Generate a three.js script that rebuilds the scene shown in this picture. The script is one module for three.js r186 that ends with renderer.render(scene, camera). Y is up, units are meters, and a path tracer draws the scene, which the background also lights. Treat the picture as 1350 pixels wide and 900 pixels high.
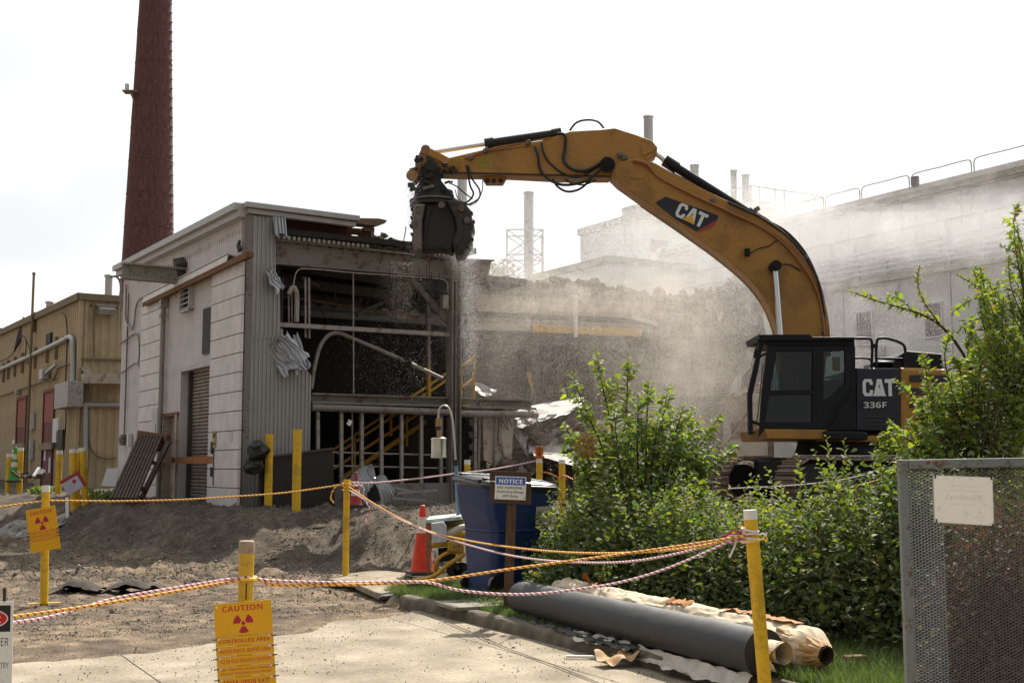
import * as THREE from 'three';
import { mergeGeometries, toCreasedNormals } from 'three/addons/utils/BufferGeometryUtils.js';
import { RoundedBoxGeometry } from 'three/addons/geometries/RoundedBoxGeometry.js';
import { createNoise2D, createNoise3D } from 'simplex-noise';

// ---------- camera ----------
const scene = new THREE.Scene();
const FOC = 1650, PITCH = 5.78 * Math.PI / 180, EYE = new THREE.Vector3(0, 1.6, 0);
const camera = new THREE.PerspectiveCamera(2 * Math.atan(450 / FOC) * 180 / Math.PI, 1.5015, 0.1, 2000);
camera.position.copy(EYE);
camera.rotation.set(PITCH, 0, 0);

// ---------- sky, sun, exposure ----------
const SUN_EL = 50 * Math.PI / 180, SUN_AZ = 19 * Math.PI / 180;   // azimuth to the right of straight ahead
const sunDir = new THREE.Vector3(Math.sin(SUN_AZ) * Math.cos(SUN_EL), Math.sin(SUN_EL), -Math.cos(SUN_AZ) * Math.cos(SUN_EL));
function rng(seed) { let a = seed >>> 0; return () => { a = (a + 0x6d2b79f5) | 0; let t = Math.imul(a ^ (a >>> 15), 1 | a); t = (t + Math.imul(t ^ (t >>> 7), 61 | t)) ^ t; return ((t ^ (t >>> 14)) >>> 0) / 4294967296; }; }
const n2 = createNoise2D(rng(11)), n3 = createNoise3D(rng(12));
const fbm2 = (x, y, o = 4) => { let s = 0, a = 0.5; for (let i = 0; i < o; i++) { s += a * n2(x, y); x = x * 2.03 + 7.1; y = y * 2.03 + 3.7; a *= 0.5; } return s; };
const fbm3 = (x, y, z, o = 4) => { let s = 0, a = 0.5; for (let i = 0; i < o; i++) { s += a * n3(x, y, z); x = x * 2.03 + 5.1; y = y * 2.03 + 3.7; z = z * 2.03 + 1.3; a *= 0.5; } return s; };
const sstep = (a, b, x) => { const t = Math.min(1, Math.max(0, (x - a) / (b - a))); return t * t * (3 - 2 * t); };
const lerp = (a, b, t) => a + (b - a) * t;
{
  const W = 512, H = 256, data = new Float32Array(W * H * 4);
  for (let r = 0; r < H; r++) for (let c = 0; c < W; c++) {
    const up = ((r + 0.5) / H - 0.5) * Math.PI, az = ((c + 0.5) / W - 0.5) * 2 * Math.PI;
    const x = Math.cos(az) * Math.cos(up), y = Math.sin(up), z = Math.sin(az) * Math.cos(up);
    const cs = x * sunDir.x + y * sunDir.y + z * sunDir.z, ang = Math.acos(Math.min(1, Math.max(-1, cs)));
    const glow = Math.exp(-((ang / 1.25) ** 2));
    const yy = Math.max(y, 0.02), k = 1 / (yy + 0.25);
    const cl = fbm2(x * k * 1.3 + 3, z * k * 1.3 - 2, 5), hz = Math.pow(1 - Math.max(0, y), 5);
    let L = 0.115 + 0.92 * glow + 0.12 * hz;
    const cov = sstep(-0.25, 0.35, cl);
    L *= 0.89 + 0.16 * cov;
    const t = 0.5 * (1 - cov) * (1 - hz);
    const o = (r * W + c) * 4;
    data[o] = L * (1 - 0.09 * t); data[o + 1] = L * (1 - 0.01 * t); data[o + 2] = L * (1.0 + 0.05 * t); data[o + 3] = 1;
    if (y < 0) { data[o] = 0.3; data[o + 1] = 0.28; data[o + 2] = 0.25; }
  }
  const sky = new THREE.DataTexture(data, W, H, THREE.RGBAFormat, THREE.FloatType);
  sky.mapping = THREE.EquirectangularReflectionMapping; sky.magFilter = THREE.LinearFilter; sky.needsUpdate = true;
  scene.background = sky; scene.environment = sky;
}
const sun = new THREE.DirectionalLight(new THREE.Color(1.0, 0.93, 0.82), 5.0);
sun.position.copy(sunDir).multiplyScalar(90).add(new THREE.Vector3(0, 0, -25));
sun.target.position.set(0, 0, -25); sun.castShadow = true; sun.shadow.mapSize.set(4096, 4096);
Object.assign(sun.shadow.camera, { left: -45, right: 45, top: 45, bottom: -45, near: 1, far: 250 });
scene.add(sun, sun.target);
const renderer = new THREE.WebGLRenderer({ antialias: true });
renderer.toneMapping = THREE.LinearToneMapping; renderer.toneMappingExposure = 1.52; renderer.shadowMap.enabled = true;

// ---------- from photograph measurements to places ----------
const CP = Math.cos(PITCH), SP = Math.sin(PITCH);
const V = (x, y, z) => new THREE.Vector3(x, y, z);
function ray(px, py) { const u = (px - 675) / FOC, v = (450 - py) / FOC; return V(u, v * CP + SP, -CP + v * SP); }
function P(px, py, d) { const r = ray(px, py); return r.multiplyScalar(d / -r.z).add(EYE); }     // the point at depth d (metres along the view axis on the ground)
const X = (px, d) => (px - 675) / FOC * d / CP;                                                   // about the world x of a column at depth d
class Frame {                                                                                     // a turned upright frame: x along its front, z out of its front
  constructor(o, turn) { this.o = o.clone(); this.turn = turn; this.c = Math.cos(turn); this.s = Math.sin(turn); }
  vec(v) { return V(v.x * this.c - v.z * this.s, v.y, v.x * this.s + v.z * this.c); }
  loc(p) { return this.vec(p.clone().sub(this.o)); }
  F(px, py, z = 0) { const e = this.loc(EYE), r = this.vec(ray(px, py)); return e.addScaledVector(r, (z - e.z) / r.z); }   // the point seen at a pixel on the plane z
  L(px, py, x = 0) { const e = this.loc(EYE), r = this.vec(ray(px, py)); return e.addScaledVector(r, (x - e.x) / r.x); }   // ... on the plane x
  T(px, py, y = 0) { const e = this.loc(EYE), r = this.vec(ray(px, py)); return e.addScaledVector(r, (y - e.y) / r.y); }   // ... on the level y
  place(g) { g.position.copy(this.o); g.rotation.y = this.turn; return g; }
}

// ---------- ground level ----------
const KA = [-1.31, 14.7], KB = [3.3, 5.87];                                  // the kerb's foot line (x, depth)
const kerbSide = (x, d) => { const dx = KB[0] - KA[0], dd = KB[1] - KA[1], l = Math.hypot(dx, dd); return ((x - KA[0]) * -dd + (d - KA[1]) * dx) / l; };  // positive on the planted side
function level(x, z) {
  const d = -z, plain = 0.011 * Math.max(0, d - 17);
  const toe = x > -4 ? 19.9 - 0.08 * Math.min(8, Math.max(0, x + 4)) : 19.9 + Math.pow(-4 - x, 1.15) * 0.75;
  let y = plain;
  const step = sstep(toe, toe + 3.6, d);
  y = lerp(plain, 0.78 + 0.014 * Math.max(0, d - 24), step);
  const pile = (cx, cd, rx, rd, h) => h * Math.exp(-(((x - cx) / rx) ** 2) - (((d - cd) / rd) ** 2));
  y += pile(-1.5, 21.3, 1.3, 1.2, 0.34) + pile(-5.4, 22.4, 1.8, 1.0, 0.08) + pile(-8.6, 26.2, 1.5, 1.1, 0.18) + pile(-10.8, 27.4, 1.1, 1.0, 0.14) + pile(-3.9, 21.6, 0.7, 0.8, 0.1) - pile(-3.2, 21.6, 0.9, 1.3, 0.2);
  const rough = sstep(14, 19, d) * (1 - 0.55 * sstep(26, 34, d)), near = 1 - sstep(10, 14.5, d);
  y += rough * (0.15 * fbm2(x * 0.8, d * 0.8, 4) + 0.11 * fbm2(x * 2.6, d * 2.6, 3)) + (1 - near) * 0.035 * fbm2(x * 1.9 + 4, d * 1.9, 3);
  const k = kerbSide(x, d), verge = sstep(0.05, 0.12, k) * (x > -1.6 ? sstep(-1.75, -1.35, x) : 0);
  y += verge * 0.11 * (1 - sstep(17, 20, d));
  return y;
}

// ---------- geometry helpers: each returns plain triangles with uv in metres ----------
function fin(g, keepUV = false) {
  if (g.index) g = g.toNonIndexed();
  for (const k of Object.keys(g.attributes)) if (!['position', 'normal', 'uv'].includes(k)) g.deleteAttribute(k);
  if (!g.attributes.normal) g.computeVertexNormals();
  if (!keepUV || !g.attributes.uv) projUV(g);
  g.clearGroups && g.clearGroups();
  return g;
}
function projUV(g) {
  const p = g.attributes.position, n = p.count, uv = new Float32Array(n * 2), a = V(), b = V(), c = V();
  for (let i = 0; i < n; i += 3) {
    a.fromBufferAttribute(p, i); b.fromBufferAttribute(p, i + 1); c.fromBufferAttribute(p, i + 2);
    const nx = Math.abs((b.y - a.y) * (c.z - a.z) - (b.z - a.z) * (c.y - a.y)), ny = Math.abs((b.z - a.z) * (c.x - a.x) - (b.x - a.x) * (c.z - a.z)), nz = Math.abs((b.x - a.x) * (c.y - a.y) - (b.y - a.y) * (c.x - a.x));
    const m = nx >= ny && nx >= nz ? 0 : ny >= nz ? 1 : 2;
    [a, b, c].forEach((v, k) => { uv[(i + k) * 2] = m === 0 ? v.z : v.x; uv[(i + k) * 2 + 1] = m === 1 ? v.z : v.y; });
  }
  g.setAttribute('uv', new THREE.BufferAttribute(uv, 2));
}
const mat4 = (pos, rot = [0, 0, 0], scl = [1, 1, 1]) => new THREE.Matrix4().compose(pos, new THREE.Quaternion().setFromEuler(new THREE.Euler(...rot)), V(...scl));
function box(x, y, z, sx, sy, sz, rot, bev = 0) {
  const g = bev ? new RoundedBoxGeometry(sx, sy, sz, 1, Math.min(bev, sx / 2.1, sy / 2.1, sz / 2.1)) : new THREE.BoxGeometry(sx, sy, sz);
  g.applyMatrix4(mat4(V(x, y, z), rot)); return fin(g);
}
const boxAB = (a, b, bev) => box((a.x + b.x) / 2, (a.y + b.y) / 2, (a.z + b.z) / 2, Math.abs(a.x - b.x), Math.abs(a.y - b.y), Math.abs(a.z - b.z), [0, 0, 0], bev);
function along(a, b, up = V(0, 1, 0)) {                       // matrix with z running from a to b, centred
  const z = b.clone().sub(a), l = z.length(); z.normalize();
  if (Math.abs(z.dot(up)) > 0.999) up = V(0, 0, 1);
  const x = up.clone().cross(z).normalize(), y = z.clone().cross(x);
  return [new THREE.Matrix4().makeBasis(x, y, z).setPosition(a.clone().add(b).multiplyScalar(0.5)), l];
}
function bar(a, b, w, h = w, up, bev = 0) { const [m, l] = along(a, b, up); const g = bev ? new RoundedBoxGeometry(w, h, l, 1, bev) : new THREE.BoxGeometry(w, h, l); return fin(g.applyMatrix4(m)); }
function ibeam(a, b, w, h, t = 0.025, up) {                    // an I section: two flanges and a web
  const [m, l] = along(a, b, up);
  return [fin(new THREE.BoxGeometry(w, t, l).translate(0, h / 2 - t / 2, 0).applyMatrix4(m)), fin(new THREE.BoxGeometry(w, t, l).translate(0, -h / 2 + t / 2, 0).applyMatrix4(m)), fin(new THREE.BoxGeometry(t, h - 2 * t, l).applyMatrix4(m))];
}
function cyl(a, b, r1, r2 = r1, n = 12, open = false) { const [m, l] = along(a, b); return fin(new THREE.CylinderGeometry(r2, r1, l, n, 1, open).rotateX(Math.PI / 2).applyMatrix4(m)); }
function tube(pts, r, seg = 0, n = 6, closed = false) { return fin(new THREE.TubeGeometry(new THREE.CatmullRomCurve3(pts, closed, 'centripetal'), seg || pts.length * 6, r, n, closed)); }
function poly(pts, z, depth, bev = 0) {                        // an outline in x, y given thickness along z (centred on z)
  const s = new THREE.Shape(pts.map((p) => new THREE.Vector2(p.x, p.y)));
  const g = new THREE.ExtrudeGeometry(s, { depth: Math.max(0.001, depth - 2 * bev), bevelEnabled: bev > 0, bevelSize: bev, bevelThickness: bev, bevelOffset: -bev, bevelSegments: 2 });
  g.translate(0, 0, z - depth / 2 + bev); return fin(g);
}
function smoothPts(pts, n = 4) { const c = new THREE.CatmullRomCurve3(pts, false, 'centripetal'); return c.getPoints(pts.length * n); }
function quad(a, b, c, d) { const g = new THREE.BufferGeometry(); g.setAttribute('position', new THREE.Float32BufferAttribute([...a.toArray(), ...b.toArray(), ...c.toArray(), ...a.toArray(), ...c.toArray(), ...d.toArray()], 3)); g.setAttribute('uv', new THREE.Float32BufferAttribute([0, 0, 1, 0, 1, 1, 0, 0, 1, 1, 0, 1], 2)); return fin(g, true); }
function lathe(pts, n = 20, at = V(0, 0, 0)) { return fin(new THREE.LatheGeometry(pts.map(([r, y]) => new THREE.Vector2(r, y)), n).translate(at.x, at.y, at.z)); }
function merge(list) { return list.length === 1 ? list[0] : mergeGeometries(list.flat(9)); }
function lump(r, seed, squash = [1, 1, 1], det = 1, amp = 0.35) {  // a broken piece of stone or rubble
  const g = new THREE.IcosahedronGeometry(r, det), p = g.attributes.position, v = V();
  for (let i = 0; i < p.count; i++) { v.fromBufferAttribute(p, i); const k = 1 + amp * n3(v.x / r * 0.9 + seed * 3.1, v.y / r * 0.9, v.z / r * 0.9 + seed); p.setXYZ(i, v.x * k * squash[0], v.y * k * squash[1], v.z * k * squash[2]); }
  g.deleteAttribute('normal'); g.computeVertexNormals(); return fin(g);
}
// ribbed sheet metal between two edges: rows of points across u in [0,1], y from lo(u) to hi(u), ribs of a given pitch and depth, laid on a base shape
function ribbed(width, lo, hi, { pitch = 0.1, depth = 0.02, rows = 1, warp = null, flat = 0.35 } = {}) {
  const n = Math.max(1, Math.round(width / pitch)), pos = [], prof = [];
  for (let i = 0; i < n; i++) { const x0 = i * width / n, w = width / n; prof.push([x0, 0], [x0 + w * flat, 0], [x0 + w * 0.5, depth], [x0 + w * (0.5 + flat), depth]); }
  prof.push([width, 0]);
  const at = (k, r) => { const [x, z] = prof[k], y = lerp(lo(x), hi(x), r / rows), v = V(x, y, z); return warp ? warp(v) : v; };
  for (let k = 0; k < prof.length - 1; k++) for (let r = 0; r < rows; r++) { const a = at(k, r), b = at(k + 1, r), c = at(k + 1, r + 1), d = at(k, r + 1); for (const v of [a, b, c, a, c, d]) pos.push(v.x, v.y, v.z); }
  const g = new THREE.BufferGeometry(); g.setAttribute('position', new THREE.Float32BufferAttribute(pos, 3)); return fin(g);
}

// ---------- materials ----------
function noiseTex(size, f, srgb = true) {                       // tileable: f gets points on a torus
  const d = new Uint8Array(size * size * 4), T = 2 * Math.PI;
  for (let y = 0; y < size; y++) for (let x = 0; x < size; x++) { const c = f(x / size, y / size), o = (y * size + x) * 4; d[o] = c[0]; d[o + 1] = c[1]; d[o + 2] = c[2]; d[o + 3] = 255; }
  const t = new THREE.DataTexture(d, size, size, THREE.RGBAFormat); t.wrapS = t.wrapT = THREE.RepeatWrapping; t.magFilter = THREE.LinearFilter; if (srgb) t.colorSpace = THREE.SRGBColorSpace; t.needsUpdate = true; return t;
}
const tile = (u, v, f, o = 4) => {                              // tileable fbm by blending four offsets
  const w = (x, y) => fbm2(x * f, y * f, o), a = w(u, v), b = w(u - 1, v), c = w(u, v - 1), d = w(u - 1, v - 1);
  const s = lerp(lerp(a, b, u), lerp(c, d, u), v), k = Math.sqrt((u * u + (1 - u) * (1 - u)) * (v * v + (1 - v) * (1 - v))); return s / k;
};
const clamp8 = (x) => Math.max(0, Math.min(255, Math.round(x)));
const TX = {
  grime: noiseTex(512, (u, v) => { const a = tile(u, v, 5, 5), b = tile(u, v, 40, 3), c = 235 + 26 * a + 12 * b; return [clamp8(c), clamp8(c - 1), clamp8(c - 3)]; }),
  streak: noiseTex(512, (u, v) => { const a = tile(u * 1, v, 4, 4), s = tile((u * 30) % 1, v, 3, 3), t = tile(u, v, 18, 2); const c = 236 + 20 * a + 11 * s + 8 * t; return [clamp8(c), clamp8(c - 2), clamp8(c - 5)]; }),
  rust: noiseTex(512, (u, v) => { const a = tile(u, v, 6, 5), b = tile(u, v, 30, 3), k = 0.75 * sstep(0.1, 0.75, a + 0.5 * b) + 0.1 * sstep(-0.2, 0.3, b), q = 10 * b; return [clamp8(240 - 75 * k + q), clamp8(234 - 115 * k + q), clamp8(228 - 140 * k + q)]; }),
  soil: noiseTex(1024, (u, v) => { const a = tile(u, v, 9, 5), b = tile(u, v, 70, 3), c = tile(u, v, 160, 2), w = 178 + 60 * a + 60 * b + 55 * c; return [clamp8(w + 4), clamp8(w - 2), clamp8(w - 10)]; }),
  soilBump: noiseTex(512, (u, v) => { const b = tile(u, v, 34, 4), c = tile(u, v, 110, 2), w = 128 + 110 * b + 60 * c; return [clamp8(w), clamp8(w), clamp8(w)]; }, false),
  concrete: noiseTex(1024, (u, v) => { const a = tile(u, v, 4, 6), b = tile(u, v, 60, 3), s = tile(u, v, 120, 1), sp = s > 0.42 ? -70 * (s - 0.42) / 0.1 : 0, w = 208 + 52 * a + 22 * b + Math.max(-90, sp); return [clamp8(w + 6), clamp8(w), clamp8(w - 12)]; }),
  brick: noiseTex(1024, (u, v) => { const rows = 48, cols = 24, r = Math.floor(v * rows), cu = u * cols + (r % 2) * 0.5, c = Math.floor(cu) % cols, fu = cu - Math.floor(cu), fv = v * rows - r, m = fu < 0.06 || fv < 0.12; const h = Math.sin(r * 127.1 + c * 311.7) * 43758.5, k = h - Math.floor(h), a = tile(u, v, 5, 5), w = m ? 165 : 178 + 34 * k; const q = w + 40 * a + (k > 0.975 ? 30 : 0); return m ? [clamp8(q + 22), clamp8(q + 16), clamp8(q + 12)] : [clamp8(q + 14), clamp8(q), clamp8(q - 2)]; }),
  dirt: noiseTex(1024, (u, v) => { const a = tile(u, v, 3, 6), b = tile(u, v, 24, 4), c = tile(u, v, 90, 2), s = tile((u * 3) % 1, v, 26, 3), k = sstep(-0.05, 0.45, a + 0.35 * b), chip = sstep(0.47, 0.55, c + 0.35 * b), w = 240 + 14 * b; return [clamp8(w - 34 * k - 90 * chip - 24 * Math.max(0, s)), clamp8(w - 30 * k - 95 * chip - 24 * Math.max(0, s)), clamp8(w - 14 * k - 90 * chip - 20 * Math.max(0, s))]; }),
  wood: noiseTex(512, (u, v) => { const a = tile((u * 14) % 1, v, 2, 3), b = tile((u * 50) % 1, (v * 2) % 1, 4, 2), c = tile(u, v, 5, 3), w = 200 + 45 * a + 25 * b + 20 * c; return [clamp8(w), clamp8(w - 6), clamp8(w - 14)]; }),
};
const texOf = (name, rep) => { const t = TX[name].clone(); t.repeat.set(...[].concat(rep).length === 2 ? rep : [rep, rep]); t.needsUpdate = true; return t; };
const lin = (r, g, b) => new THREE.Color().setRGB(r, g, b);
function M(name, c, rough = 0.8, o = {}) {
  const { tex = 'grime', rep = 0.35, metal = 0, bump = null, bumpRep = 1, bumpScale = 0.01, phys = false, ...more } = o;
  const p = { color: Array.isArray(c) ? lin(...c) : c, roughness: rough, metalness: metal, ...more };
  if (tex) p.map = texOf(tex, rep);
  if (bump) { p.bumpMap = texOf(bump, bumpRep); p.bumpScale = bumpScale; }
  const m = new (phys || 'transmission' in more || 'clearcoat' in more || 'sheen' in more ? THREE.MeshPhysicalMaterial : THREE.MeshStandardMaterial)({ side: THREE.DoubleSide, ...p });
  m.name = name; return m;
}

// ---------- scene helpers ----------
const used = new Map();
function numbered(n) { const k = used.get(n) || 0; used.set(n, k + 1); return k ? n + '_' + String(k).padStart(3, '0') : n; }
function tag(o, label, category, group, kind) { if (label) o.userData.label = label; if (category) o.userData.category = category; if (group) o.userData.group = group; if (kind) o.userData.kind = kind; return o; }
function thing(name, label, category, pos = V(0, 0, 0), turn = 0, group) { const g = new THREE.Group(); g.name = numbered(name); g.position.copy(pos); g.rotation.y = turn; scene.add(g); return tag(g, label, category, group); }
function part(parent, name, geo, m, extra) {
  const o = new THREE.Mesh(Array.isArray(geo) ? merge(geo.flat(9)) : geo, m); o.castShadow = o.receiveShadow = true;
  o.name = parent === scene ? numbered(name) : name; parent.add(o); if (extra) Object.assign(o.userData, extra); return o;
}
function solo(name, label, category, geo, m, group) { return tag(part(scene, name, geo, m), label, category, group); }
function struct(name, geo, m) { return tag(part(scene, name, geo, m), null, null, null, 'structure'); }
function copyOf(o, label, pos, turn) { const c = o.clone(); c.name = numbered(o.name.replace(/_\d{3}$/, '')); scene.add(c); if (pos) c.position.copy(pos); if (turn !== undefined) c.rotation.y = turn; c.userData = { ...o.userData, label: label || o.userData.label }; return c; }
function canvas(w, h, draw) { const c = document.createElement('canvas'); c.width = w; c.height = h; draw(c.getContext('2d'), w, h); const t = new THREE.CanvasTexture(c); t.colorSpace = THREE.SRGBColorSpace; return t; }
function fitText(x, str, cx, cy, wide, px, font = 'bold', fam = 'sans-serif') { x.font = `${font} ${px}px ${fam}`; const w = x.measureText(str).width, k = wide / w; x.save(); x.translate(cx, cy); x.scale(k, 1); x.textAlign = 'center'; x.textBaseline = 'middle'; x.fillText(str, 0, 0); x.restore(); }

// ================= SETTING =================
{ // ground: one sheet, fine near the camera and coarse towards the horizon
  const xs = [], zs = [], pos = [], col = [], idx = [];
  for (let x = -1400; x < -32; x += Math.max(2, -x * 0.25)) xs.push(x); for (let x = -32; x <= 26; x += 0.16) xs.push(x); for (let x = 27; x < 1500; x += Math.max(2, x * 0.25)) xs.push(x);
  for (let z = 60; z > 0; z -= 6) zs.push(z); for (let z = 0; z > -40; z -= 0.16) zs.push(z); for (let z = -40; z > -1600; z -= Math.max(1.5, -z * 0.12)) zs.push(z);
  const A = lin(0.42, 0.345, 0.262), B = lin(0.185, 0.15, 0.118), D = lin(0.085, 0.074, 0.064), c = new THREE.Color();
  for (const z of zs) for (const x of xs) {
    const far = Math.abs(x) > 40 || z < -60;
    const y = far ? (z < -40 ? 1.0 : 0) : level(x, z); pos.push(x, y, z);
    const d = -z, pileK = x > -4 ? sstep(18.6, 20.6, d) : sstep(0, 1.6, d - (19.4 + Math.pow(Math.max(0, -4 - x), 1.15) * 0.75));
    const k = 0.5 + 0.9 * fbm2(x * 0.35 + 9, d * 0.55, 4), w = 0.5 + 1.1 * fbm2(x * 1.7, d * 2.4 + 5, 3);
    c.copy(A).lerp(B, Math.min(1, Math.max(0, 0.35 * k + 0.6 * w * sstep(0.3, 0.6, k))));
    const peb = sstep(0.1, 0.42, fbm2(x * 0.9 - 3, d * 1.3, 4)); c.lerp(D, 0.6 * peb); const rut = Math.abs(((x * 0.42 + d * 0.9 + 0.5 * fbm2(x * 0.3, d * 0.3, 2)) % 1.9 + 1.9) % 1.9 - 0.95); c.lerp(D, 0.4 * sstep(0.14, 0.05, rut) * sstep(-0.3, 0.3, n2(x * 0.5, d * 0.5)));
    c.lerp(lin(0.205, 0.178, 0.152).lerp(D, 0.6 * sstep(0.35, 0.75, 0.5 + fbm2(x * 0.7, d * 0.7 + 2, 4))), pileK);
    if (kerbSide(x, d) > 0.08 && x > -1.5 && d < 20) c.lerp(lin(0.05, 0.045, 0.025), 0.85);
    col.push(c.r, c.g, c.b);
  }
  const n = xs.length;
  for (let j = 0; j < zs.length - 1; j++) for (let i = 0; i < n - 1; i++) { const a = j * n + i; idx.push(a, a + 1, a + n, a + 1, a + n + 1, a + n); }
  let g = new THREE.BufferGeometry(); g.setAttribute('position', new THREE.Float32BufferAttribute(pos, 3)); g.setAttribute('color', new THREE.Float32BufferAttribute(col, 3)); g.setIndex(idx);
  g.computeVertexNormals();
  g.setAttribute('uv', new THREE.Float32BufferAttribute(pos.flatMap((_, i) => (i % 3 === 0 ? [pos[i], pos[i + 2]] : [])), 2));
  struct('ground', g, M('ground soil', [1.4, 1.33, 1.25], 0.97, { tex: 'soil', rep: 0.31, vertexColors: true, bump: 'soilBump', bumpRep: 1.25, bumpScale: 0.034 }));
}
const PAVE_EDGE = [[-12, 10.6], [-6.6, 10.5], [-5.9, 10.75], [-5.0, 11.3], [-4.45, 11.8], [-3.6, 12.35], [-3.0, 12.75], [-2.6, 13.6], [-2.1, 13.75], [-1.5, 14.25], [-1.33, 14.62]];
function paveEdge(x) { for (let i = 1; i < PAVE_EDGE.length; i++) if (x <= PAVE_EDGE[i][0]) { const [a, b] = [PAVE_EDGE[i - 1], PAVE_EDGE[i]]; return lerp(a[1], b[1], (x - a[0]) / (b[0] - a[0])) + 0.14 * fbm2(x * 2.7, 3, 4); } return 0; }
const kerbX = (d) => lerp(KA[0], KB[0], (KA[1] - d) / (KA[1] - KB[1]));
{ // old concrete pavement: slabs with thin joints, its far edge lost under dirt
  const m = M('pavement concrete', [0.40, 0.355, 0.295], 0.93, { tex: 'concrete', rep: 0.22, bump: 'soilBump', bumpRep: 1.3, bumpScale: 0.006 });
  const rows = [];
  const strip = (x0, x1, dLo) => {                              // a slab between two lines that run with the kerb
    const pos = [], N = 40, at = (t, s) => { const d = lerp(dLo, 15, s), k = kerbX(d) - t; return [k, d]; };
    const K = 60, J = Math.max(2, Math.ceil((x1 - x0) / 0.12)), grid = [];
    for (let i = 0; i <= K; i++) for (let j = 0; j <= J; j++) {
      const t = lerp(x0, x1, j / J), s = i / K; let [x, d] = at(t, s);
      for (let q = 0; q < 8; q++) { const e = Math.min(paveEdge(x), 14.7); if (d > e && e > 0) { d = lerp(dLo, e, s); x = kerbX(d) - t; } else break; }
      d = Math.min(d, lerp(dLo, Math.max(dLo + 0.1, paveEdge(x) || 14.6), s)); x = kerbX(d) - t;
      grid.push([x, 0.02 + 0.004 * fbm2(x, d, 2) - 0.035 * sstep(0.97, 1, s), -d]);
    }
    for (let i = 0; i < K; i++) for (let j = 0; j < J; j++) { const a = grid[i * (J + 1) + j], b = grid[i * (J + 1) + j + 1], c = grid[(i + 1) * (J + 1) + j + 1], e = grid[(i + 1) * (J + 1) + j]; pos.push(...a, ...c, ...b, ...a, ...e, ...c); }
    const g = new THREE.BufferGeometry(); g.setAttribute('position', new THREE.Float32BufferAttribute(pos, 3)); g.computeVertexNormals(); return fin(g);
  };
  const pavement = struct('pavement', strip(0.0, 0.62, 2), m);
  for (const [a, b] of [[0.632, 4.02], [4.032, 7.6], [7.612, 11]]) part(pavement, 'concrete_slab', strip(a, b, 2), m);
}
{ // kerb: cast concrete, worn edges
  const pos = [], N = 90, dir = V(KB[0] - KA[0], 0, -(KB[1] - KA[1])), len = dir.length(); dir.normalize(); const side = V(-dir.z, 0, dir.x).multiplyScalar(-1);
  const prof = [[0, -0.2], [0.005, 0.03], [0.012, 0.1], [0.03, 0.135], [0.05, 0.142], [0.13, 0.144], [0.155, 0.138], [0.165, 0.11], [0.165, -0.2]];
  const pt = (i, k) => { const t = i / N * len, w = 0.012 * fbm2(t * 3, k * 0.7, 3); return V(KA[0], 0, -KA[1]).addScaledVector(dir, t).addScaledVector(side, prof[k][0] + w).add(V(0, prof[k][1] + 0.5 * w, 0)); };
  for (let i = 0; i < N; i++) for (let k = 0; k < prof.length - 1; k++) { const a = pt(i, k), b = pt(i + 1, k), c = pt(i + 1, k + 1), d = pt(i, k + 1); for (const v of [a, c, b, a, d, c]) pos.push(v.x, v.y, v.z); }
  const cap = prof.map((_, k) => pt(0, k)); for (let k = 1; k < cap.length - 1; k++) for (const v of [cap[0], cap[k], cap[k + 1]]) pos.push(v.x, v.y, v.z);
  const g = new THREE.BufferGeometry(); g.setAttribute('position', new THREE.Float32BufferAttribute(pos, 3));
  struct('kerb', toCreasedNormals(fin(g), 0.9), M('kerb concrete', [0.25, 0.225, 0.19], 0.95, { tex: 'concrete', rep: 0.9, bump: 'soilBump', bumpRep: 2.2, bumpScale: 0.012 }));
}
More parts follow.
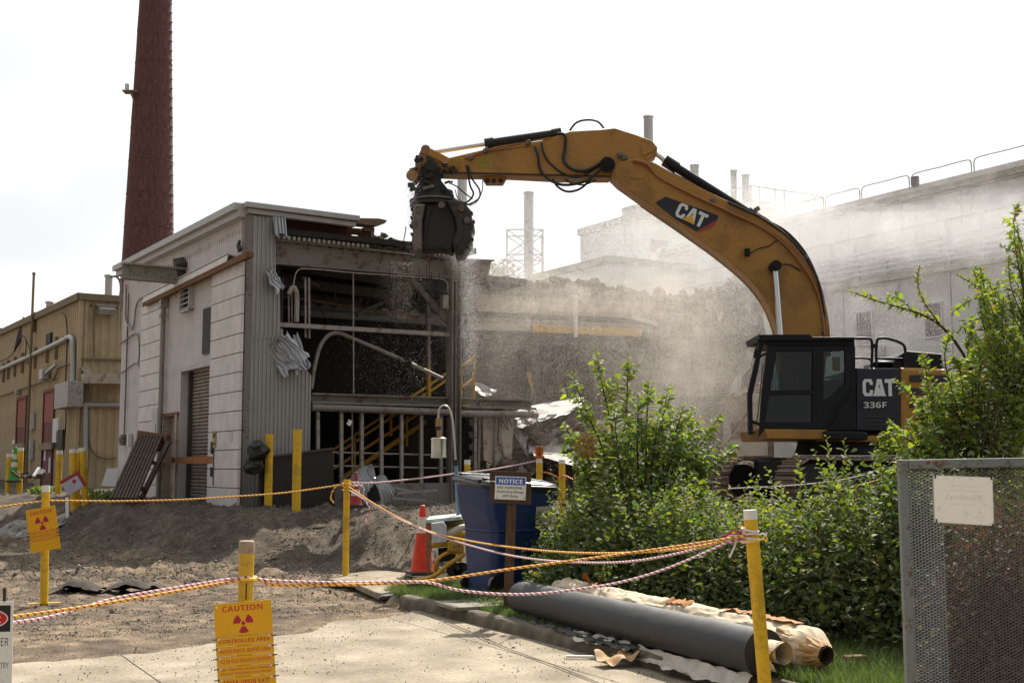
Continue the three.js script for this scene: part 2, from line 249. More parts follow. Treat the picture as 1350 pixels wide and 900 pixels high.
// loose stones: on the pile and the dirt, with a few strewn over the pavement
function scatter(name, geo, m, count, seed, place) {
  const r = rng(seed), im = new THREE.InstancedMesh(geo, m, count), e = new THREE.Euler(), q = new THREE.Quaternion(), c = new THREE.Color(); let n = 0;
  for (let i = 0; i < count * 4 && n < count; i++) { const s = place(r); if (!s) continue; q.setFromEuler(e.set(r() * 6, r() * 6, r() * 6)); if (s.q) q.copy(s.q); im.setMatrixAt(n, new THREE.Matrix4().compose(s.p, q, s.s)); im.setColorAt(n, c.setRGB(...s.c)); n++; }
  im.count = n; im.name = numbered(name); im.castShadow = im.receiveShadow = true; scene.add(im); im.userData.kind = 'stuff'; return im;
}
const stoneM = M('loose stone', [1, 1, 1], 0.9, { tex: null });
{
  const tone = (r) => { const k = 0.12 + 0.2 * r() * r(), w = 0.9 + 0.2 * r(); return [k * 1.08 * w, k * 0.95, k * 0.82]; };
  scatter('gravel', lump(1, 3, [1, 0.7, 0.9], 0, 0.4), stoneM, 70000, 5, (r) => {
    const z = -(17.5 + 10 * Math.pow(r(), 1.3)), x = -13 + r() * 16.5, d = -z; if (kerbSide(x, d) > 0 && d < 17.5) return null;
    const s = 0.006 + 0.016 * Math.pow(r(), 3) + (r() < 0.008 ? 0.04 * r() : 0); return { p: V(x, level(x, z) + s * 0.2, z), s: V(s, s * (0.6 + 0.5 * r()), s * (0.7 + 0.5 * r())), c: tone(r) };
  });
  scatter('gravel', lump(1, 8, [1, 0.6, 0.8], 0, 0.4), stoneM, 40000, 6, (r) => {
    const d = 9.8 + 9.5 * Math.pow(r(), 1.2), x = X(-30 + r() * 720, d); if (kerbSide(x, d) > -0.02 && d < 15.2) return null;
    const e = paveEdge(x), on = d < Math.min(e, 14.6); const bed = 0.5 + fbm2(x * 1.1, d * 1.4, 3); if (on && r() > 0.02 + 0.7 * sstep(0.35, 0, e - d) * bed) return null; if (!on && r() > 0.08 + 0.8 * bed * bed * bed) return null;
    const s = (on ? 0.6 : 1) * (0.003 + 0.011 * Math.pow(r(), 3) + (r() < 0.004 ? 0.03 * r() : 0)); return { p: V(x, (on ? 0.024 : level(x, -d)) + s * 0.25, -d), s: V(s, s * (0.6 + 0.4 * r()), s * (0.7 + 0.5 * r())), c: on ? tone(r).map((v) => v * 0.6) : tone(r) };
  });
  scatter('gravel', lump(1, 9, [1, 0.6, 0.8], 0, 0.3), stoneM, 3200, 7, (r) => {       // crumbs over the pavement and by the kerb
    const d = 7.6 + 7 * r(), x = X(20 + r() * 900, d), k = kerbSide(x, d); if (k > -0.05) return null; const byKerb = k > -0.7; if (!byKerb && r() > 0.3) return null;
    const s = 0.002 + 0.006 * Math.pow(r(), 3); if (fbm2(x * 1.4, d * 1.1 + 3, 3) < -0.05 && r() < 0.75) return null; return { p: V(x, 0.026, -d), s: V(s, s * 0.6, s), c: tone(r).map((v) => v * 0.45) };
  });
}
// grass on the verge
const grassM = M('grass blade', [0.12, 0.19, 0.035], 1, { tex: null, transmission: 0.45, clearcoat: 0.25, clearcoatRoughness: 0.4 });
{
  const g = new THREE.BufferGeometry(); g.setAttribute('position', new THREE.Float32BufferAttribute([-0.5, 0, 0, 0.5, 0, 0, 0.28, 0.55, 0.12, -0.5, 0, 0, 0.28, 0.55, 0.12, -0.3, 0.5, 0.12, -0.3, 0.5, 0.12, 0.28, 0.55, 0.12, 0.1, 1, 0.5], 3)); g.computeVertexNormals(); fin(g);
  scatter('grass', g, grassM, 60000, 15, (r) => {
    const d = 7.4 + 9.5 * r(), k = 0.16 + 3.6 * Math.pow(r(), 1.4), x = kerbX(d) + k * 1.12; if (x > 4.4 || d > 16.2) return null;
    if (d > 13.4 && k > 1.4) return null;
    const dense = 0.5 + fbm2(x * 1.3, d * 1.3 + 8, 3); if (r() > 0.35 + dense) return null;
    const h = (0.05 + 0.09 * r()) * (d < 11 ? 1.2 : 0.85), q = new THREE.Quaternion().setFromEuler(new THREE.Euler((r() - 0.5) * 0.9, r() * 6.28, (r() - 0.5) * 0.9)), t = 0.55 + 0.75 * r();
    return { p: V(x, level(x, -d) - 0.005, -d), s: V(0.006 + 0.004 * r(), h, h * 0.7), q, c: [t * (0.9 + 0.5 * r() * r()), t, t * 0.8] };
  });
}

// ================= THE HALF-DEMOLISHED WHITE WAREHOUSE =================
const TURN = 30.8 * Math.PI / 180;
const WB = new Frame(V(X(322, 25), 0, -25), TURN);
const MW = {
  white: M('white painted sheet', [0.68, 0.66, 0.68], 0.6, { tex: 'streak', rep: 0.28 }),
  panel: M('white wall panel', [0.72, 0.69, 0.69], 0.55, { tex: 'streak', rep: 0.4 }),
  trim: M('pale grey trim', [0.5, 0.5, 0.51], 0.5, { tex: 'streak', rep: 0.5 }),
  ribs: M('grey ribbed metal', [0.40, 0.395, 0.385], 0.48, { metal: 0.55, tex: 'streak', rep: [0.5, 0.2] }),
  torn: M('torn bright sheet metal', [0.5, 0.52, 0.56], 0.42, { metal: 0.55, tex: 'grime', rep: 0.8 }),
  rust: M('rusty steel', [0.2, 0.105, 0.06], 0.9, { tex: 'rust', rep: 1.1 }),
  rustPaint: M('rust streaked paint', [0.5, 0.48, 0.42], 0.7, { tex: 'rust', rep: 0.9 }),
  steel: M('grey painted steel', [0.23, 0.225, 0.21], 0.65, { tex: 'rust', rep: 0.35 }),
  pale: M('galvanised steel', [0.36, 0.355, 0.34], 0.55, { metal: 0.3, tex: 'rust', rep: 0.8 }),
  dark: M('painted interior gloom', [0.035, 0.032, 0.03], 0.95, { tex: 'grime', rep: 0.5 }),  // near-black colour paints in the gloom of the bay and gaps
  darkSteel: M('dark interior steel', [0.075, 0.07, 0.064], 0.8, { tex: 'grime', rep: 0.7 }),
  brown: M('red brown board', [0.13, 0.055, 0.03], 0.9, { tex: 'rust', rep: 0.7 }),
  dust: M('dusty broken masonry', [0.46, 0.39, 0.32], 0.97, { tex: 'soil', rep: 0.8, bump: 'soilBump', bumpRep: 1.7, bumpScale: 0.04 }),
  yellow: M('yellow painted rail', [0.55, 0.31, 0.02], 0.6, { tex: 'grime', rep: 1.4 }),
  glass: M('dark window glass', [0.03, 0.035, 0.035], 0.12, { tex: null }),
  door: M('cream door paint', [0.5, 0.45, 0.4], 0.6, { tex: 'rust', rep: 0.5 }),
  cable: M('black cable', [0.02, 0.02, 0.02], 0.6, { tex: null }),
  shutter: M('roller shutter', [0.42, 0.40, 0.385], 0.55, { tex: 'rust', rep: 0.28, metal: 0.2 }),
  orange: M('orange timber', [0.42, 0.17, 0.05], 0.85, { tex: 'rust', rep: 0.9 }),
  patch: M('dark grey grille', [0.12, 0.12, 0.122], 0.6, { tex: 'grime', rep: 1 }),
};
const wh = thing('warehouse', 'white corrugated metal warehouse with its front torn open, grey girder and dark interior', 'building', WB.o, TURN);
{
  const F = (x, y, z = 0) => WB.F(x, y, z), L = (x, y, k = 0) => WB.L(x, y, k);
  const zOf = (px, py = 560, k = 0) => L(px, py, k).z;
  const farZ = zOf(157), topN = L(320, 273).y, topF = L(163, 352).y, base = 0.3;
  const topAt = (z) => lerp(topN, topF, z / farZ) - 0.12;
  // side wall of ribbed sheet, in the pieces its openings leave
  const wallL = (z0, z1, lo, hi, x = 0) => ribbed(z0 - z1, (u) => lo, (u) => (typeof hi === 'function' ? hi(z0 - u) : hi), { pitch: 0.15, depth: 0.009, flat: 0.45, warp: (v) => V(x - v.z, v.y, z0 - v.x) });
  const zDoorR = zOf(281), zDoorL = zOf(237), zPedL = zOf(216.5), headY = L(250, 487).y, pedY = L(226, 546).y;
  const W = (name, ...a) => part(wh, name, wallL(...a), MW.white);
  W('wall_sheet', 0, zDoorR, base, topAt); W('wall_sheet', zDoorR, zDoorL, headY, topAt); W('wall_sheet', zDoorL, zPedL, pedY, topAt); W('wall_sheet', zPedL, farZ, base, topAt);
  part(wh, 'wall_backing', [box(0.06, 3.6, farZ / 2 + zPedL / 2, 0.03, 7, farZ - zPedL), box(0.06, (topN + headY) / 2, zDoorR / 2 + zDoorL / 2, 0.03, topN - headY - 0.2, zDoorL - zDoorR)], MW.dark);
  // roof edge along the side and the front
  const fasL = (dy, h, out) => bar(V(-out / 2, topN + dy, 0.05), V(-out / 2, topF + dy, farZ - 0.1), out, h);
  part(wh, 'roof_edge', [fasL(-0.06, 0.14, 0.3), fasL(-0.2, 0.13, 0.2)], MW.trim);
  const fe = F(471, 290, 0.1);
  part(wh, 'roof_edge', [bar(V(-0.1, topN - 0.03, 0.1), V(fe.x, fe.y + 0.02, 0.1), 0.26, 0.1), bar(V(-0.02, topN - 0.14, 0.06), V(fe.x - 0.04, fe.y - 0.1, 0.06), 0.14, 0.09)], MW.trim);
  part(wh, 'roof_deck', [bar(V(0.7, topN - 0.1, -0.2), V(0.7, topF - 0.1, farZ), 1.6, 0.06), bar(V(0, topN - 0.08, -0.35), V(fe.x, fe.y - 0.05, -0.35), 0.9, 0.05)], MW.brown);
  { const a = F(472, 289), b = F(512, 293), s = [];
    s.push(poly([F(470, 287), F(500, 287.5), F(511, 290), F(508, 294), F(498, 297), F(470, 294)], -0.2, 0.35), poly([F(486, 297), F(500, 300), F(496, 303), F(484, 302)], -0.3, 0.2), bar(F(470, 296, -0.3), F(508, 292, -0.1), 0.08, 0.03));
    part(wh, 'broken_board', s, M('splintered board', [0.3, 0.22, 0.16], 0.95, { tex: 'wood', rep: 1 })); }
  // two faces of stacked flat panels, joints open, with their corner frames
  const stack = (pl, pr, joints, edge) => {
    const x0 = -0.09, z0 = zOf(pr), z1 = zOf(pl);
    const ys = joints.map((y) => L(pr, y, -0.09).y);
    for (let i = 0; i < ys.length - 1; i++) part(wh, 'wall_panel', box(x0, (ys[i] + ys[i + 1]) / 2, (z0 + z1) / 2, 0.06, ys[i] - ys[i + 1] - 0.016, z0 - z1, [0, 0, 0], 0.006), MW.panel);
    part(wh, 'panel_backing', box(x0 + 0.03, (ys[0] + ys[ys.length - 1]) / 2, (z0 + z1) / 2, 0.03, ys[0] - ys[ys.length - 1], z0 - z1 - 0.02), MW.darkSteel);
  };
  const jA = [341, 362.5, 387.6, 412.5, 438, 463.5, 489, 514.5, 540.5, 566.6, 592.4, 618.3, 644, 672];
  stack(281.5, 322, jA);
  const jy = jA.map((y) => L(322, y, -0.09).y), pyB = jy.filter((y) => y > 0.6);
  { const z0 = zOf(214), z1 = zOf(188), topB = L(214, 387, -0.09).y; const ys = [topB, ...jy.filter((y) => y < topB - 0.1)];
    for (let i = 0; i < ys.length - 1; i++) part(wh, 'wall_panel', box(-0.09, (ys[i] + ys[i + 1]) / 2, (z0 + z1) / 2, 0.06, ys[i] - ys[i + 1] - 0.016, z0 - z1, [0, 0, 0], 0.006), MW.panel);
    part(wh, 'panel_backing', box(-0.06, (topB + base) / 2, (z0 + z1) / 2, 0.03, topB - base, z0 - z1 - 0.02), MW.darkSteel); }
  // rusty rail with white flashing over the panels
  { const a = L(326, 333, -0.2), b = L(189, 399, -0.2);
    part(wh, 'door_rail', [bar(V(-0.15, a.y - 0.03, a.z), V(-0.15, b.y - 0.03, b.z), 0.16, 0.1), bar(V(-0.22, a.y - 0.06, a.z + 0.02), V(-0.22, b.y - 0.06, b.z), 0.03, 0.1)], MW.rust);
    part(wh, 'flashing', [bar(V(-0.22, a.y + 0.06, a.z - 1.2), V(-0.22, b.y + 0.06, b.z), 0.02, 0.15, V(0.25, 1, 0)), bar(V(-0.13, a.y + 0.14, a.z - 1.2), V(-0.13, b.y + 0.14, b.z), 0.2, 0.02, V(0.3, 1, 0))], MW.panel); }
  // crane beam through the wall and its bracket
  { const a = L(250, 365, 0.1), b = a.clone().add(V(-2.3, 0.0, 0.0)); const e = WB.L(159, 361, -1); const out = F(160, 361, a.z).x;
    part(wh, 'crane_beam', ibeam(V(0.2, a.y, a.z), V(out, a.y + 0.02, a.z), 0.3, 0.36, 0.035), M('rust edged grey beam', [0.33, 0.35, 0.31], 0.7, { tex: 'rust', rep: 0.8 }));
    part(wh, 'beam_bracket', [box(-0.12, a.y + 0.28, a.z - 0.05, 0.25, 0.2, 0.35, [0.5, 0, 0.3]), box(-0.1, a.y + 0.12, a.z, 0.2, 0.25, 0.08)], MW.darkSteel);
    const c = L(316, 330, -0.1); part(wh, 'beam_bracket', [bar(c, V(c.x, c.y + 0.14, c.z - 0.12), 0.06, 0.1), bar(V(c.x, c.y + 0.12, c.z - 0.12), V(c.x, c.y + 0.2, c.z - 0.02), 0.05, 0.06)], MW.darkSteel);
    const d = L(160, 366, -0.05); part(wh, 'pipe', [tube([V(-0.35, d.y, d.z), V(-0.2, d.y + 0.02, d.z), V(-0.1, d.y - 0.1, d.z), V(-0.05, d.y - 1.4, d.z)], 0.03)], MW.pale); }
  // louvre vent, dark grille, downpipe
  { const z0 = zOf(256.5, 395), z1 = zOf(243.5, 395), y1 = L(250, 375).y, y0 = L(250, 411).y, zc = (z0 + z1) / 2;
    const v = part(wh, 'vent', [boxAB(V(-0.14, y0, z0), V(0, y1, z0 - 0.04)), boxAB(V(-0.14, y0, z1), V(0, y1, z1 + 0.04)), boxAB(V(-0.14, y1 - 0.04, z0), V(0, y1, z1)), boxAB(V(-0.14, y0, z0), V(0, y0 + 0.04, z1))], MW.trim);
    for (let i = 0; i < 5; i++) part(v, 'slat', box(-0.1, lerp(y0 + 0.09, y1 - 0.09, i / 4), zc, 0.11, 0.012, z0 - z1 - 0.06, [0, 0, 0.75]), MW.trim);
    part(v, 'back_plate', box(-0.03, (y0 + y1) / 2, zc, 0.01, y1 - y0 - 0.06, z0 - z1 - 0.06), MW.dark);
    const g0 = zOf(282.5, 435), g1 = zOf(269.5, 435), gy1 = L(276, 405).y, gy0 = L(276, 466).y;
    const gr = part(wh, 'wall_grille', [boxAB(V(-0.04, gy0, g0), V(-0.005, gy1, g1))], MW.patch);
    for (let i = 0; i < 9; i++) part(gr, 'slat', box(-0.05, (gy0 + gy1) / 2, lerp(g0 - 0.04, g1 + 0.04, i / 8), 0.02, gy1 - gy0 - 0.05, 0.03), MW.patch);
    const zp = zOf(217.5); part(wh, 'downpipe', [cyl(V(-0.13, base, zp), V(-0.13, L(217, 392).y, zp), 0.055, 0.055, 10), box(-0.13, L(217, 400).y, zp, 0.16, 0.3, 0.16), box(-0.13, L(217, 418).y, zp, 0.15, 0.08, 0.15)], MW.pale); }
  // roller shutter set back in its opening
  { const dep = 0.25, z0 = zOf(281), z1 = zDoorL; const sx = dep;
    const yT = headY, n = 42, y0 = 0.55;
    for (let i = 0; i < n; i++) { const y = lerp(y0, yT + 0.1, (i + 0.5) / n), h = (yT + 0.1 - y0) / n; part(wh, 'shutter_slat', box(sx, y, (z0 + z1) / 2, 0.03, h * 0.72, z0 - z1, [0, 0, 0.28], 0.008), MW.shutter); }
    part(wh, 'shutter_back', box(sx + 0.04, (y0 + yT) / 2 + 0.1, (z0 + z1) / 2, 0.02, yT - y0 + 0.4, z0 - z1), MW.darkSteel);
    part(wh, 'door_jamb', [boxAB(V(-0.02, base, z1 - 0.03), V(sx, yT + 0.1, z1 + 0.02))], MW.white);
    part(wh, 'door_jamb', [boxAB(V(-0.02, base, z0), V(sx, yT, z0 + 0.05))], MW.white);
    part(wh, 'door_header', [boxAB(V(-0.03, yT, z0), V(sx, yT + 0.05, z1)), boxAB(V(-0.045, yT - 0.02, z0), V(-0.025, yT + 0.08, z1))], MW.trim);
    part(wh, 'door_guide', bar(V(sx - 0.05, base, z1 + 0.09), V(sx - 0.05, yT, z1 + 0.09), 0.09, 0.1), MW.darkSteel); part(wh, 'door_guide', [bar(V(-0.03, 0.5, z0 + 0.0), V(-0.03, yT - 1.5, z0 + 0.0), 0.05, 0.05)], MW.darkSteel);
    const a = L(281, 606, -0.1), b = L(232, 612, -0.1); part(wh, 'barrier_board', bar(V(-0.1, a.y, a.z + 0.02), V(-0.1, a.y, b.z), 0.05, 0.15), MW.orange);
    part(wh, 'chain_hasp', [bar(L(282, 590, -0.12), L(281, 640, -0.12), 0.03, 0.03), box(-0.13, a.y + 0.25, a.z, 0.06, 0.25, 0.06), box(-0.13, a.y - 0.25, a.z, 0.06, 0.2, 0.06)], MW.darkSteel); }
  // personnel door beside it
  { const z0 = zOf(234.5), z1 = zOf(218.5), y0 = 0.5, x = 0.12, y1 = pedY - 0.03, w = z0 - z1, zc = (z0 + z1) / 2;
    const d = part(wh, 'door', [boxAB(V(x, y0, z0), V(x + 0.05, y0 + 1.0, z1)), boxAB(V(x, y0 + 1.9, z0), V(x + 0.05, y1, z1)), boxAB(V(x, y0 + 1.0, z0), V(x + 0.05, y0 + 1.9, z0 - w * 0.28)), boxAB(V(x, y0 + 1.0, z1 + w * 0.28), V(x + 0.05, y0 + 1.9, z1))], MW.door);
    part(d, 'window_pane', boxAB(V(x + 0.02, y0 + 1.0, z0 - w * 0.28), V(x + 0.035, y0 + 1.9, z1 + w * 0.28)), MW.glass);
    part(d, 'notice', [box(x - 0.008, y0 + 0.85, zc + 0.1, 0.006, 0.28, 0.2), box(x - 0.008, y0 + 0.45, zc + 0.06, 0.006, 0.3, 0.2)], M('faded paper', [0.5, 0.5, 0.55], 0.8));
    part(wh, 'door_header', [boxAB(V(-0.06, y1 - 0.02, zDoorL - 0.03), V(0.2, y1 + 0.06, zPedL))], MW.rust); 
    part(wh, 'door_post', [bar(V(0.02, base, z0 + 0.05), V(0.02, y1, z0 + 0.05), 0.2, 0.12), bar(V(0.02, base, z1 - 0.05), V(0.02, y1, z1 - 0.05), 0.2, 0.1)], MW.door);
    const a = L(229, 606, -0.1); part(wh, 'barrier_board', bar(V(-0.12, a.y, z0 + 0.1), V(-0.12, a.y, z1), 0.05, 0.12), MW.rust); }
  // small fittings on the side wall
  { const s = L(283, 579, -0.13); part(wh, 'warning_notice', box(-0.135, s.y, s.z - 0.04, 0.008, 0.34, 0.2), M('yellow notice', [0.5, 0.37, 0.06], 0.6));
    { const nt = wh.children[wh.children.length - 1]; part(nt, 'notice_print', box(-0.141, s.y + 0.08, s.z - 0.04, 0.004, 0.1, 0.15), MW.darkSteel); part(nt, 'notice_print', box(-0.141, s.y - 0.09, s.z - 0.04, 0.004, 0.05, 0.14), MW.darkSteel); }
    const q = L(304, 574, -0.13), f = []; for (const [dy, h] of [[0.03, 0.1], [-0.08, 0.08]]) f.push(box(-0.125, q.y + dy, q.z, 0.006, h, 0.16)); part(wh, 'notice', f, MW.trim);
    const e = L(162, 580, -0.08); part(wh, 'meter_box', [box(-0.08, e.y, e.z, 0.16, 0.28, 0.2, [0, 0, 0], 0.01), cyl(V(-0.18, e.y, e.z), V(-0.14, e.y, e.z), 0.08, 0.08, 14), cyl(V(-0.06, e.y, e.z), V(-0.06, L(165, 390).y, e.z), 0.022)], MW.steel);
    const w = L(170, 580, -0.08); part(wh, 'switch_box', box(-0.08, w.y, w.z, 0.1, 0.34, 0.16, [0, 0, 0], 0.01), M('white box', [0.7, 0.7, 0.7], 0.5));
    const cb = (pts, r) => tube(pts.map(([x, y]) => L(x, y, -0.06)), r);
    part(wh, 'conduit', cb([[166, 375], [165.5, 420], [168, 428], [175, 432], [180, 400], [205, 388]], 0.025), MW.pale);
    part(wh, 'conduit', cb([[158, 453], [182, 443], [183, 470], [182, 480]], 0.02), MW.steel);
    part(wh, 'conduit', cb([[158, 492], [184, 483], [184, 530], [183, 575]], 0.018), MW.steel);
    const h = L(205, 565, -0.1), wf = part(wh, 'small_window', [boxAB(V(-0.13, h.y - 0.28, h.z - 0.32), V(-0.1, h.y + 0.5, h.z + 0.2))], MW.trim); part(wf, 'window_pane', boxAB(V(-0.14, h.y - 0.2, h.z - 0.22), V(-0.132, h.y + 0.1, h.z + 0.1)), MW.glass);
    part(wh, 'conduit', bar(L(214.5, 555, -0.13), L(214.5, 590, -0.13), 0.03, 0.03), MW.pale); }
  // ---- front: ribbed cladding left standing, torn along its edge ----
  const rib = (x0, edge, loY, opt = {}) => { };
  const fx = (px, py = 400) => F(px, py).x;
  { // corner trim
    part(wh, 'corner_trim', [boxAB(V(-0.06, base, -0.12), V(0.02, topN - 0.2, 0.05)), boxAB(V(-0.02, base, 0.0), V(0.12, topN - 0.2, 0.06))], MW.steel);
    const xs = fx(357), seam = F(340, 446).y;
    const upHi = (x) => lerp(topN - 0.22, F(358, 283).y - 0.05, x / xs) ;
    const jag = (x, s) => 0.05 * n2(x * 9, s);
    // upper sheets: full width to px 355, then narrowing where it was ripped away
    part(wh, 'cladding_sheet', ribbed(fx(352), (x) => seam + 0.0, (x) => upHi(x), { pitch: 0.092, depth: 0.026, flat: 0.3, warp: (v) => V(v.x + 0.08, v.y, v.z + 0.035) }), MW.ribs);
    const e1 = [[352, 318], [355, 330], [356, 352], [362, 356], [364, 400], [363, 425], [368, 446]];
    const x0 = fx(352) + 0.08, hiR = (x) => { const px = lerp(352, 368, (x) / (fx(368) - fx(352))); return px < 356 ? F(354, 300).y : px < 363 ? F(360, 357 + (px - 356) * 3).y : F(365, 432).y; };
    part(wh, 'cladding_sheet', ribbed(fx(368) - fx(352), (x) => seam, (x) => hiR(x) + jag(x, 2), { pitch: 0.092, depth: 0.026, flat: 0.3, warp: (v) => V(v.x + x0, v.y, v.z + 0.03) }), MW.ribs);
    // lower sheets
    const lowHi = (x) => { const xr = x; return seam + 0.05 + (x > fx(370) ? -((x - fx(370)) / (fx(411) - fx(370))) * 0.75 - jag(x, 4) : 0); };
    for (const [a, b] of [[0.08, fx(366)], [fx(366), fx(411)]]) part(wh, 'cladding_sheet', ribbed(b - a, (x) => base, (x) => lowHi(x + a), { pitch: 0.082, depth: 0.026, flat: 0.3, warp: (v) => V(v.x + a, v.y, v.z + 0.028) }), MW.ribs);
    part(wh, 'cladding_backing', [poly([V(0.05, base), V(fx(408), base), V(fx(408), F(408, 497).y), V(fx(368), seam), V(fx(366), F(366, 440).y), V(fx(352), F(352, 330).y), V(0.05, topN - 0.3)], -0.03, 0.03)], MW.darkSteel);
    // curled, torn sheets
    const curl = (A, w, h, tilt, roll, k, m = MW.torn) => { const g = ribbed(w, (x) => 0 + 0.08 * n2(x * 11, k), (x) => h * (1 - 0.25 * Math.abs(n2(x * 7, k + 3))), { pitch: 0.075, depth: 0.04, flat: 0.25, rows: 8, warp: (v) => { const t = v.y / h; return V(v.x + 0.15 * roll * t * t + 0.05 * n2(v.x * 3, t * 2 + k), v.y - 0.25 * h * t * t, v.z + roll * h * 0.55 * t * t + 0.1 * Math.sin(v.x * 6 + k)); } }); g.applyMatrix4(mat4(A, [0, 0, tilt])); return toCreasedNormals(g, 0.5); };
    part(wh, 'torn_sheet', curl(F(376, 438, 0.08), 0.62, 0.85, -2.35, 0.6, 1), MW.torn);
    part(wh, 'torn_sheet', curl(F(393, 440, 0.14), 0.42, 1.0, -2.7, 0.35, 4), MW.torn);
    part(wh, 'torn_sheet', curl(F(362, 352, 0.1), 0.3, 0.62, -2.55, 0.5, 6), MW.torn);
    part(wh, 'torn_sheet', ribbed(fx(371) - fx(354), (x) => F(362, 312).y + 0.12 * n2(x * 8, 2), (x) => F(362, 280).y - 0.12, { pitch: 0.07, depth: 0.05, flat: 0.2, warp: (v) => V(v.x + fx(354), v.y, v.z + 0.14 + 0.3 * (v.y < F(362, 300).y ? 0.4 : 0)) }), MW.torn); }
  // recess above the girder: board, post, broken edge, holes to the sky
  { const a = F(368, 292, -0.5), b = F(492, 296, -0.5), c = F(492, 331, -0.5), d = F(368, 322, -0.5), s = new THREE.Shape([a, b, c, d].map((p) => new THREE.Vector2(p.x, p.y)));
    for (const q of [[[464, 297.5], [482, 299], [482, 302], [464, 300.5]], [[463, 309], [472, 310], [471, 311.5], [463, 311]], [[383, 307], [386, 307.3], [386, 310], [383, 310]]]) s.holes.push(new THREE.Path(q.map(([x, y]) => { const p = F(x, y, -0.5); return new THREE.Vector2(p.x, p.y); })));
    const g = new THREE.ExtrudeGeometry(s, { depth: 0.04, bevelEnabled: false }); g.translate(0, 0, -0.52);
    part(wh, 'recess_board', fin(g), MW.brown);
    part(wh, 'recess_post', bar(F(489.5, 300, -0.3), F(489.5, 330, -0.3), 0.08, 0.12), MW.steel); part(wh, 'bent_angle', [bar(F(363, 304, -0.1), F(373, 316, -0.1), 0.06, 0.09)], MW.steel); }
  // the girder with the toothed edge of the roof deck on it
  const gT = F(593, 341, -0.1), gL = F(354, 316, -0.1), gB = F(592, 366, -0.1), gBL = F(354, 347, -0.1), gy = (x, t) => lerp(t ? gL.y : gBL.y, t ? gT.y : gB.y, (x - gL.x) / (gT.x - gL.x));
  const girderTop = gy(2.4, 1), girderBot = gy(2.4, 0), xEnd = F(649, 343, -0.1).x, xCol = F(599, 440, 0).x;
  part(wh, 'girder', [poly([V(gL.x - 0.05, gL.y), V(xCol, gT.y), V(xCol, gB.y), V(gL.x - 0.05, gBL.y)], -0.16, 0.03), bar(V(gL.x - 0.05, gL.y, -0.1), V(xCol, gT.y, -0.1), 0.2, 0.03), bar(V(gBL.x - 0.05, gBL.y, -0.1), V(xCol, gB.y, -0.1), 0.2, 0.03)], MW.steel);
  { const a = F(606, 342, -0.1), b = F(649, 344, -0.1), c = F(643, 372, -0.1), d = F(606, 366, -0.1);
    part(wh, 'girder_stub', [poly([a, b, c, d], -0.16, 0.03), bar(V(a.x, a.y, -0.1), V(b.x, b.y, -0.1), 0.2, 0.03), bar(V(d.x, d.y, -0.1), V(c.x, c.y, -0.1), 0.2, 0.03), poly([F(641, 364), F(648, 366), F(647, 374), F(640, 371)], -0.1, 0.25)], MW.steel); }
  { const g = [], rr = rng(3); for (let x = gL.x + 0.05; x < F(488, 330).x; x += 0.11) g.push(box(x, gy(x, 1) + 0.055, -0.06, 0.06, 0.075, 0.25, [0, 0, 0.15 * (rr() - 0.5)])); for (let x = F(560, 340).x; x < xCol - 0.1; x += 0.11) g.push(box(x, gy(x, 1) + 0.05, -0.06, 0.06, 0.07, 0.25));
    part(wh, 'deck_edge', g, MW.pale, { kind: 'stuff' }); }
  // rubble hanging over the girder
  { const r = rng(21), g = []; for (let i = 0; i < 130; i++) { const px = 489 + 108 * Math.pow(r(), 0.85), p = F(px, 0 + lerp(321, 345, (px - 489) / 80) - 5 + (r() - 0.5) * 16 - (r() < 0.2 ? 6 : 0), -0.25 - 0.5 * r()); const q = lump(0.05 + 0.13 * r() * r(), i, [1.2, 0.8, 1], 0, 0.5); q.translate(p.x, p.y, p.z); g.push(q); }
    for (let i = 0; i < 45; i++) { const p = F(527 + (r() - 0.5) * 22, 350 + 45 * r(), -0.1 - 0.3 * r()); const q = lump(0.04 + 0.06 * r(), i, [1, 1.2, 1], 0, 0.5); q.translate(p.x, p.y, p.z); g.push(q); }
    g.push(poly([F(490, 322), F(500, 314), F(509, 325), F(520, 322), F(532, 334), F(545, 332), F(560, 340), F(560, 352), F(490, 336)], -0.35, 0.4));
    part(wh, 'hanging_rubble', g, MW.dust, { kind: 'stuff' });
    const b1 = F(572, 333, -0.2); part(wh, 'broken_brickwork', [poly([F(550, 330), F(572, 326), F(594, 324), F(594, 338), F(578, 338), F(577, 334), F(572, 338), F(550, 338)], -0.15, 0.3)], M('broken red brick', [0.2, 0.085, 0.06], 0.95, { tex: 'brick', rep: 0.6 })); 
    part(wh, 'column_flange', [poly([F(593, 343), F(593.5, 310), F(595.5, 306), F(598, 308), F(599, 343)], -0.05, 0.1)], MW.rust); }
  // column, girts, struts
  part(wh, 'column', ibeam(V(xCol, 0.3, -0.02), V(xCol, gT.y, -0.02), 0.28, 0.24, 0.03, V(1, 0, 0)).concat([box(xCol, 3, -0.02, 0.03, 5.4, 0.2)]), MW.steel);
  part(wh, 'girt', [bar(F(352, 427, -0.05), F(592, 441, -0.05), 0.1, 0.09), bar(F(606, 442, -0.05), F(648, 446, -0.05), 0.1, 0.09)], MW.pale);
  part(wh, 'knee_brace', [bar(F(542, 368, -0.3), F(592, 427, -0.3), 0.1, 0.12)], MW.steel);
  part(wh, 'strut', bar(F(564, 396, -0.6), F(565, 482, -0.6), 0.07, 0.09), MW.steel); part(wh, 'yellow_strut', bar(F(565, 482, -0.6), F(565, 525, -0.6), 0.07, 0.09), MW.yellow);
  const tF = (pts, z, r) => tube(pts.map(([x, y]) => F(x, y, z)), r);
  part(wh, 'conduit', tF([[387, 375], [389, 362], [394, 355], [410, 354.5], [470, 360], [560, 366], [586, 369], [590, 374], [590, 385]], 0.03, 0.016), MW.pale);
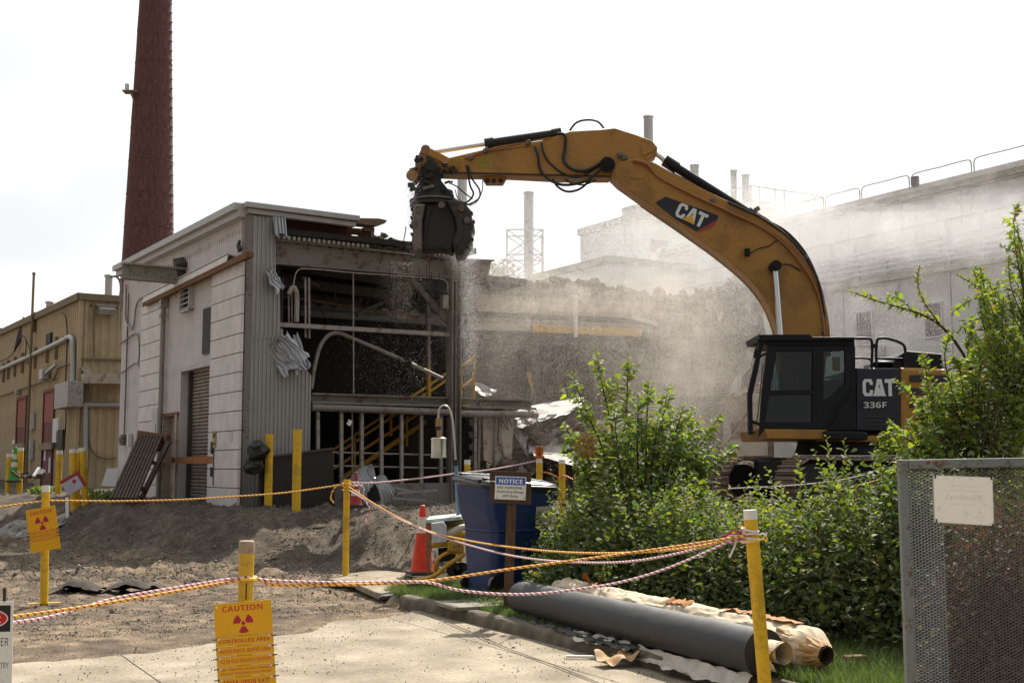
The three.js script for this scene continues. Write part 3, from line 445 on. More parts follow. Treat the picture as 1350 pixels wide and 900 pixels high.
  part(wh, 'conduit', tF([[380, 388], [386, 378], [390, 385], [390.5, 424]], 0.0, 0.055), MW.pale);
  for (const [x, y0, y1, r] of [[380, 385, 425, 0.02], [384, 385, 425, 0.016], [402, 366, 445, 0.026], [407, 366, 446, 0.026], [465.5, 360, 534, 0.017], [366.5, 390, 424, 0.04]]) part(wh, 'vertical_pipe', cyl(F(x, y0, -0.15), F(x + 0.5, y1, -0.15), r, r, 8), MW.pale);
  part(wh, 'bent_pipe', tF([[410, 512], [415, 480], [424, 452], [436, 440], [448, 439.5], [462, 445], [500, 461], [545, 481], [583, 499]], -0.35, 0.045), MW.pale);
  part(wh, 'slack_cable', [tF([[408, 388], [430, 420], [470, 480], [505, 520]], -0.8, 0.01), tF([[410, 392], [440, 396], [440, 372]], -0.7, 0.01)], MW.cable);
  { const g = new THREE.PlaneGeometry(0.42, 0.72, 10, 14), p = g.attributes.position; for (let i = 0; i < p.count; i++) { const x = p.getX(i), y = p.getY(i), t = 0.36 - y; p.setXYZ(i, x * (0.5 + 0.5 * Math.sin(t * 6 + 1)) + 0.1 * n2(t * 3, 1), y, 0.09 * Math.sin(x * 22) + 0.06 * n2(x * 4, y * 4)); } g.deleteAttribute('normal'); g.computeVertexNormals(); const c = F(534, 493, -0.3); g.translate(c.x, c.y, c.z); part(wh, 'torn_membrane', fin(g), MW.cable); }
  part(wh, 'junction_box', box(...F(586, 398, 0.0).toArray(), 0.14, 0.3, 0.14, [0, 0, 0], 0.01), MW.pale);
  part(wh, 'junction_box', box(...F(515, 397, -1.2).toArray(), 0.16, 0.14, 0.1, [0, 0, 0], 0.01), MW.steel);
  // mezzanine edge, sill pipe, studs
  { const yT = F(500, 521, -0.1).y, yB = F(500, 533, -0.1).y, xr = F(700, 524, -0.3).x;
    part(wh, 'floor_beam', [boxAB(V(F(411, 530).x, yB, -0.12), V(xr - 0.1, yT, -0.16)), boxAB(V(F(411, 530).x, yT - 0.03, -0.3), V(xr, yT, 0.02)), boxAB(V(F(411, 530).x, yB - 0.02, -0.2), V(xr - 0.05, yB + 0.02, 0.02))], MW.steel);
    part(wh, 'floor_slab', box((xr + 0.85) / 2, yT - 0.1, -3.2, xr - 0.95, 0.14, 6), MW.darkSteel);
    part(wh, 'sill_pipe', [cyl(F(411, 537, 0.05), F(592, 543.5, 0.05), 0.075, 0.075, 10)], MW.steel);
    part(wh, 'sill_pipe', [cyl(F(606, 545, 0.05), F(708, 547, 0.05), 0.075, 0.075, 10)], MW.steel);
    for (const x of [418.5, 449.5, 476.5, 502.5, 529, 555, 581, 626]) part(wh, 'stud', bar(F(x, 541, -0.06), F(x, 640, -0.06), 0.07, 0.075), MW.pale);
    part(wh, 'thin_stud', bar(F(464, 541, -0.2), F(464, 636, -0.2), 0.03, 0.03), MW.pale);
    part(wh, 'cross_rail', bar(F(411, 595, -0.1), F(592, 600, -0.1), 0.025, 0.03), MW.pale); part(wh, 'cross_rail', bar(F(411, 613, -0.1), F(592, 617, -0.1), 0.025, 0.03), MW.pale);
    part(wh, 'sill', boxAB(V(F(411, 640).x, 0.7, -0.14), V(xCol + 0.3, F(500, 637).y, 0.06)), MW.steel);
    part(wh, 'tag_paper', box(...F(460.5, 557, -0.05).toArray(), 0.09, 0.12, 0.01, [0, 0, -0.5]), M('white tag', [0.8, 0.8, 0.8], 0.7, { tex: null })); }
  // stairs behind the studs
  { const z = -1.5, st = (a, b, w) => bar(F(...a, z), F(...b, z), w, w);
    part(wh, 'stair_rail', [st([435, 595], [590, 491], 0.05)], MW.yellow); part(wh, 'stair_rail', [st([444, 598], [590, 500], 0.05)], MW.yellow);
    part(wh, 'stair_rail', [st([440, 617], [555, 543], 0.06)], MW.yellow); part(wh, 'stair_stringer', [st([448, 632], [560, 556], 0.1)], MW.yellow);
    for (const [x, y0, y1] of [[515, 541, 575], [536, 548, 588], [467, 572, 616], [438, 596, 618]]) part(wh, 'stair_post', bar(F(x, y0, z), F(x, y1, z), 0.05, 0.05), MW.yellow);
    for (let i = 0; i < 12; i++) { const t = i / 11; part(wh, 'stair_tread', box(...F(lerp(452, 556, t), lerp(630, 562, t), z - 0.45).toArray(), 0.28, 0.04, 0.8), MW.darkSteel); }
    const r = -0.2, q = (a, b) => bar(F(...a, r), F(...b, r), 0.045, 0.045);
    part(wh, 'guard_rail', [q([608, 483], [625.5, 470]), q([608, 511], [625.5, 498])], MW.yellow); part(wh, 'guard_post', [q([625.5, 469], [624.5, 527])], MW.yellow); part(wh, 'guard_post', [q([608, 482], [608, 527])], MW.yellow); part(wh, 'floor_mark', box(...F(614, 534.5, 0.04).toArray(), 0.16, 0.03, 0.03), MW.yellow); }
  // inside: shell coloured near-black for the gloom, deck overhead, trussed beam
  { const zb = -8.6, xr = xCol + 0.35;
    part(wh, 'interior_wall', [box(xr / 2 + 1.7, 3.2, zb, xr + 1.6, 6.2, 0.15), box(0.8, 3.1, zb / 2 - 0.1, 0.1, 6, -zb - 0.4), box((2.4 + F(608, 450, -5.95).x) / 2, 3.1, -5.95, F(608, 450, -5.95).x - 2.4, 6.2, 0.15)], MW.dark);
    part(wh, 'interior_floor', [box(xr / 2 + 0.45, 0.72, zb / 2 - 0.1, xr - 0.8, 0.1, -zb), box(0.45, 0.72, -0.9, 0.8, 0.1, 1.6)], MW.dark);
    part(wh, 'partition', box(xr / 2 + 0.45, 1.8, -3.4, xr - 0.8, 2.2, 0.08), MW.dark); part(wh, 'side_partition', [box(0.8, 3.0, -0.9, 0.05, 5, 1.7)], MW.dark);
    part(wh, 'roof_slab', box(xr / 2 + 0.1, girderTop + 0.2, zb / 2, xr + 0.2, 0.12, -zb), MW.dark); part(wh, 'added_sky_block', box(xr + 1.5, girderTop - 0.02, -4.1, 2.7, 0.16, 3.8), MW.dark); part(wh, 'ceiling_deck', ribbed(xr, () => zb, () => -0.1, { pitch: 0.24, depth: 0.06, flat: 0.3, warp: (v) => V(v.x, girderTop + 0.02 - v.z + (v.x - 2.4) * -0.02, v.y) }), MW.darkSteel);  // small slab beyond the column is added to shut out the sky
    for (const z of [-1.9, -3.9, -5.9]) part(wh, 'roof_joist', bar(V(0.85, girderBot + 0.3, z), V(xr, girderBot + 0.1, z), 0.12, 0.22), MW.darkSteel);
    const bm = F(500, 418, -4.2); part(wh, 'interior_beam', [bar(F(395, 409, -4.2), F(610, 424, -4.2), 0.14, 0.28)], M('pale interior beam', [0.2, 0.195, 0.18], 0.8));
    const teeth = []; for (let i = 0; i < 11; i++) { const px = 398 + i * 19.5, py = 404 + i * 1.35, a = F(px, py + 1, -4.15), b = F(px + 9.5, py - 5.5, -4.15), c = F(px + 19, py + 1.6, -4.15); teeth.push(poly([a, b, c], -4.15, 0.2)); } part(wh, 'deck_flutes', teeth, M('pale flute ends', [0.16, 0.155, 0.14], 0.8), { kind: 'stuff' });
    part(wh, 'ceiling_duct', [box(1.4, girderBot - 0.15, -2.4, 0.9, 0.3, 2.2), box(3.2, girderBot - 0.5, -3.1, 3.4, 0.05, 0.05)], MW.darkSteel); part(wh, 'sprinkler_pipe', cyl(V(0.4, girderBot - 0.42, -1.4), V(4.6, girderBot - 0.72, -1.4), 0.03), MW.rust);
    for (const [a, b] of [[[395, 366], [420, 378]], [[470, 415], [560, 372]], [[520, 380], [540, 405]]]) part(wh, 'roof_brace', bar(F(...a, -1.0), F(...b, -1.6), 0.07, 0.09), MW.darkSteel); }
  // the stub of wall right of the column
  { const z = -0.4; part(wh, 'wall_stub', poly([F(635, 549, z), F(676, 546, z), F(672, 612, z), F(655, 615, z), F(636, 606, z)], z, 0.12), M('dirty white plaster', [0.6, 0.57, 0.52], 0.85, { tex: 'rust', rep: 0.4 }));
    part(wh, 'wall_frame', [bar(F(653, 549, z + 0.1), F(651, 630, z + 0.1), 0.04, 0.06), bar(F(659.5, 549, z + 0.1), F(658, 585, z + 0.1), 0.07, 0.06), bar(F(660, 578, z + 0.1), F(667, 618, z + 0.1), 0.05, 0.04), bar(F(632, 549, z), F(630, 640, z), 0.06, 0.06), bar(F(672, 575, z - 0.2), F(672, 614, z - 0.2), 0.09, 0.06)], MW.pale);
    part(wh, 'yellow_post', bar(F(672, 580, -0.7), F(671.5, 628, -0.7), 0.09, 0.09), MW.yellow);
    part(wh, 'opening_shade_sheet', [box(...F(619, 590, -0.7).toArray(), 0.6, 1.6, 0.05)], MW.dark);  // near-black sheet stands in for the shade inside an opening
    for (let i = 0; i < 4; i++) part(wh, 'equipment_box', box(...F(621, 557 + i * 16, -0.55).toArray(), 0.12, 0.14, 0.08), MW.steel); }
}

// ---------- the part already pulled down: broken back wall, roof layers, fallen sheets ----------
const ruin = thing('ruined_building', 'dusty brown broken wall with jagged top and yellow beam behind the falling dust', 'ruined building', WB.o, TURN);
{
  const F = (x, y, z) => WB.F(x, y, z), zW = -5.5, r = rng(31);
  const top = [[604, 365], [620, 371], [640, 374], [660, 371], [690, 376], [720, 370], [735, 368], [760, 374], [775, 372], [790, 378], [812, 382], [826, 385], [845, 389], [860, 393], [880, 394], [905, 391], [930, 388], [945, 384], [958, 378], [972, 371], [984, 368], [994, 376], [1000, 396], [1002, 430], [1010, 470], [1015, 560]];
  const rag = []; for (let i = 0; i < top.length - 1; i++) for (let k = 0; k < 5; k++) { const x = lerp(top[i][0], top[i + 1][0], k / 5), y = lerp(top[i][1], top[i + 1][1], k / 5) + 2.6 * n2(x * 0.19, 4) + 1.3 * n2(x * 0.6, 9); rag.push(F(x, y, zW)); }
  part(ruin, 'back_wall', poly([F(604, 650, zW), ...rag, F(1016, 650, zW)], zW, 0.4), MW.dust);
  // the floor edge that sticks out in layers, with broken ends
  const slab = (z, th, yA, yB, x0, x1, name, m, rough = 2) => { const a = [], b = []; for (let x = x0; x <= x1; x += 6) { a.push(F(x, lerp(yA[0], yA[1], (x - x0) / (x1 - x0)) + rough * n2(x * 0.11, yA[0]), z)); b.push(F(x, lerp(yB[0], yB[1], (x - x0) / (x1 - x0)) + rough * 0.6 * n2(x * 0.13, yB[0]), z)); } return part(ruin, name, poly([...a, ...b.reverse()], z, th), m); };
  slab(-4.6, 1.4, [392, 404], [414, 424], 612, 860, 'roof_layer', M('broken concrete layer', [0.5, 0.43, 0.37], 0.95, { tex: 'concrete', rep: 0.7 }));
  slab(-4.2, 0.8, [420, 430], [428, 440], 610, 850, 'roof_layer', M('fractured grey layer', [0.36, 0.32, 0.28], 0.95, { tex: 'concrete', rep: 0.9 }), 1);
  slab(-3.9, 0.3, [428, 434], [438, 444], 698, 842, 'yellow_beam', M('dusty yellow beam', [0.6, 0.4, 0.06], 0.8, { tex: 'rust', rep: 0.7 }), 0.4);
  slab(-3.9, 0.3, [426, 428], [435, 437], 612, 697, 'pale_beam', M('dusty pale beam', [0.45, 0.41, 0.36], 0.9), 0.4);
  part(ruin, 'recess_shade_panel', [poly([F(610, 440, -5.1), F(850, 448, -5.1), F(850, 560, -5.1), F(610, 545, -5.1)], -5.1, 0.2)], M('brown painted recess shade', [0.2, 0.16, 0.125], 0.97, { tex: 'soil', rep: 0.7 }));  // slab proud of the wall; its dark brown paints the shade of a recess
  for (const [x, y0, y1, w] of [[865, 425, 570, 0.22], [916, 415, 580, 0.26], [700, 445, 560, 0.16], [782, 446, 560, 0.16], [985, 440, 570, 0.24]]) part(ruin, 'pilaster', bar(F(x, y0, -4.9), F(x, y1, -4.9), w, 0.3), MW.dust);
  // crumbled rim
  const g = []; for (let i = 0; i < 420; i++) { const k = Math.floor(r() * (top.length - 3)), t = r(), x = lerp(top[k][0], top[k + 1][0], t), y = lerp(top[k][1], top[k + 1][1], t), p = F(x, y + (r() - 0.25) * 34 * r(), zW + 0.2 + 0.9 * r()); const q = lump(0.05 + 0.2 * r() * r(), i, [1.2, 0.7, 1], 0, 0.5); q.applyMatrix4(mat4(p, [r() * 3, r() * 3, r() * 3])); g.push(q); }
  for (let i = 0; i < 160; i++) { const x = 850 + 140 * r(), y = 395 + 70 * r() * r(), p = F(x, y, zW + 0.3 + 0.5 * r()); const q = lump(0.08 + 0.2 * r() * r(), i + 500, [1.2, 0.8, 1], 0, 0.5); q.applyMatrix4(mat4(p, [r() * 3, r() * 3, r() * 3])); g.push(q); }
  part(ruin, 'rubble', g, MW.dust, { kind: 'stuff' });
  const white = M('dusty white sheet', [0.62, 0.59, 0.55], 0.7, { tex: 'streak', rep: 0.5 });
  part(ruin, 'hanging_strip', poly([F(744, 390, -4), F(751, 391, -4), F(750, 446, -4), F(746, 447, -4)], -3.6, 0.05), white);
  part(ruin, 'hanging_strip', poly([F(827, 416, -4), F(862, 426, -4), F(862, 431, -4), F(826, 421, -4)], -3.8, 0.08), white);
  part(ruin, 'hanging_strip', poly([F(951, 410, -4.6), F(946, 422, -4.6), F(948, 423, -4.6), F(953, 411, -4.6)], -4.6, 0.06), white);
  const sheet = (pts, z, k, m = white) => { const ps = pts.map(([x, y]) => F(x, y, z)); const A = ps[0], B = ps[1], C = ps[2], D = ps[3], g = new THREE.BufferGeometry(), pos = [], n = 22, mm = 6; const at = (i, j) => { const u = i / n, v = j / mm, a = A.clone().lerp(B, u), b = D.clone().lerp(C, u), p = a.lerp(b, v); p.z += 0.05 * (i % 2) + 0.22 * n2(u * 2 + k, v * 2); return p; }; for (let i = 0; i < n; i++) for (let j = 0; j < mm; j++) { const a = at(i, j), b = at(i + 1, j), c = at(i + 1, j + 1), d = at(i, j + 1); for (const v of [a, b, c, a, c, d]) pos.push(v.x, v.y, v.z); } g.setAttribute('position', new THREE.Float32BufferAttribute(pos, 3)); return fin(g); };
  part(ruin, 'bent_sheet', sheet([[972, 404], [990, 384], [1001, 428], [990, 438]], -4.8, 1), white);
  part(ruin, 'bent_sheet', sheet([[985, 462], [992, 466], [966, 524], [958, 528]], -4.2, 3), white);
  part(ruin, 'bent_sheet', sheet([[958, 520], [1004, 500], [1004, 516], [955, 531]], -4.0, 5), M('stained ribbed sheet', [0.5, 0.44, 0.36], 0.8, { tex: 'rust', rep: 0.5 }));
  part(ruin, 'low_block', poly([F(953, 531, -4.4), F(1004, 518, -4.4), F(1010, 600, -4.4), F(950, 602, -4.4)], -4.6, 0.6), M('pale dusty block', [0.5, 0.43, 0.36], 0.9, { tex: 'streak', rep: 0.4 }));
  part(ruin, 'red_patch', poly([F(968, 556, -4.2), F(1000, 554, -4.2), F(1000, 578, -4.2), F(968, 578, -4.2)], -4.28, 0.08), M('brick patch', [0.3, 0.16, 0.12], 0.95, { tex: 'brick', rep: 0.6 }));
  for (const [a, b] of [[[930, 478], [990, 466]], [[928, 472], [984, 470]], [[950, 600], [985, 545]]]) part(ruin, 'bent_rod', bar(F(...a, -4.2), F(...b, -4.2), 0.04, 0.04), MW.steel);
  part(ruin, 'yellow_rail', [bar(F(694, 490, -4), F(702, 516, -4), 0.05, 0.05), bar(F(698, 488, -4), F(701, 514, -4), 0.04, 0.04)], MW.yellow);
}
{ // bars, wires and strips left hanging from the broken edges
  const F = (x, y, z) => WB.F(x, y, z), r = rng(58);
  for (let i = 0; i < 16; i++) { const px = 615 + 370 * r(), py = 388 + 40 * r(), z = -4.0 - 0.4 * r(), a = F(px, py, z), n = 0.3 + 0.7 * r(); part(ruin, 'bent_bar', tube([a, a.clone().add(V(0.1 * (r() - 0.5), -n * 0.4, 0.25 * r())), a.clone().add(V(0.35 * (r() - 0.5), -n, 0.3 * r())), a.clone().add(V(0.7 * (r() - 0.5), -n * 1.15, 0.35 * r()))], 0.012, 14, 5), MW.rust); }
  for (let i = 0; i < 9; i++) { const px = 500 + 88 * r(), a = F(px, 344 + 20 * r(), 0.05), n = 0.3 + 0.9 * r(); part(wh, 'hanging_wire', tube([a, a.clone().add(V(0.04 * (r() - 0.5), -n * 0.5, 0.03)), a.clone().add(V(0.15 * (r() - 0.5), -n, 0.05))], 0.008, 12, 5), MW.cable); }
  for (let i = 0; i < 7; i++) { const px = 640 + 60 * r(), a = F(px, 524 + 20 * r(), -0.3), n = 0.2 + 0.5 * r(); part(wh, 'bent_bar', tube([a, a.clone().add(V(0.3 * r(), -n * 0.3, 0.1)), a.clone().add(V(0.45 * r(), -n, 0.1))], 0.012, 12, 5), MW.rust); }
  for (let i = 0; i < 6; i++) { const a = F(494 + 90 * r(), 318 + 14 * r(), -0.3), n = 0.15 + 0.3 * r(); part(wh, 'bent_bar', tube([a, a.clone().add(V(0.12 * (r() - 0.5), n * 0.6, 0.05)), a.clone().add(V(0.4 * (r() - 0.5), n, 0.1))], 0.012, 12, 5), MW.rust); }
}
// fallen sheets and beams on the ground in front of it
const fallen = thing('roof_wreckage', 'white ribbed roof sheets collapsed in a heap left of the tall sapling', 'wreckage', WB.o, TURN);
{
  const F = (x, y, z) => WB.F(x, y, z);
  const strip = (A, B, C, D, n, depth, m, name) => { const pos = [], at = (i, j) => { const v = i / n, u = j / 10, p = A.clone().lerp(B, u).lerp(D.clone().lerp(C, u), v); p.y += (i % 2 ? depth : 0) + 0.05 * Math.sin(u * 5 + i * 0.2); p.z += 0.06 * n2(u * 3, v * 3); return p; }; for (let i = 0; i < n; i++) for (let j = 0; j < 10; j++) { const a = at(i, j), b = at(i, j + 1), c = at(i + 1, j + 1), d = at(i + 1, j); for (const v of [a, b, c, a, c, d]) pos.push(v.x, v.y, v.z); } const g = new THREE.BufferGeometry(); g.setAttribute('position', new THREE.Float32BufferAttribute(pos, 3)); part(fallen, name, fin(g), m); };
  const w = M('fallen white sheet', [0.58, 0.57, 0.55], 0.75, { tex: 'streak', rep: 0.5 }), d = M('crushed grey sheet', [0.3, 0.29, 0.28], 0.5, { tex: 'grime', rep: 0.8, metal: 0.4 });
  strip(F(672, 546, -1.6), F(765, 520, -2.6), F(775, 536, -1.2), F(672, 556, -0.6), 10, 0.03, w, 'roof_sheet');
  strip(F(672, 556, -0.7), F(760, 540, -1.0), F(700, 560, -0.3), F(672, 563, -0.4), 8, 0.04, d, 'roof_sheet');
  strip(F(622, 506, -1.2), F(655, 512, -1.0), F(648, 522, -0.3), F(624, 516, -0.4), 8, 0.04, d, 'roof_sheet');
  strip(F(672, 566, -0.9), F(693, 562, -1.2), F(696, 598, -0.4), F(690, 596, -0.5), 8, 0.05, w, 'crumpled_sheet');
  strip(F(694, 580, -1.4), F(740, 560, -1.8), F(755, 592, -0.8), F(698, 600, -0.5), 12, 0.05, w, 'crumpled_sheet');
  strip(F(668, 640, 0.2), F(700, 596, -0.8), F(716, 600, -0.6), F(690, 645, 0.5), 8, 0.05, d, 'crumpled_sheet');
  strip(F(700, 596, -0.6), F(790, 606, -0.8), F(790, 616, 0.2), F(704, 604, 0.2), 6, 0.04, w, 'crumpled_sheet');
  for (const [a, b, z] of [[[640, 628], [760, 600], -0.6], [[690, 600], [830, 610], -0.5], [[600, 640], [690, 632], 0.3], [[668, 596], [745, 575], -1]]) part(fallen, 'bent_beam', bar(F(...a, z), F(...b, z - 0.5), 0.07, 0.06), d);
  const r = rng(77), g = []; for (let i = 0; i < 130; i++) { const p = F(700 + 130 * r(), 560 + 60 * r(), -2.4 + 1.6 * r()), q = lump(0.08 + 0.25 * r() * r(), i, [1.2, 0.7, 1], 0, 0.5); q.applyMatrix4(mat4(p, [r() * 3, r() * 3, 0])); g.push(q); }
  for (let i = 0; i < 160; i++) { const p = F(610 + 380 * r(), 610 + 30 * r(), -1.8 + 1.8 * r()), q = lump(0.06 + 0.25 * r() * r(), i + 9, [1.2, 0.7, 1], 0, 0.5); q.applyMatrix4(mat4(p, [r() * 3, r() * 3, 0])); g.push(q); }
  part(fallen, 'rubble', g, MW.dust, { kind: 'stuff' });
}

// ================= EXCAVATOR =================
const EXD = 25.6;
const ex = thing('excavator', 'orange and black tracked excavator with raised boom and grapple over the torn warehouse', 'excavator', V(X(1090, EXD), 0.84, -EXD));
{
  const O = ex.position, D = (dz) => EXD - dz;                                    // dz: metres nearer than the boom
  const p = (px, py, dz = 0) => P(px, py, D(dz)).sub(O), pp = (l, dz = 0) => l.map(([x, y]) => p(x, y, dz));
  const outline = (l, dz, th, bev = 0.02) => poly(pp(l, dz + th / 2), dz, th, bev);   // traced on the face towards the road
  const ME = {
    orange: M('machine yellow paint', [0.46, 0.222, 0.032], 0.48, { tex: 'dirt', rep: 0.27, clearcoat: 0.12, clearcoatRoughness: 0.4 }),
    black: M('machine black paint', [0.013, 0.0135, 0.016], 0.5, { tex: 'dirt', rep: 0.5, phys: true, specularIntensity: 0.5 }),
    navy: M('dark side panel', [0.013, 0.017, 0.03], 0.48, { tex: 'dirt', rep: 0.5 }),
    chrome: M('chrome rod', [0.72, 0.72, 0.72], 0.15, { metal: 1, tex: null }),
    hose: M('rubber hose', [0.016, 0.016, 0.017], 0.5, { tex: null }),
    line: M('painted steel line', [0.30, 0.12, 0.03], 0.45, { tex: null }),
    grey: M('worn steel', [0.2, 0.19, 0.18], 0.55, { metal: 0.6, tex: 'rust', rep: 0.8 }),
    track: M('dusty track steel', [0.33, 0.275, 0.23], 0.8, { metal: 0.3, tex: 'rust', rep: 0.8 }),
    soot: M('grimy black steel', [0.02, 0.02, 0.02], 0.65, { tex: 'grime', rep: 1 }),
    tan: M('dusty worn yellow', [0.42, 0.27, 0.13], 0.7, { tex: 'rust', rep: 1.2 }),
    glass: new THREE.MeshPhysicalMaterial({ color: lin(0.4, 0.49, 0.47), roughness: 0.03, transmission: 1, thickness: 0, side: THREE.DoubleSide }),
    grille: M('dark louvre', [0.03, 0.028, 0.027], 0.6, { tex: null }),
    seat: M('seat cloth', [0.03, 0.03, 0.032], 0.9, { tex: null }),
    white: M('white lettering', [0.72, 0.72, 0.72], 0.5, { tex: null }), red: M('red stripe', [0.42, 0.03, 0.04], 0.5, { tex: null }), logoYellow: M('emblem yellow', [0.75, 0.4, 0.03], 0.5, { tex: null }),
  };
  // boom
  const boomUp = smoothPts(pp([[1092, 470], [1089, 445], [1085, 410], [1075, 375], [1058, 340], [1032, 310], [1005, 291], [960, 270], [900, 240], [862, 219]]), 3), boomLo = smoothPts(pp([[846, 268], [900, 305], [950, 341], [985, 371], [1006, 397], [1019, 425], [1026, 450], [1028, 480]]), 3);
  const nose = pp([[838, 213], [818, 216], [806, 224], [805, 236], [815, 246]]);
  const boomShape = [...boomUp, ...nose, ...boomLo];
  const boom = part(ex, 'boom', poly(boomShape, 0, 0.56, 0.02), ME.orange);
  part(boom, 'weld_plate', outline([[810, 225], [830, 222], [852, 229], [847, 236], [830, 234], [828, 243], [838, 253], [828, 250], [812, 238]], 0.285, 0.02, 0.004), ME.orange);
  part(boom, 'boom_foot', outline([[1026, 450], [1092, 450], [1082, 560], [1040, 560]], 0, 0.5), ME.orange);
  for (const dz of [0.3, -0.3]) part(boom, 'boom_edge', [...boomLo.slice(0, -1).map((a, i) => bar(V(a.x, a.y, dz * 0.85), V(boomLo[i + 1].x, boomLo[i + 1].y, dz * 0.85), 0.06, 0.02))], ME.orange);
  // side emblem: dark swept plate with white letters, yellow triangle and red stripe
  const zS = 0.287;
  const badge = part(boom, 'side_emblem', outline([[864, 267], [877.5, 259], [947.5, 284], [946, 289], [940, 296.5], [919.5, 305.5], [891.5, 289]], zS, 0.008, 0), ME.navy);
  part(badge, 'red_stripe', outline([[918, 304.8], [946, 289.6], [944.5, 292.5], [939, 298], [921, 305.6]], zS + 0.008, 0.006, 0), ME.red);
  const C0 = p(890.5, 276, zS), C1 = p(924, 291.5, zS), ux = C1.clone().sub(C0).normalize(), uy = V(-ux.y, ux.x, 0);
  const letter = (glyph, A, sx, sy, z, m, parent) => { for (const g of glyph) { const sh = new THREE.Shape(g.map(([a, b]) => new THREE.Vector2(A.x + ux.x * a * sx + uy.x * b * sy, A.y + ux.y * a * sx + uy.y * b * sy))); const e = new THREE.ExtrudeGeometry(sh, { depth: 0.006, bevelEnabled: false }); e.translate(0, 0, z); part(parent, 'letter', fin(e), m); } };
  // letters drawn in a unit box
  const GC = [[[0.95, 0.66], [0.95, 0.8], [0.82, 1], [0.2, 1], [0, 0.82], [0, 0.18], [0.2, 0], [0.82, 0], [0.95, 0.18], [0.95, 0.36], [0.66, 0.36], [0.66, 0.24], [0.6, 0.18], [0.36, 0.18], [0.3, 0.24], [0.3, 0.76], [0.36, 0.82], [0.6, 0.82], [0.66, 0.76], [0.66, 0.66]]];
  const GA = [[[0, 0], [0.32, 1], [0.7, 1], [1.02, 0], [0.72, 0], [0.51, 0.74], [0.3, 0]]], GT = [[[0.0, 1], [0.95, 1], [0.95, 0.78], [0.63, 0.78], [0.63, 0], [0.32, 0], [0.32, 0.78], [0, 0.78]]];
  const word = (A, w, h, z, mW, mT, parent) => { const s = (k) => A.clone().addScaledVector(ux, k * w); letter(GC, s(0), w * 0.33, h, z, mW, parent); letter(GA, s(0.33), w * 0.36, h, z, mW, parent); letter(GT, s(0.68), w * 0.34, h, z, mW, parent); letter([[[0, 0], [0.5, 0.52], [1, 0]]], s(0.28), w * 0.44, h, z + 0.007, mT, parent); };
  { const A = p(889, 284, zS); word(A, p(927, 300, zS).sub(A).length() * 1.0, 0.31, zS + 0.006, ME.white, ME.logoYellow, badge); }
  // boom cylinder, lamp and pins
  { const a = p(1022, 351, 0.42), b = p(1030, 452, 0.42); part(ex, 'boom_cylinder_rod', cyl(a, b, 0.06, 0.06, 14), ME.chrome); part(ex, 'boom_cylinder_pin', [cyl(V(a.x, a.y, 0.2), V(a.x, a.y, 0.55), 0.11, 0.11, 16), cyl(V(a.x, a.y, 0.5), V(a.x, a.y, 0.58), 0.06, 0.06, 10)], ME.black);
    const h = p(985, 333, 0.34); part(ex, 'work_lamp', [box(h.x, h.y, 0.38, 0.1, 0.16, 0.14, [0, 0, 0], 0.02)], ME.black); part(ex, 'lamp_wire', tube([p(988, 334, 0.32), p(1002, 327, 0.3), p(1014, 324, 0.3), p(1024, 316, 0.3)], 0.012), ME.hose); part(ex, 'lamp_wire', tube([p(1028, 348, 0.32), p(1042, 349, 0.3), p(1056, 357, 0.3)], 0.012), ME.hose); }
  // stick
  const stick = part(ex, 'stick', outline([[575, 229], [568, 214], [572, 200], [589, 208.5], [638, 197], [684, 190], [714, 185], [736, 178], [752, 173], [795, 170.5], [811, 168.5], [835, 176], [860, 185], [867, 194], [866, 204], [852, 211], [838, 217], [812, 226], [804, 234.5], [742, 234.5], [663, 230.5], [600, 230]], 0, 0.46, 0.02), ME.orange);
  part(stick, 'lower_plate', [bar(p(582, 230.5), p(804, 236), 0.5, 0.03)], ME.soot);
  part(stick, 'yellow_scrawl', outline([[634, 205], [652, 202], [651, 222], [626, 222]], 0.233, 0.004, 0), M('faded lime paint', [0.36, 0.27, 0.03], 0.6, { tex: 'rust', rep: 2 }));
  part(stick, 'pivot_boss', [cyl(p(801, 217, 0.16), p(801, 217, 0.4), 0.16, 0.16, 18), cyl(p(801, 217, 0.38), p(801, 217, 0.43), 0.07, 0.07, 12)], ME.black);
  part(stick, 'lug', outline([[845, 192], [862, 189], [866, 196], [848, 206]], 0.24, 0.03, 0.004), ME.orange);
  { const L = outline([[638, 231], [670, 231.5], [663, 243], [641, 243], [636, 236]], 0, 0.16, 0.02); part(stick, 'bolt_lug', L, ME.orange); for (const x of [642.5, 651, 660]) part(stick.children[stick.children.length - 1], 'lug_eye', cyl(p(x, 238, 0.07), p(x, 238, 0.1), 0.05, 0.05, 12), ME.soot); }
  part(ex, 'stick_cylinder', [cyl(p(641, 189.5, 0), p(737, 175.5, 0), 0.095, 0.095, 14), cyl(p(639, 190, 0), p(651, 188, 0), 0.12, 0.12, 14), cyl(p(728, 177, 0), p(740, 175, 0), 0.115, 0.115, 14)], ME.soot);
  part(ex, 'stick_cylinder_rod', cyl(p(572, 200.5, 0), p(641, 189.5, 0), 0.05, 0.05, 12), ME.chrome);
  part(ex, 'boom_top_cylinder', [cyl(p(876, 211, 0.05), p(990, 283, 0.05), 0.1, 0.1, 14), cyl(p(876, 211, 0.05), p(893, 222, 0.05), 0.13, 0.13, 14), cyl(p(985, 279, 0.05), p(1000, 289, 0.05), 0.12, 0.12, 12)], ME.black);
  part(ex, 'boom_top_rod', cyl(p(862, 200, 0.05), p(878, 212, 0.05), 0.055, 0.055, 10), ME.chrome);
  // hoses and pipes
  const H = (name, l, dz, r, m = ME.hose) => part(ex, name, tube(pp(l, dz).map((v, i) => v.add(V(0, 0, 0.03 * Math.sin(i * 2)))), r, l.length * 8, 7), m);
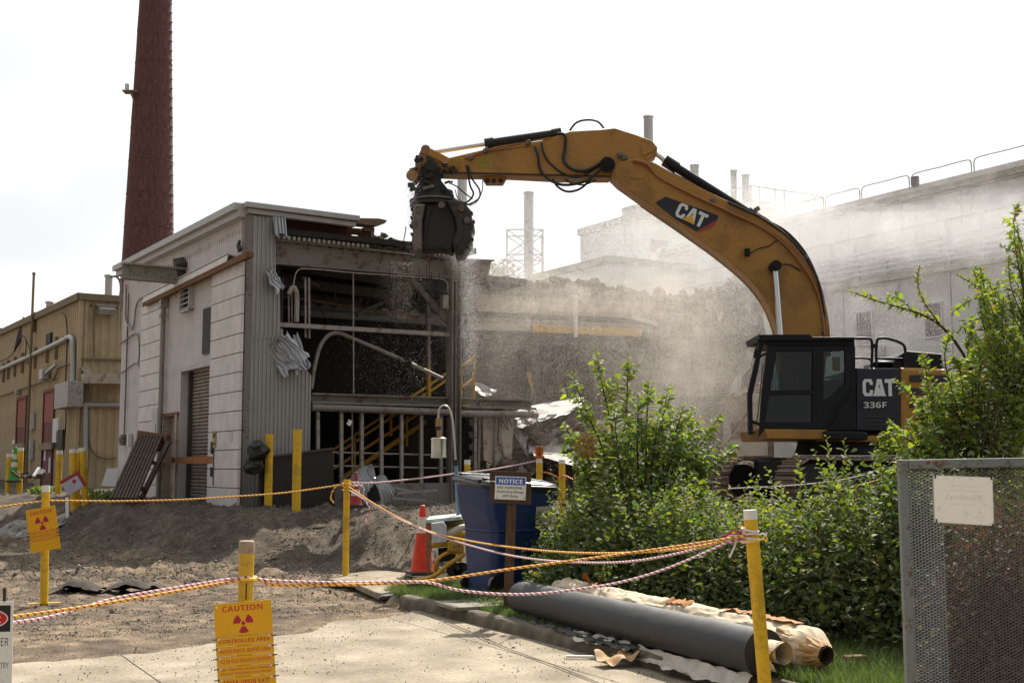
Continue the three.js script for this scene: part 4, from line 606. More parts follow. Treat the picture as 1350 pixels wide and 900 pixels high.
  H('hose', [[705, 193], [709, 205], [712, 222], [722, 235], [737, 243], [752, 243], [775, 237], [790, 225], [800, 214]], 0.3, 0.03); H('hose', [[735, 176], [744, 178], [745, 195], [743, 210], [752, 222], [768, 225], [785, 219], [800, 208]], 0.3, 0.035); H('hose', [[714, 188], [716, 200], [724, 213], [742, 228], [760, 234], [778, 226], [792, 216]], 0.27, 0.022);
  H('hose', [[729, 236], [735, 246], [748, 252], [764, 249], [780, 236]], 0.2, 0.024); H('hose', [[742, 234], [752, 241], [770, 243], [786, 237]], 0.1, 0.016);
  H('hose', [[751, 172], [760, 162], [775, 157.5], [788, 160], [796, 169]], 0.0, 0.022);
  H('hose', [[613, 212], [616, 225], [620, 245], [624, 255], [618, 265], [606, 268], [597, 264]], 0.2, 0.02); H('hose', [[617, 218], [622, 235], [632, 250], [632, 260], [622, 268], [610, 271]], 0.24, 0.018); H('hose', [[592, 241], [602, 246], [612, 254], [623, 262]], 0.2, 0.014); H('hose', [[636, 238], [636, 250], [628, 266], [618, 271]], 0.1, 0.01); H('hose', [[600, 250], [604, 262], [616, 268]], 0.1, 0.01);
  for (const [o, m] of [[0, ME.line], [4, ME.line], [8, ME.line]]) H('steel_line', [[835, 211 + o * 0.5], [852, 216 + o * 0.4], [866, 231 + o * 0.3], [900, 250 + o * 0.2], [960, 279], [1005, 300 - o * 0.3], [1035, 322 - o], [1062, 356 - o], [1078 + o * 0.5, 385], [1085 + o * 0.7, 415], [1088 + o * 0.7, 447]], 0.33 - o * 0.008, 0.024, m);
  H('hose', [[985, 281], [1004, 286], [1020, 297], [1030, 312], [1040, 320]], 0.12, 0.035); H('hose', [[988, 285], [1006, 292], [1022, 304], [1032, 318]], 0.2, 0.03); H('hose', [[1000, 287], [1032, 303], [1058, 328], [1073, 356], [1083, 388], [1090, 420], [1093, 447]], 0.1, 0.038, ME.soot); H('hose', [[960, 266], [1006, 289], [1036, 309], [1062, 338], [1078, 370], [1087, 410], [1091, 447]], 0.3, 0.024, ME.soot);
  H('hose', [[868, 206], [884, 225], [905, 237], [940, 258], [980, 277]], 0.2, 0.012);
  H('steel_line', [[613, 209], [640, 200], [680, 194], [702, 192]], 0.25, 0.018, ME.line); H('steel_line', [[618, 206], [640, 198], [690, 188], [726, 181]], 0.25, 0.014, ME.line);
  for (const [x, y] of [[621, 212], [641, 202], [696, 192], [816, 208], [822, 212], [937, 268], [995, 279], [1058, 343], [1082, 422], [1082, 440]]) part(ex, 'hose_clamp', box(p(x, y).x, p(x, y).y, 0.26, 0.11, 0.09, 0.1, [0, 0, 0.5], 0.015), ME.grey);
  // grapple
  const gr = part(ex, 'grapple_link', [outline([[556, 194], [563, 192], [568, 200], [572, 214], [560, 222], [551, 232], [546, 238], [541, 232], [547, 219], [547, 214]], 0.0, 0.5, 0.02), cyl(p(561, 197, -0.28), p(561, 197, 0.3), 0.1, 0.1, 16), cyl(p(543, 231, -0.3), p(543, 231, 0.34), 0.12, 0.12, 16), bar(p(543, 231, 0.2), p(552, 228, 0.2), 0.16, 0.2)], ME.tan);
  part(gr, 'dump_link', [bar(p(566, 200, 0.3), p(597, 216, 0.3), 0.06, 0.14), cyl(p(597, 217, 0.2), p(597, 217, 0.34), 0.11, 0.11, 14)], ME.orange);
  const head = part(ex, 'grapple_head', [outline([[553, 222], [568, 206], [576, 216], [582, 238], [590, 248], [598, 256], [598, 268], [546, 270], [546, 250], [552, 240]], 0, 0.7, 0.05)], ME.soot);
  { const c = p(572, 263); part(head, 'rotator', [fin(new THREE.CylinderGeometry(0.42, 0.46, 0.14, 28).translate(c.x, c.y, 0)), fin(new THREE.CylinderGeometry(0.5, 0.5, 0.07, 28).translate(c.x, c.y - 0.12, 0)), fin(new THREE.CylinderGeometry(0.4, 0.4, 0.1, 28).translate(c.x, c.y + 0.12, 0))], ME.soot);
    part(head, 'rotator_ring', fin(new THREE.TorusGeometry(0.49, 0.025, 6, 30).rotateX(Math.PI / 2).translate(c.x, c.y - 0.04, 0)), ME.grey);
    const r = rng(4), bits = []; for (let i = 0; i < 26; i++) bits.push(box(c.x + (r() - 0.5) * 0.9, c.y + 0.05 + r() * 0.75, 0.3 + r() * 0.12, 0.04 + 0.13 * r(), 0.03 + 0.07 * r(), 0.09, [r() * 0.4, r() * 0.5, (r() - 0.5) * 0.9], 0.012)); part(head, 'fitting', bits, ME.soot, { kind: 'stuff' });
    part(head, 'manifold', [box(p(565, 247, 0.42).x, p(565, 247, 0.42).y, 0.42, 0.24, 0.07, 0.08, [0, 0, 0.25], 0.01)], ME.grey); }
  const jaw = (l, dz, th, m, name = 'jaw') => part(ex, name, outline(l, dz, th, 0.06), m);
  const jawMat = M('scuffed dark jaw', [0.05, 0.048, 0.045], 0.55, { metal: 0.4, tex: 'rust', rep: 1 });
  jaw([[548, 268], [560, 268], [556, 290], [556, 328], [545, 332], [542, 318], [544, 304], [541, 296], [545, 288], [542, 281]], 0.1, 0.9, M('dusty highlighted jaw', [0.2, 0.175, 0.15], 0.8, { tex: 'dirt', rep: 0.8 }));  // left jaw toned lighter: dust, plus a highlight painted into the colour
  for (const [x, y] of [[543, 276], [542.5, 287], [541.5, 298], [543, 309], [542, 321], [614, 268], [622, 281], [624.5, 292], [622.5, 303], [623, 315], [617, 326]]) part(ex, 'jaw_tooth', [box(p(x, y, 0.45).x, p(x, y, 0.45).y, 0.4, 0.05, 0.045, 0.26, [0, 0, 0.6], 0.02), box(p(x, y, -0.1).x, p(x, y, -0.1).y, -0.1, 0.05, 0.045, 0.26, [0, 0, 0.4], 0.02)], jawMat); 
  jaw([[588, 264], [600, 262], [612, 266], [621, 277], [622, 286], [625, 296], [622, 304], [622, 316], [616, 326], [611, 334], [600, 336], [596, 318], [602, 300], [598, 284]], 0.1, 0.9, jawMat);
  jaw([[560, 268], [590, 265], [600, 284], [604, 302], [596, 332], [580, 328], [556, 330], [556, 290]], 0.12, 0.6, ME.soot, 'jaw_web');
  jaw([[577, 278], [582, 285], [589, 300], [588, 318], [578, 322], [570, 314], [567, 302], [571, 290]], 0.34, 0.14, jawMat, 'jaw_tine'); jaw([[562, 272], [572, 270], [566, 288], [562, 324], [556, 326], [557, 295]], 0.38, 0.16, ME.soot, 'jaw_tine');
  jaw([[592, 272], [604, 272], [612, 286], [612, 310], [603, 330], [598, 330], [602, 305], [600, 288]], 0.52, 0.12, jawMat, 'jaw_tine');
  for (const [x, y] of [[546, 294], [552, 276], [582, 270], [616, 290], [608, 274]]) part(ex, 'jaw_pin', cyl(p(x, y, 0.4), p(x, y, 0.6), 0.07, 0.07, 12), ME.grey);
  // cab: near side face built as a frame round its openings
  const zc = 1.35, zb = 0.15;                                                     // near and far side of the cab, nearer than the boom
  const Fz = (l, z, th, m, name, bev = 0.01, parent = ex) => part(parent, name, outline(l, z, th, bev), m);
  const cab = part(ex, 'cab', outline([[1012, 447], [1127, 445], [1128, 456], [1011, 456]], (zc + zb) / 2, zc - zb, 0.02), ME.black);
  const cp = (l, z, th, m, name, bev = 0.008) => Fz(l, z, th, m, name, bev, cab);
  cp([[1000.5, 441], [1068, 440.5], [1071, 444], [1127.5, 444], [1127.5, 448], [1003, 448.5]], (zc + zb) / 2, zc - zb + 0.2, ME.black, 'roof_guard');
  const sides = (z) => { cp([[1012, 454], [1026, 456], [1015, 520], [1008, 565], [1001, 577], [1005, 520]], z, 0.08, ME.black, 'front_post'); cp([[1072.5, 456], [1086.5, 456], [1086, 566], [1071, 566]], z, 0.08, ME.black, 'middle_post'); cp([[1114, 456], [1128, 456], [1129.5, 567], [1086, 567], [1086, 527], [1095, 523], [1115, 504]], z, 0.08, ME.black, 'rear_panel'); cp([[1024, 456], [1074, 456], [1073, 463], [1023, 463]], z, 0.07, ME.black, 'door_header'); cp([[1015, 514.5], [1073, 513.5], [1073, 520], [1014, 520.5]], z, 0.07, ME.black, 'door_rail'); cp([[1010, 556], [1073, 556], [1073, 567], [1007, 567]], z, 0.07, ME.black, 'door_sill'); cp([[1086, 456], [1114, 456], [1114, 461.5], [1086, 463]], z, 0.07, ME.black, 'rear_header'); };
  sides(zc); cp([[1012, 454], [1024, 456], [1012, 520], [1006, 565], [1001, 577], [1004, 520]], zb, 0.08, ME.black, 'front_post'); cp([[1076, 456], [1084, 456], [1084, 566], [1076, 566]], zb, 0.06, ME.black, 'middle_post'); cp([[1012, 520], [1084, 520], [1084, 567], [1006, 567]], zb, 0.05, ME.black, 'far_panel'); cp([[1086, 500], [1128, 500], [1128, 567], [1086, 567]], zb, 0.05, ME.black, 'far_panel');
  cp([[1023, 462], [1073, 462], [1072, 516], [1014, 516]], zc - 0.02, 0.006, ME.glass, 'window_pane', 0); cp([[1014, 519], [1073, 519], [1073, 558], [1009, 558]], zc - 0.02, 0.006, ME.glass, 'window_pane', 0); cp([[1086, 461], [1115, 461], [1115, 505], [1095, 524], [1086, 528]], zc - 0.02, 0.006, ME.glass, 'window_pane', 0);
  { // seat, levers, guard grid inside
    const s = (l, z, th, m = ME.seat) => outline(l, z, th, 0.03);
    part(cab, 'operator_seat', [s([[1058, 470], [1070, 468], [1076, 500], [1078, 548], [1044, 550], [1044, 540], [1064, 536]], 0.75, 0.5), s([[1061, 462], [1070, 461], [1071, 470], [1062, 471]], 0.75, 0.3)], ME.seat);
    part(cab, 'console', [s([[1036, 522], [1056, 520], [1058, 545], [1040, 560], [1034, 545]], 0.95, 0.3)], ME.seat); part(cab, 'joystick', [bar(p(1038, 540, 0.9), p(1034, 520, 0.9), 0.03, 0.03)], ME.black); part(cab, 'boom_edge_guard', [s([[1030, 462], [1037, 462], [1034, 520], [1028, 520]], 0.2, 0.06)], ME.black);
    part(cab, 'cab_floor', box(p(1065, 566, 0.75).x, p(1065, 566, 0.75).y, 0.75, 1.8, 0.05, 1.15), ME.black);
    const bars = []; for (let i = 0; i < 17; i++) { const x = 1018 + i * 3.4; bars.push(bar(p(x - (x < 1030 ? 1 : 0), 462, zb + 0.06), p(x - 2, 516, zb + 0.06), 0.012, 0.012)); } for (let i = 0; i < 15; i++) bars.push(bar(p(1016, 463 + i * 3.6, zb + 0.06), p(1074, 463 + i * 3.6, zb + 0.06), 0.012, 0.012)); part(cab, 'window_grid', bars, ME.black, { kind: 'stuff' });
    part(cab, 'arm_rest', [bar(p(1040, 470, 0.5), p(1050, 510, 0.5), 0.03, 0.03), bar(p(1055, 476, 0.5), p(1046, 512, 0.5), 0.03, 0.03)], ME.black); part(cab, 'side_mirror', [box(p(1107, 478, zb).x, p(1107, 478, zb).y, zb - 0.25, 0.16, 0.3, 0.05, [0, 0.3, 0], 0.01)], ME.orange); }
  // step ribs on the rear panel
  for (let i = 0; i < 5; i++) { const o = i * 5; part(cab, 'panel_rib', tube(pp([[1092 + o * 0.3, 562 - o * 0.2], [1094 + o, 548 - o * 0.8], [1104 + o * 0.9, 532 - o * 0.6], [1122, 520 - o]], zc + 0.04), 0.008, 20, 5), ME.black); }
  // front guard standing off the windscreen
  part(cab, 'front_guard', [bar(p(1004, 449, zc), p(998, 479, zc), 0.06, 0.09), bar(p(998, 479, zc), p(988.5, 521, zc), 0.08, 0.1), bar(p(988.5, 521, zc), p(989.5, 572, zc), 0.08, 0.14), bar(p(1004, 449, zb), p(998, 479, zb), 0.06, 0.09), bar(p(998, 479, zb), p(988.5, 521, zb), 0.08, 0.1), bar(p(988.5, 521, zb), p(989.5, 572, zb), 0.08, 0.14), bar(p(1002, 449, zc), p(1002, 449, zb), 0.08, 0.08), bar(p(989, 520, zc), p(989, 520, zb), 0.05, 0.05), bar(p(989.5, 571, zc), p(989.5, 571, zb), 0.05, 0.06)], ME.black);
  part(cab, 'guard_bracket', [bar(p(1000, 471, zc), p(1010, 466, zc), 0.04, 0.05), bar(p(990, 555, zc), p(1003, 560, zc), 0.04, 0.06), bar(p(997, 460, zc + 0.05), p(995, 472, zc + 0.05), 0.02, 0.05)], ME.black);
  { const bars = []; for (let i = 0; i <= 6; i++) { const z = lerp(zb, zc, i / 6); bars.push(bar(p(998, 479, z), p(989, 521, z), 0.012, 0.012), bar(p(989, 521, z), p(989.5, 572, z), 0.012, 0.012)); } part(cab, 'guard_bars', bars, ME.black, { kind: 'stuff' }); part(cab, 'windscreen', quad(p(1010, 458, zc - 0.05), p(1010, 458, zb + 0.05), p(1001, 560, zb + 0.05), p(1001, 560, zc - 0.05)), ME.glass); part(cab, 'wiper_bar', bar(p(1006, 480, zc - 0.1), p(998, 560, zc - 0.1), 0.02, 0.02), ME.grey); }
  // platform, steps, body
  Fz([[1008, 565.5], [1090, 566.5], [1090, 579], [1012, 578.5]], 0.1, 2.7, ME.orange, 'platform', 0.02); Fz([[1089, 568], [1142, 569], [1146, 572], [1144, 580], [1095, 580], [1088, 574]], 1.5, 0.3, ME.black, 'step', 0.03); Fz([[1088, 574], [1200, 574], [1200, 584], [1088, 581]], 0.1, 2.5, ME.orange, 'body_sill', 0.02);
  Fz([[1130, 485], [1188, 485], [1188, 568], [1130, 568]], 0.0, 2.8, ME.navy, 'engine_cover', 0.03); Fz([[1188, 484], [1246, 486], [1262, 498], [1266, 560], [1255, 580], [1188, 578]], 0, 2.84, ME.orange, 'counterweight', 0.06); Fz([[1182, 470], [1196, 462], [1242, 466], [1246, 486], [1176, 486]], 0, 2.3, ME.black, 'engine_hood', 0.04);
  for (const y of [494, 511, 528]) Fz([[1200, y], [1256, y + 0.6], [1258, y + 9.5], [1200, y + 9]], 1.43, 0.03, ME.grille, 'louvre', 0.004);
  for (let i = 0; i < 3; i++) Fz([[1140, 548 + i * 5], [1180, 548 + i * 5], [1180, 550.5 + i * 5], [1140, 550.5 + i * 5]], 1.41, 0.02, ME.grille, 'vent_slot', 0.002);
  // lettering on the engine cover
  { ux.set(1, 0, 0); uy.set(0, 1, 0); const A = p(1138, 522, 1.405); const wd = part(ex, 'side_lettering', outline([[1136, 499], [1136.4, 499], [1136.4, 499.4], [1136, 499.4]], 1.4, 0.01, 0), ME.navy); word(A, p(1181, 522, 1.405).x - A.x, p(1138, 499.5, 1.405).y - A.y, 1.405, ME.white, ME.white, wd);
    const t = canvas(256, 96, (x, w, h) => { x.fillStyle = '#0c0f16'; x.fillRect(0, 0, w, h); x.fillStyle = '#c9c9c9'; fitText(x, '336F', w / 2, h / 2 + 4, w * 0.9, 92); }); const q = quad(p(1137, 539, 1.412), p(1172, 539, 1.412), p(1172, 527.5, 1.412), p(1137, 527.5, 1.412)); part(wd, 'model_number', q, new THREE.MeshStandardMaterial({ map: t, roughness: 0.5 })); }
  // handrails, pre-cleaner
  const rail = (l, dz, r = 0.028) => part(ex, 'handrail', tube(pp(l, dz), r, l.length * 8, 8), ME.black);
  rail([[1128, 446], [1140, 446], [1148, 447], [1150, 452], [1150, 474], [1149.5, 485]], 1.2); rail([[1128, 472], [1140, 472], [1148, 474], [1150, 480]], 1.2, 0.022); rail([[1156, 485], [1156, 455], [1158, 447], [1166, 445.5], [1188, 452], [1193, 457], [1193, 486]], 1.2); rail([[1156, 472], [1193, 473]], 1.2, 0.022); part(ex, 'rail_clamp', box(p(1153, 456, 1.2).x, p(1153, 456, 1.2).y, 1.2, 0.13, 0.08, 0.06), ME.black);
  { const c = p(1164, 480, 0.9); part(ex, 'air_cleaner', [lathe([[0, 0.06], [0.2, 0.05], [0.23, 0.02], [0.23, -0.03], [0.15, -0.06], [0.1, -0.08], [0.1, -0.16], [0, -0.16]], 20, c)], ME.black); part(ex, 'exhaust', cyl(p(1178, 486, 0.6), p(1178, 474, 0.6), 0.07), ME.black); }
  // undercarriage: two tracks of separate shoes, turntable
  part(ex, 'turntable', fin(new THREE.CylinderGeometry(1.15, 1.25, 0.34, 36).translate(p(1130, 588).x, p(1130, 588).y, 0)), ME.soot);
  part(ex, 'car_body', box(p(1130, 600).x, 0.62, 0, 3.6, 0.62, 2.1, [0, 0.3, 0], 0.05), ME.soot);
  const UC = p(1130, 600).x, yaw = 18 * Math.PI / 180, cx0 = -1.98, cx1 = 1.98, R = 0.44, yc = 0.5, per = 2 * (cx1 - cx0) + 2 * Math.PI * R, N = 47;
  for (const zt of [1.3, -1.3]) {
    const M0 = mat4(V(UC, 0, 0), [0, yaw, 0]), T = (g) => g.applyMatrix4(M0);
    const tr = part(ex, 'track_frame', T(box(0, yc, zt, cx1 - cx0, 0.42, 0.36, [0, 0, 0], 0.03)), ME.soot);
    for (let i = 0; i < N; i++) { let s = (i / N) * per, x, y, a; const w = cx1 - cx0; if (s < w) { x = cx0 + s; y = yc + R - 0.02 * Math.sin(s / w * 3.1 * 2) ** 2; a = 0; } else if (s < w + Math.PI * R) { const t = (s - w) / R; x = cx1 + R * Math.sin(t); y = yc + R * Math.cos(t); a = -t; } else if (s < 2 * w + Math.PI * R) { s -= w + Math.PI * R; x = cx1 - s; y = yc - R; a = Math.PI; } else { const t = (s - 2 * w - Math.PI * R) / R; x = cx0 - R * Math.sin(t); y = yc - R * Math.cos(t); a = Math.PI - t; }
      const m = mat4(V(x, y, zt), [0, 0, a]); const g = [new THREE.BoxGeometry(0.2, 0.035, 0.7), new THREE.BoxGeometry(0.025, 0.05, 0.7).translate(-0.06, 0.035, 0), new THREE.BoxGeometry(0.025, 0.05, 0.7).translate(0.05, 0.035, 0)].map((q) => fin(T(q.applyMatrix4(m)))); part(tr, 'track_shoe', g, ME.track); }
    for (const x of [cx0, cx1]) part(tr, 'sprocket', T(cyl(V(x, yc, zt - 0.2), V(x, yc, zt + 0.2), 0.34, 0.34, 24)), ME.soot);
    for (let i = 0; i < 7; i++) part(tr, 'roller', T(cyl(V(lerp(cx0 + 0.5, cx1 - 0.5, i / 6), 0.2, zt - 0.2), V(lerp(cx0 + 0.5, cx1 - 0.5, i / 6), 0.2, zt + 0.2), 0.12, 0.12, 12)), ME.soot);
  }
}

// ================= BACKGROUND BUILDINGS =================
const MB2 = {
  grey: M('pale concrete wall', [0.76, 0.76, 0.755], 0.9, { tex: 'streak', rep: 0.12 }), band: M('warm concrete band', [0.6, 0.57, 0.53], 0.9, { tex: 'concrete', rep: 0.2 }),
  pipe: M('pale pipe', [0.45, 0.45, 0.45], 0.6, { tex: null }), rail: M('light rail', [0.5, 0.5, 0.5], 0.6, { tex: null }), win: M('muted window', [0.25, 0.2, 0.215], 0.3, { tex: 'grime' }), frame: M('window frame', [0.6, 0.6, 0.6], 0.6, { tex: null }),
  stack: M('galvanised stack', [0.52, 0.52, 0.53], 0.6, { tex: 'streak', rep: [0.2, 0.05], metal: 0.2 }), tan: M('tan ribbed wall', [0.5, 0.4, 0.255], 0.75, { tex: 'streak', rep: 0.3 }), tanDark: M('soiled tan trim', [0.24, 0.19, 0.115], 0.85, { tex: 'streak', rep: 0.5 }),
  red: M('faded red door', [0.34, 0.095, 0.07], 0.75, { tex: 'streak', rep: 0.6 }), dred: M('dark red door', [0.17, 0.05, 0.05], 0.75, { tex: 'streak', rep: 0.6 }), galv: M('galvanised conduit', [0.4, 0.41, 0.42], 0.45, { metal: 0.4, tex: null }), box: M('grey cabinet', [0.36, 0.37, 0.38], 0.5, { tex: 'rust', rep: 0.8 }), black: M('black fitting', [0.02, 0.02, 0.02], 0.7, { tex: null }), paper: M('white paper notice', [0.65, 0.65, 0.66], 0.8, { tex: null }), wood: M('pale board', [0.45, 0.36, 0.24], 0.85, { tex: 'wood', rep: 0.8 }),
};
{ // big pale building on the right, its long side running away like the warehouse's
  const f = new Frame(V(X(1140, 44), 0, -44), TURN - Math.PI / 2);               // local x runs away to the left-back ... front faces the camera side
  const b = thing('concrete_building', 'long pale grey concrete building with roof railing, pipe run and small windows', 'building', f.o, f.turn);
  const F = (x, y, z = 0) => f.F(x, y, z), xr = F(1500, 500).x, xl = F(868, 400).x, top = F(1220, 241).y;
  const yB = F(1220, 356).y, yB2 = F(1220, 363).y;
  const wall = (x0, x1, y0, y1, z = 0, m = MB2.grey, name = 'wall') => part(b, name, boxAB(V(x0, y0, z - 0.3), V(x1, y1, z)), m);
  const X0 = Math.min(xl, xr), X1 = Math.max(xl, xr);
  wall(X0, X1, 0, yB2); wall(X0, X1, yB, top, -0.25); wall(X0 - 0.2, X1, top - 0.35, top + 0.05, -0.22, MB2.grey, 'parapet'); wall(X0, X1, yB2, yB, 0.18, MB2.band, 'ledge');
  part(b, 'end_wall', box(X0, top / 2, -6, 0.3, top, 12), MB2.grey); part(b, 'roof', box((X0 + X1) / 2, top - 0.3, -6, X1 - X0, 0.2, 12), MB2.band);
  for (let i = 0; i < 5; i++) part(b, 'wall_pipe', cyl(V(X0, yB + 0.2 + i * 0.19, 0.05), V(X1, yB + 0.2 + i * 0.19, 0.05), 0.055, 0.055, 8), MB2.pipe);
  for (const px of [1098, 1131, 1169, 1210, 1252, 1297]) { const x = F(px, 340).x; part(b, 'pipe_bracket', box(x, yB + 0.75, 0.03, 0.14, 1.6, 0.08), MB2.pipe); }
  part(b, 'pipe_branch', [bar(F(1128, 352), F(1128, 318), 0.09, 0.09), bar(F(1124, 346), F(1150, 341), 0.08, 0.08)], MB2.pipe);
  part(b, 'seam', bar(V(X0, F(1320, 272).y, -0.24), V(X1, F(1320, 272).y, -0.24), 0.03, 0.05), MB2.band);
  for (const [x0, x1, y0, y1] of [[1129, 1150, 413, 452], [1219, 1242, 402, 442], [1310, 1335, 392, 434]]) { const a = F(x0, y0, 0.05), c = F(x1, y1, 0.05); const w = part(b, 'window', boxAB(V(a.x, c.y, -0.02), V(c.x, a.y, 0.02)), MB2.win); part(w, 'frame', [boxAB(V(a.x - 0.05, a.y, 0), V(c.x + 0.05, a.y + 0.05, 0.06)), boxAB(V(a.x - 0.05, c.y - 0.06, 0), V(c.x + 0.05, c.y, 0.08)), boxAB(V(a.x - 0.05, c.y, 0), V(a.x, a.y, 0.06)), boxAB(V(c.x, c.y, 0), V(c.x + 0.05, a.y, 0.06))], MB2.frame); }
  for (const [a, c] of [[1090, 1135], [1138, 1201], [1205, 1284], [1288, 1390], [1040, 1087]]) { const A = F(a, 300, -0.3).x, C = F(c, 300, -0.3).x, h = 0.5, e = 0.12 * Math.sign(C - A); part(b, 'roof_railing', tube([V(A, top, -0.3), V(A, top + h - 0.12, -0.3), V(A + e * 0.4, top + h - 0.03, -0.3), V(A + e * 1.2, top + h, -0.3), V(lerp(A, C, 0.5), top + h, -0.3), V(C - e * 1.2, top + h, -0.3), V(C - e * 0.4, top + h - 0.03, -0.3), V(C, top + h - 0.12, -0.3), V(C, top, -0.3)], 0.026, 90, 6), MB2.rail); }
  part(b, 'roof_lamp', box(F(1207, 243, -0.2).x, top + 0.2, -0.2, 0.25, 0.35, 0.2, [0, 0, 0], 0.04), MB2.win);
  for (let i = 0; i < 9; i++) { const x = lerp(X0 + 1, X1 - 1, i / 8); part(b, 'panel_joint', box(x, (yB + top) / 2 + 0.6, -0.246, 0.03, top - yB - 1.6, 0.02), MB2.band); }
  part(b, 'gutter', bar(V(X0, top - 0.42, -0.18), V(X1, top - 0.42, -0.18), 0.1, 0.1), MB2.pipe); for (const px of [1030, 1160, 1290]) { const q = F(px, 470 - (px - 1030) * 0.06, 0.04); part(b, 'wall_vent', box(q.x, q.y, 0.04, 0.5, 0.35, 0.08, [0, 0, 0], 0.01), MB2.pipe); }
  for (const px of [1000, 1118, 1262]) part(b, 'panel_joint', bar(F(px, 600, 0.01), V(F(px, 600).x, yB2, 0.01), 0.03, 0.02), MB2.band);
  part(b, 'downpipe', cyl(F(1184, 390, 0.06), F(1184, 366, 0.06), 0.05), MB2.pipe);
}
{ // plant room with platform behind it
  const d = 62, f = new Frame(V(X(990, d), 0, -d), TURN); const F = (x, y, z = 0) => f.F(x, y, z);
  const b = thing('plant_room', 'rooftop plant room with a railed platform beyond the boom', 'building', f.o, TURN);
  const a = F(982, 282), c = F(1086, 300); part(b, 'wall', box((a.x + c.x) / 2, a.y / 2, -4, c.x - a.x, a.y, 8), MB2.grey); const e = F(996, 262), g = F(1058, 262); part(b, 'penthouse', box((e.x + g.x) / 2 - 0.4, e.y - 0.8, -3, (g.x - e.x) * 0.6, 2.2, 3), MB2.grey);
  const q = (x, y, z = 0) => F(x, y, z); for (const z of [0, -4.5]) { for (const x of [990, 1001, 1022, 1034, 1073, 1085]) part(b, 'railing_post', bar(V(F(x, 245).x, a.y, z), V(F(x, 245).x, a.y + 1.5, z), 0.07, 0.07), MB2.rail); for (const k of [0.75, 1.5]) part(b, 'railing_bar', bar(V(F(989, 245).x, a.y + k, z), V(F(1086, 245).x, a.y + k, z), 0.06, 0.06), MB2.rail); }
  for (const x of [989, 1086]) for (const k of [0.75, 1.5]) part(b, 'railing_bar', bar(V(F(x, 245).x, a.y + k, 0), V(F(x, 245).x, a.y + k, -4.5), 0.06, 0.06), MB2.rail);
  part(b, 'roof_unit', [box(F(1043, 268).x, a.y + 0.5, -2, 0.8, 1.0, 0.8), box(F(1060, 268).x, a.y + 0.4, -2, 0.6, 0.8, 0.8)], MB2.pipe);
}
{ // block beyond the dust
  const d = 60, f = new Frame(V(X(843, d), 0, -d), TURN); const F = (x, y, z = 0) => f.F(x, y, z), Lx = (x, y) => f.L(x, y, 0);
  const b = thing('far_block', 'pale block-like building fading in the mist behind the boom', 'building', f.o, TURN);
  const h = F(843, 281).y, zl = Lx(765, 300).z, x1 = F(1040, 300).x; part(b, 'wall', boxAB(V(0, 0, 0), V(x1, h, zl)), MB2.grey); part(b, 'roof_edge', [boxAB(V(-0.12, h - 0.3, 0.12), V(x1, h + 0.04, zl - 0.1))], MB2.band); const L2 = (x, y) => f.L(x, y, -0.05);
  part(b, 'pipe', [bar(L2(790, 345), L2(838, 337), 0.12, 0.12)], MB2.pipe); part(b, 'window', boxAB(V(F(858, 320).x, F(858, 332).y, 0.02), V(F(880, 320).x, F(880, 318).y, 0.04)), MB2.win); part(b, 'roof_vent', box(1.5, h + 0.4, -2, 1.2, 0.8, 1.2), MB2.pipe);
  const lo = thing('low_annex', 'low pale annex behind the broken wall, right of the misty block', 'building', V(X(900, 52), 0, -52), TURN); const lf = new Frame(lo.position, TURN), q = lf.F(880, 350), q2 = lf.F(1000, 372); part(lo, 'wall', box((q.x + q2.x) / 2, q.y / 2, -3, q2.x - q.x + 6, q.y, 6), MB2.grey); part(lo, 'roof_edge', box((q.x + q2.x) / 2, q.y, -3, q2.x - q.x + 6.2, 0.3, 6.2), MB2.band); part(lo, 'duct', box(q.x + 2.2, q.y - 1.2, 0.2, 2.6, 0.7, 0.4), MB2.pipe);
}
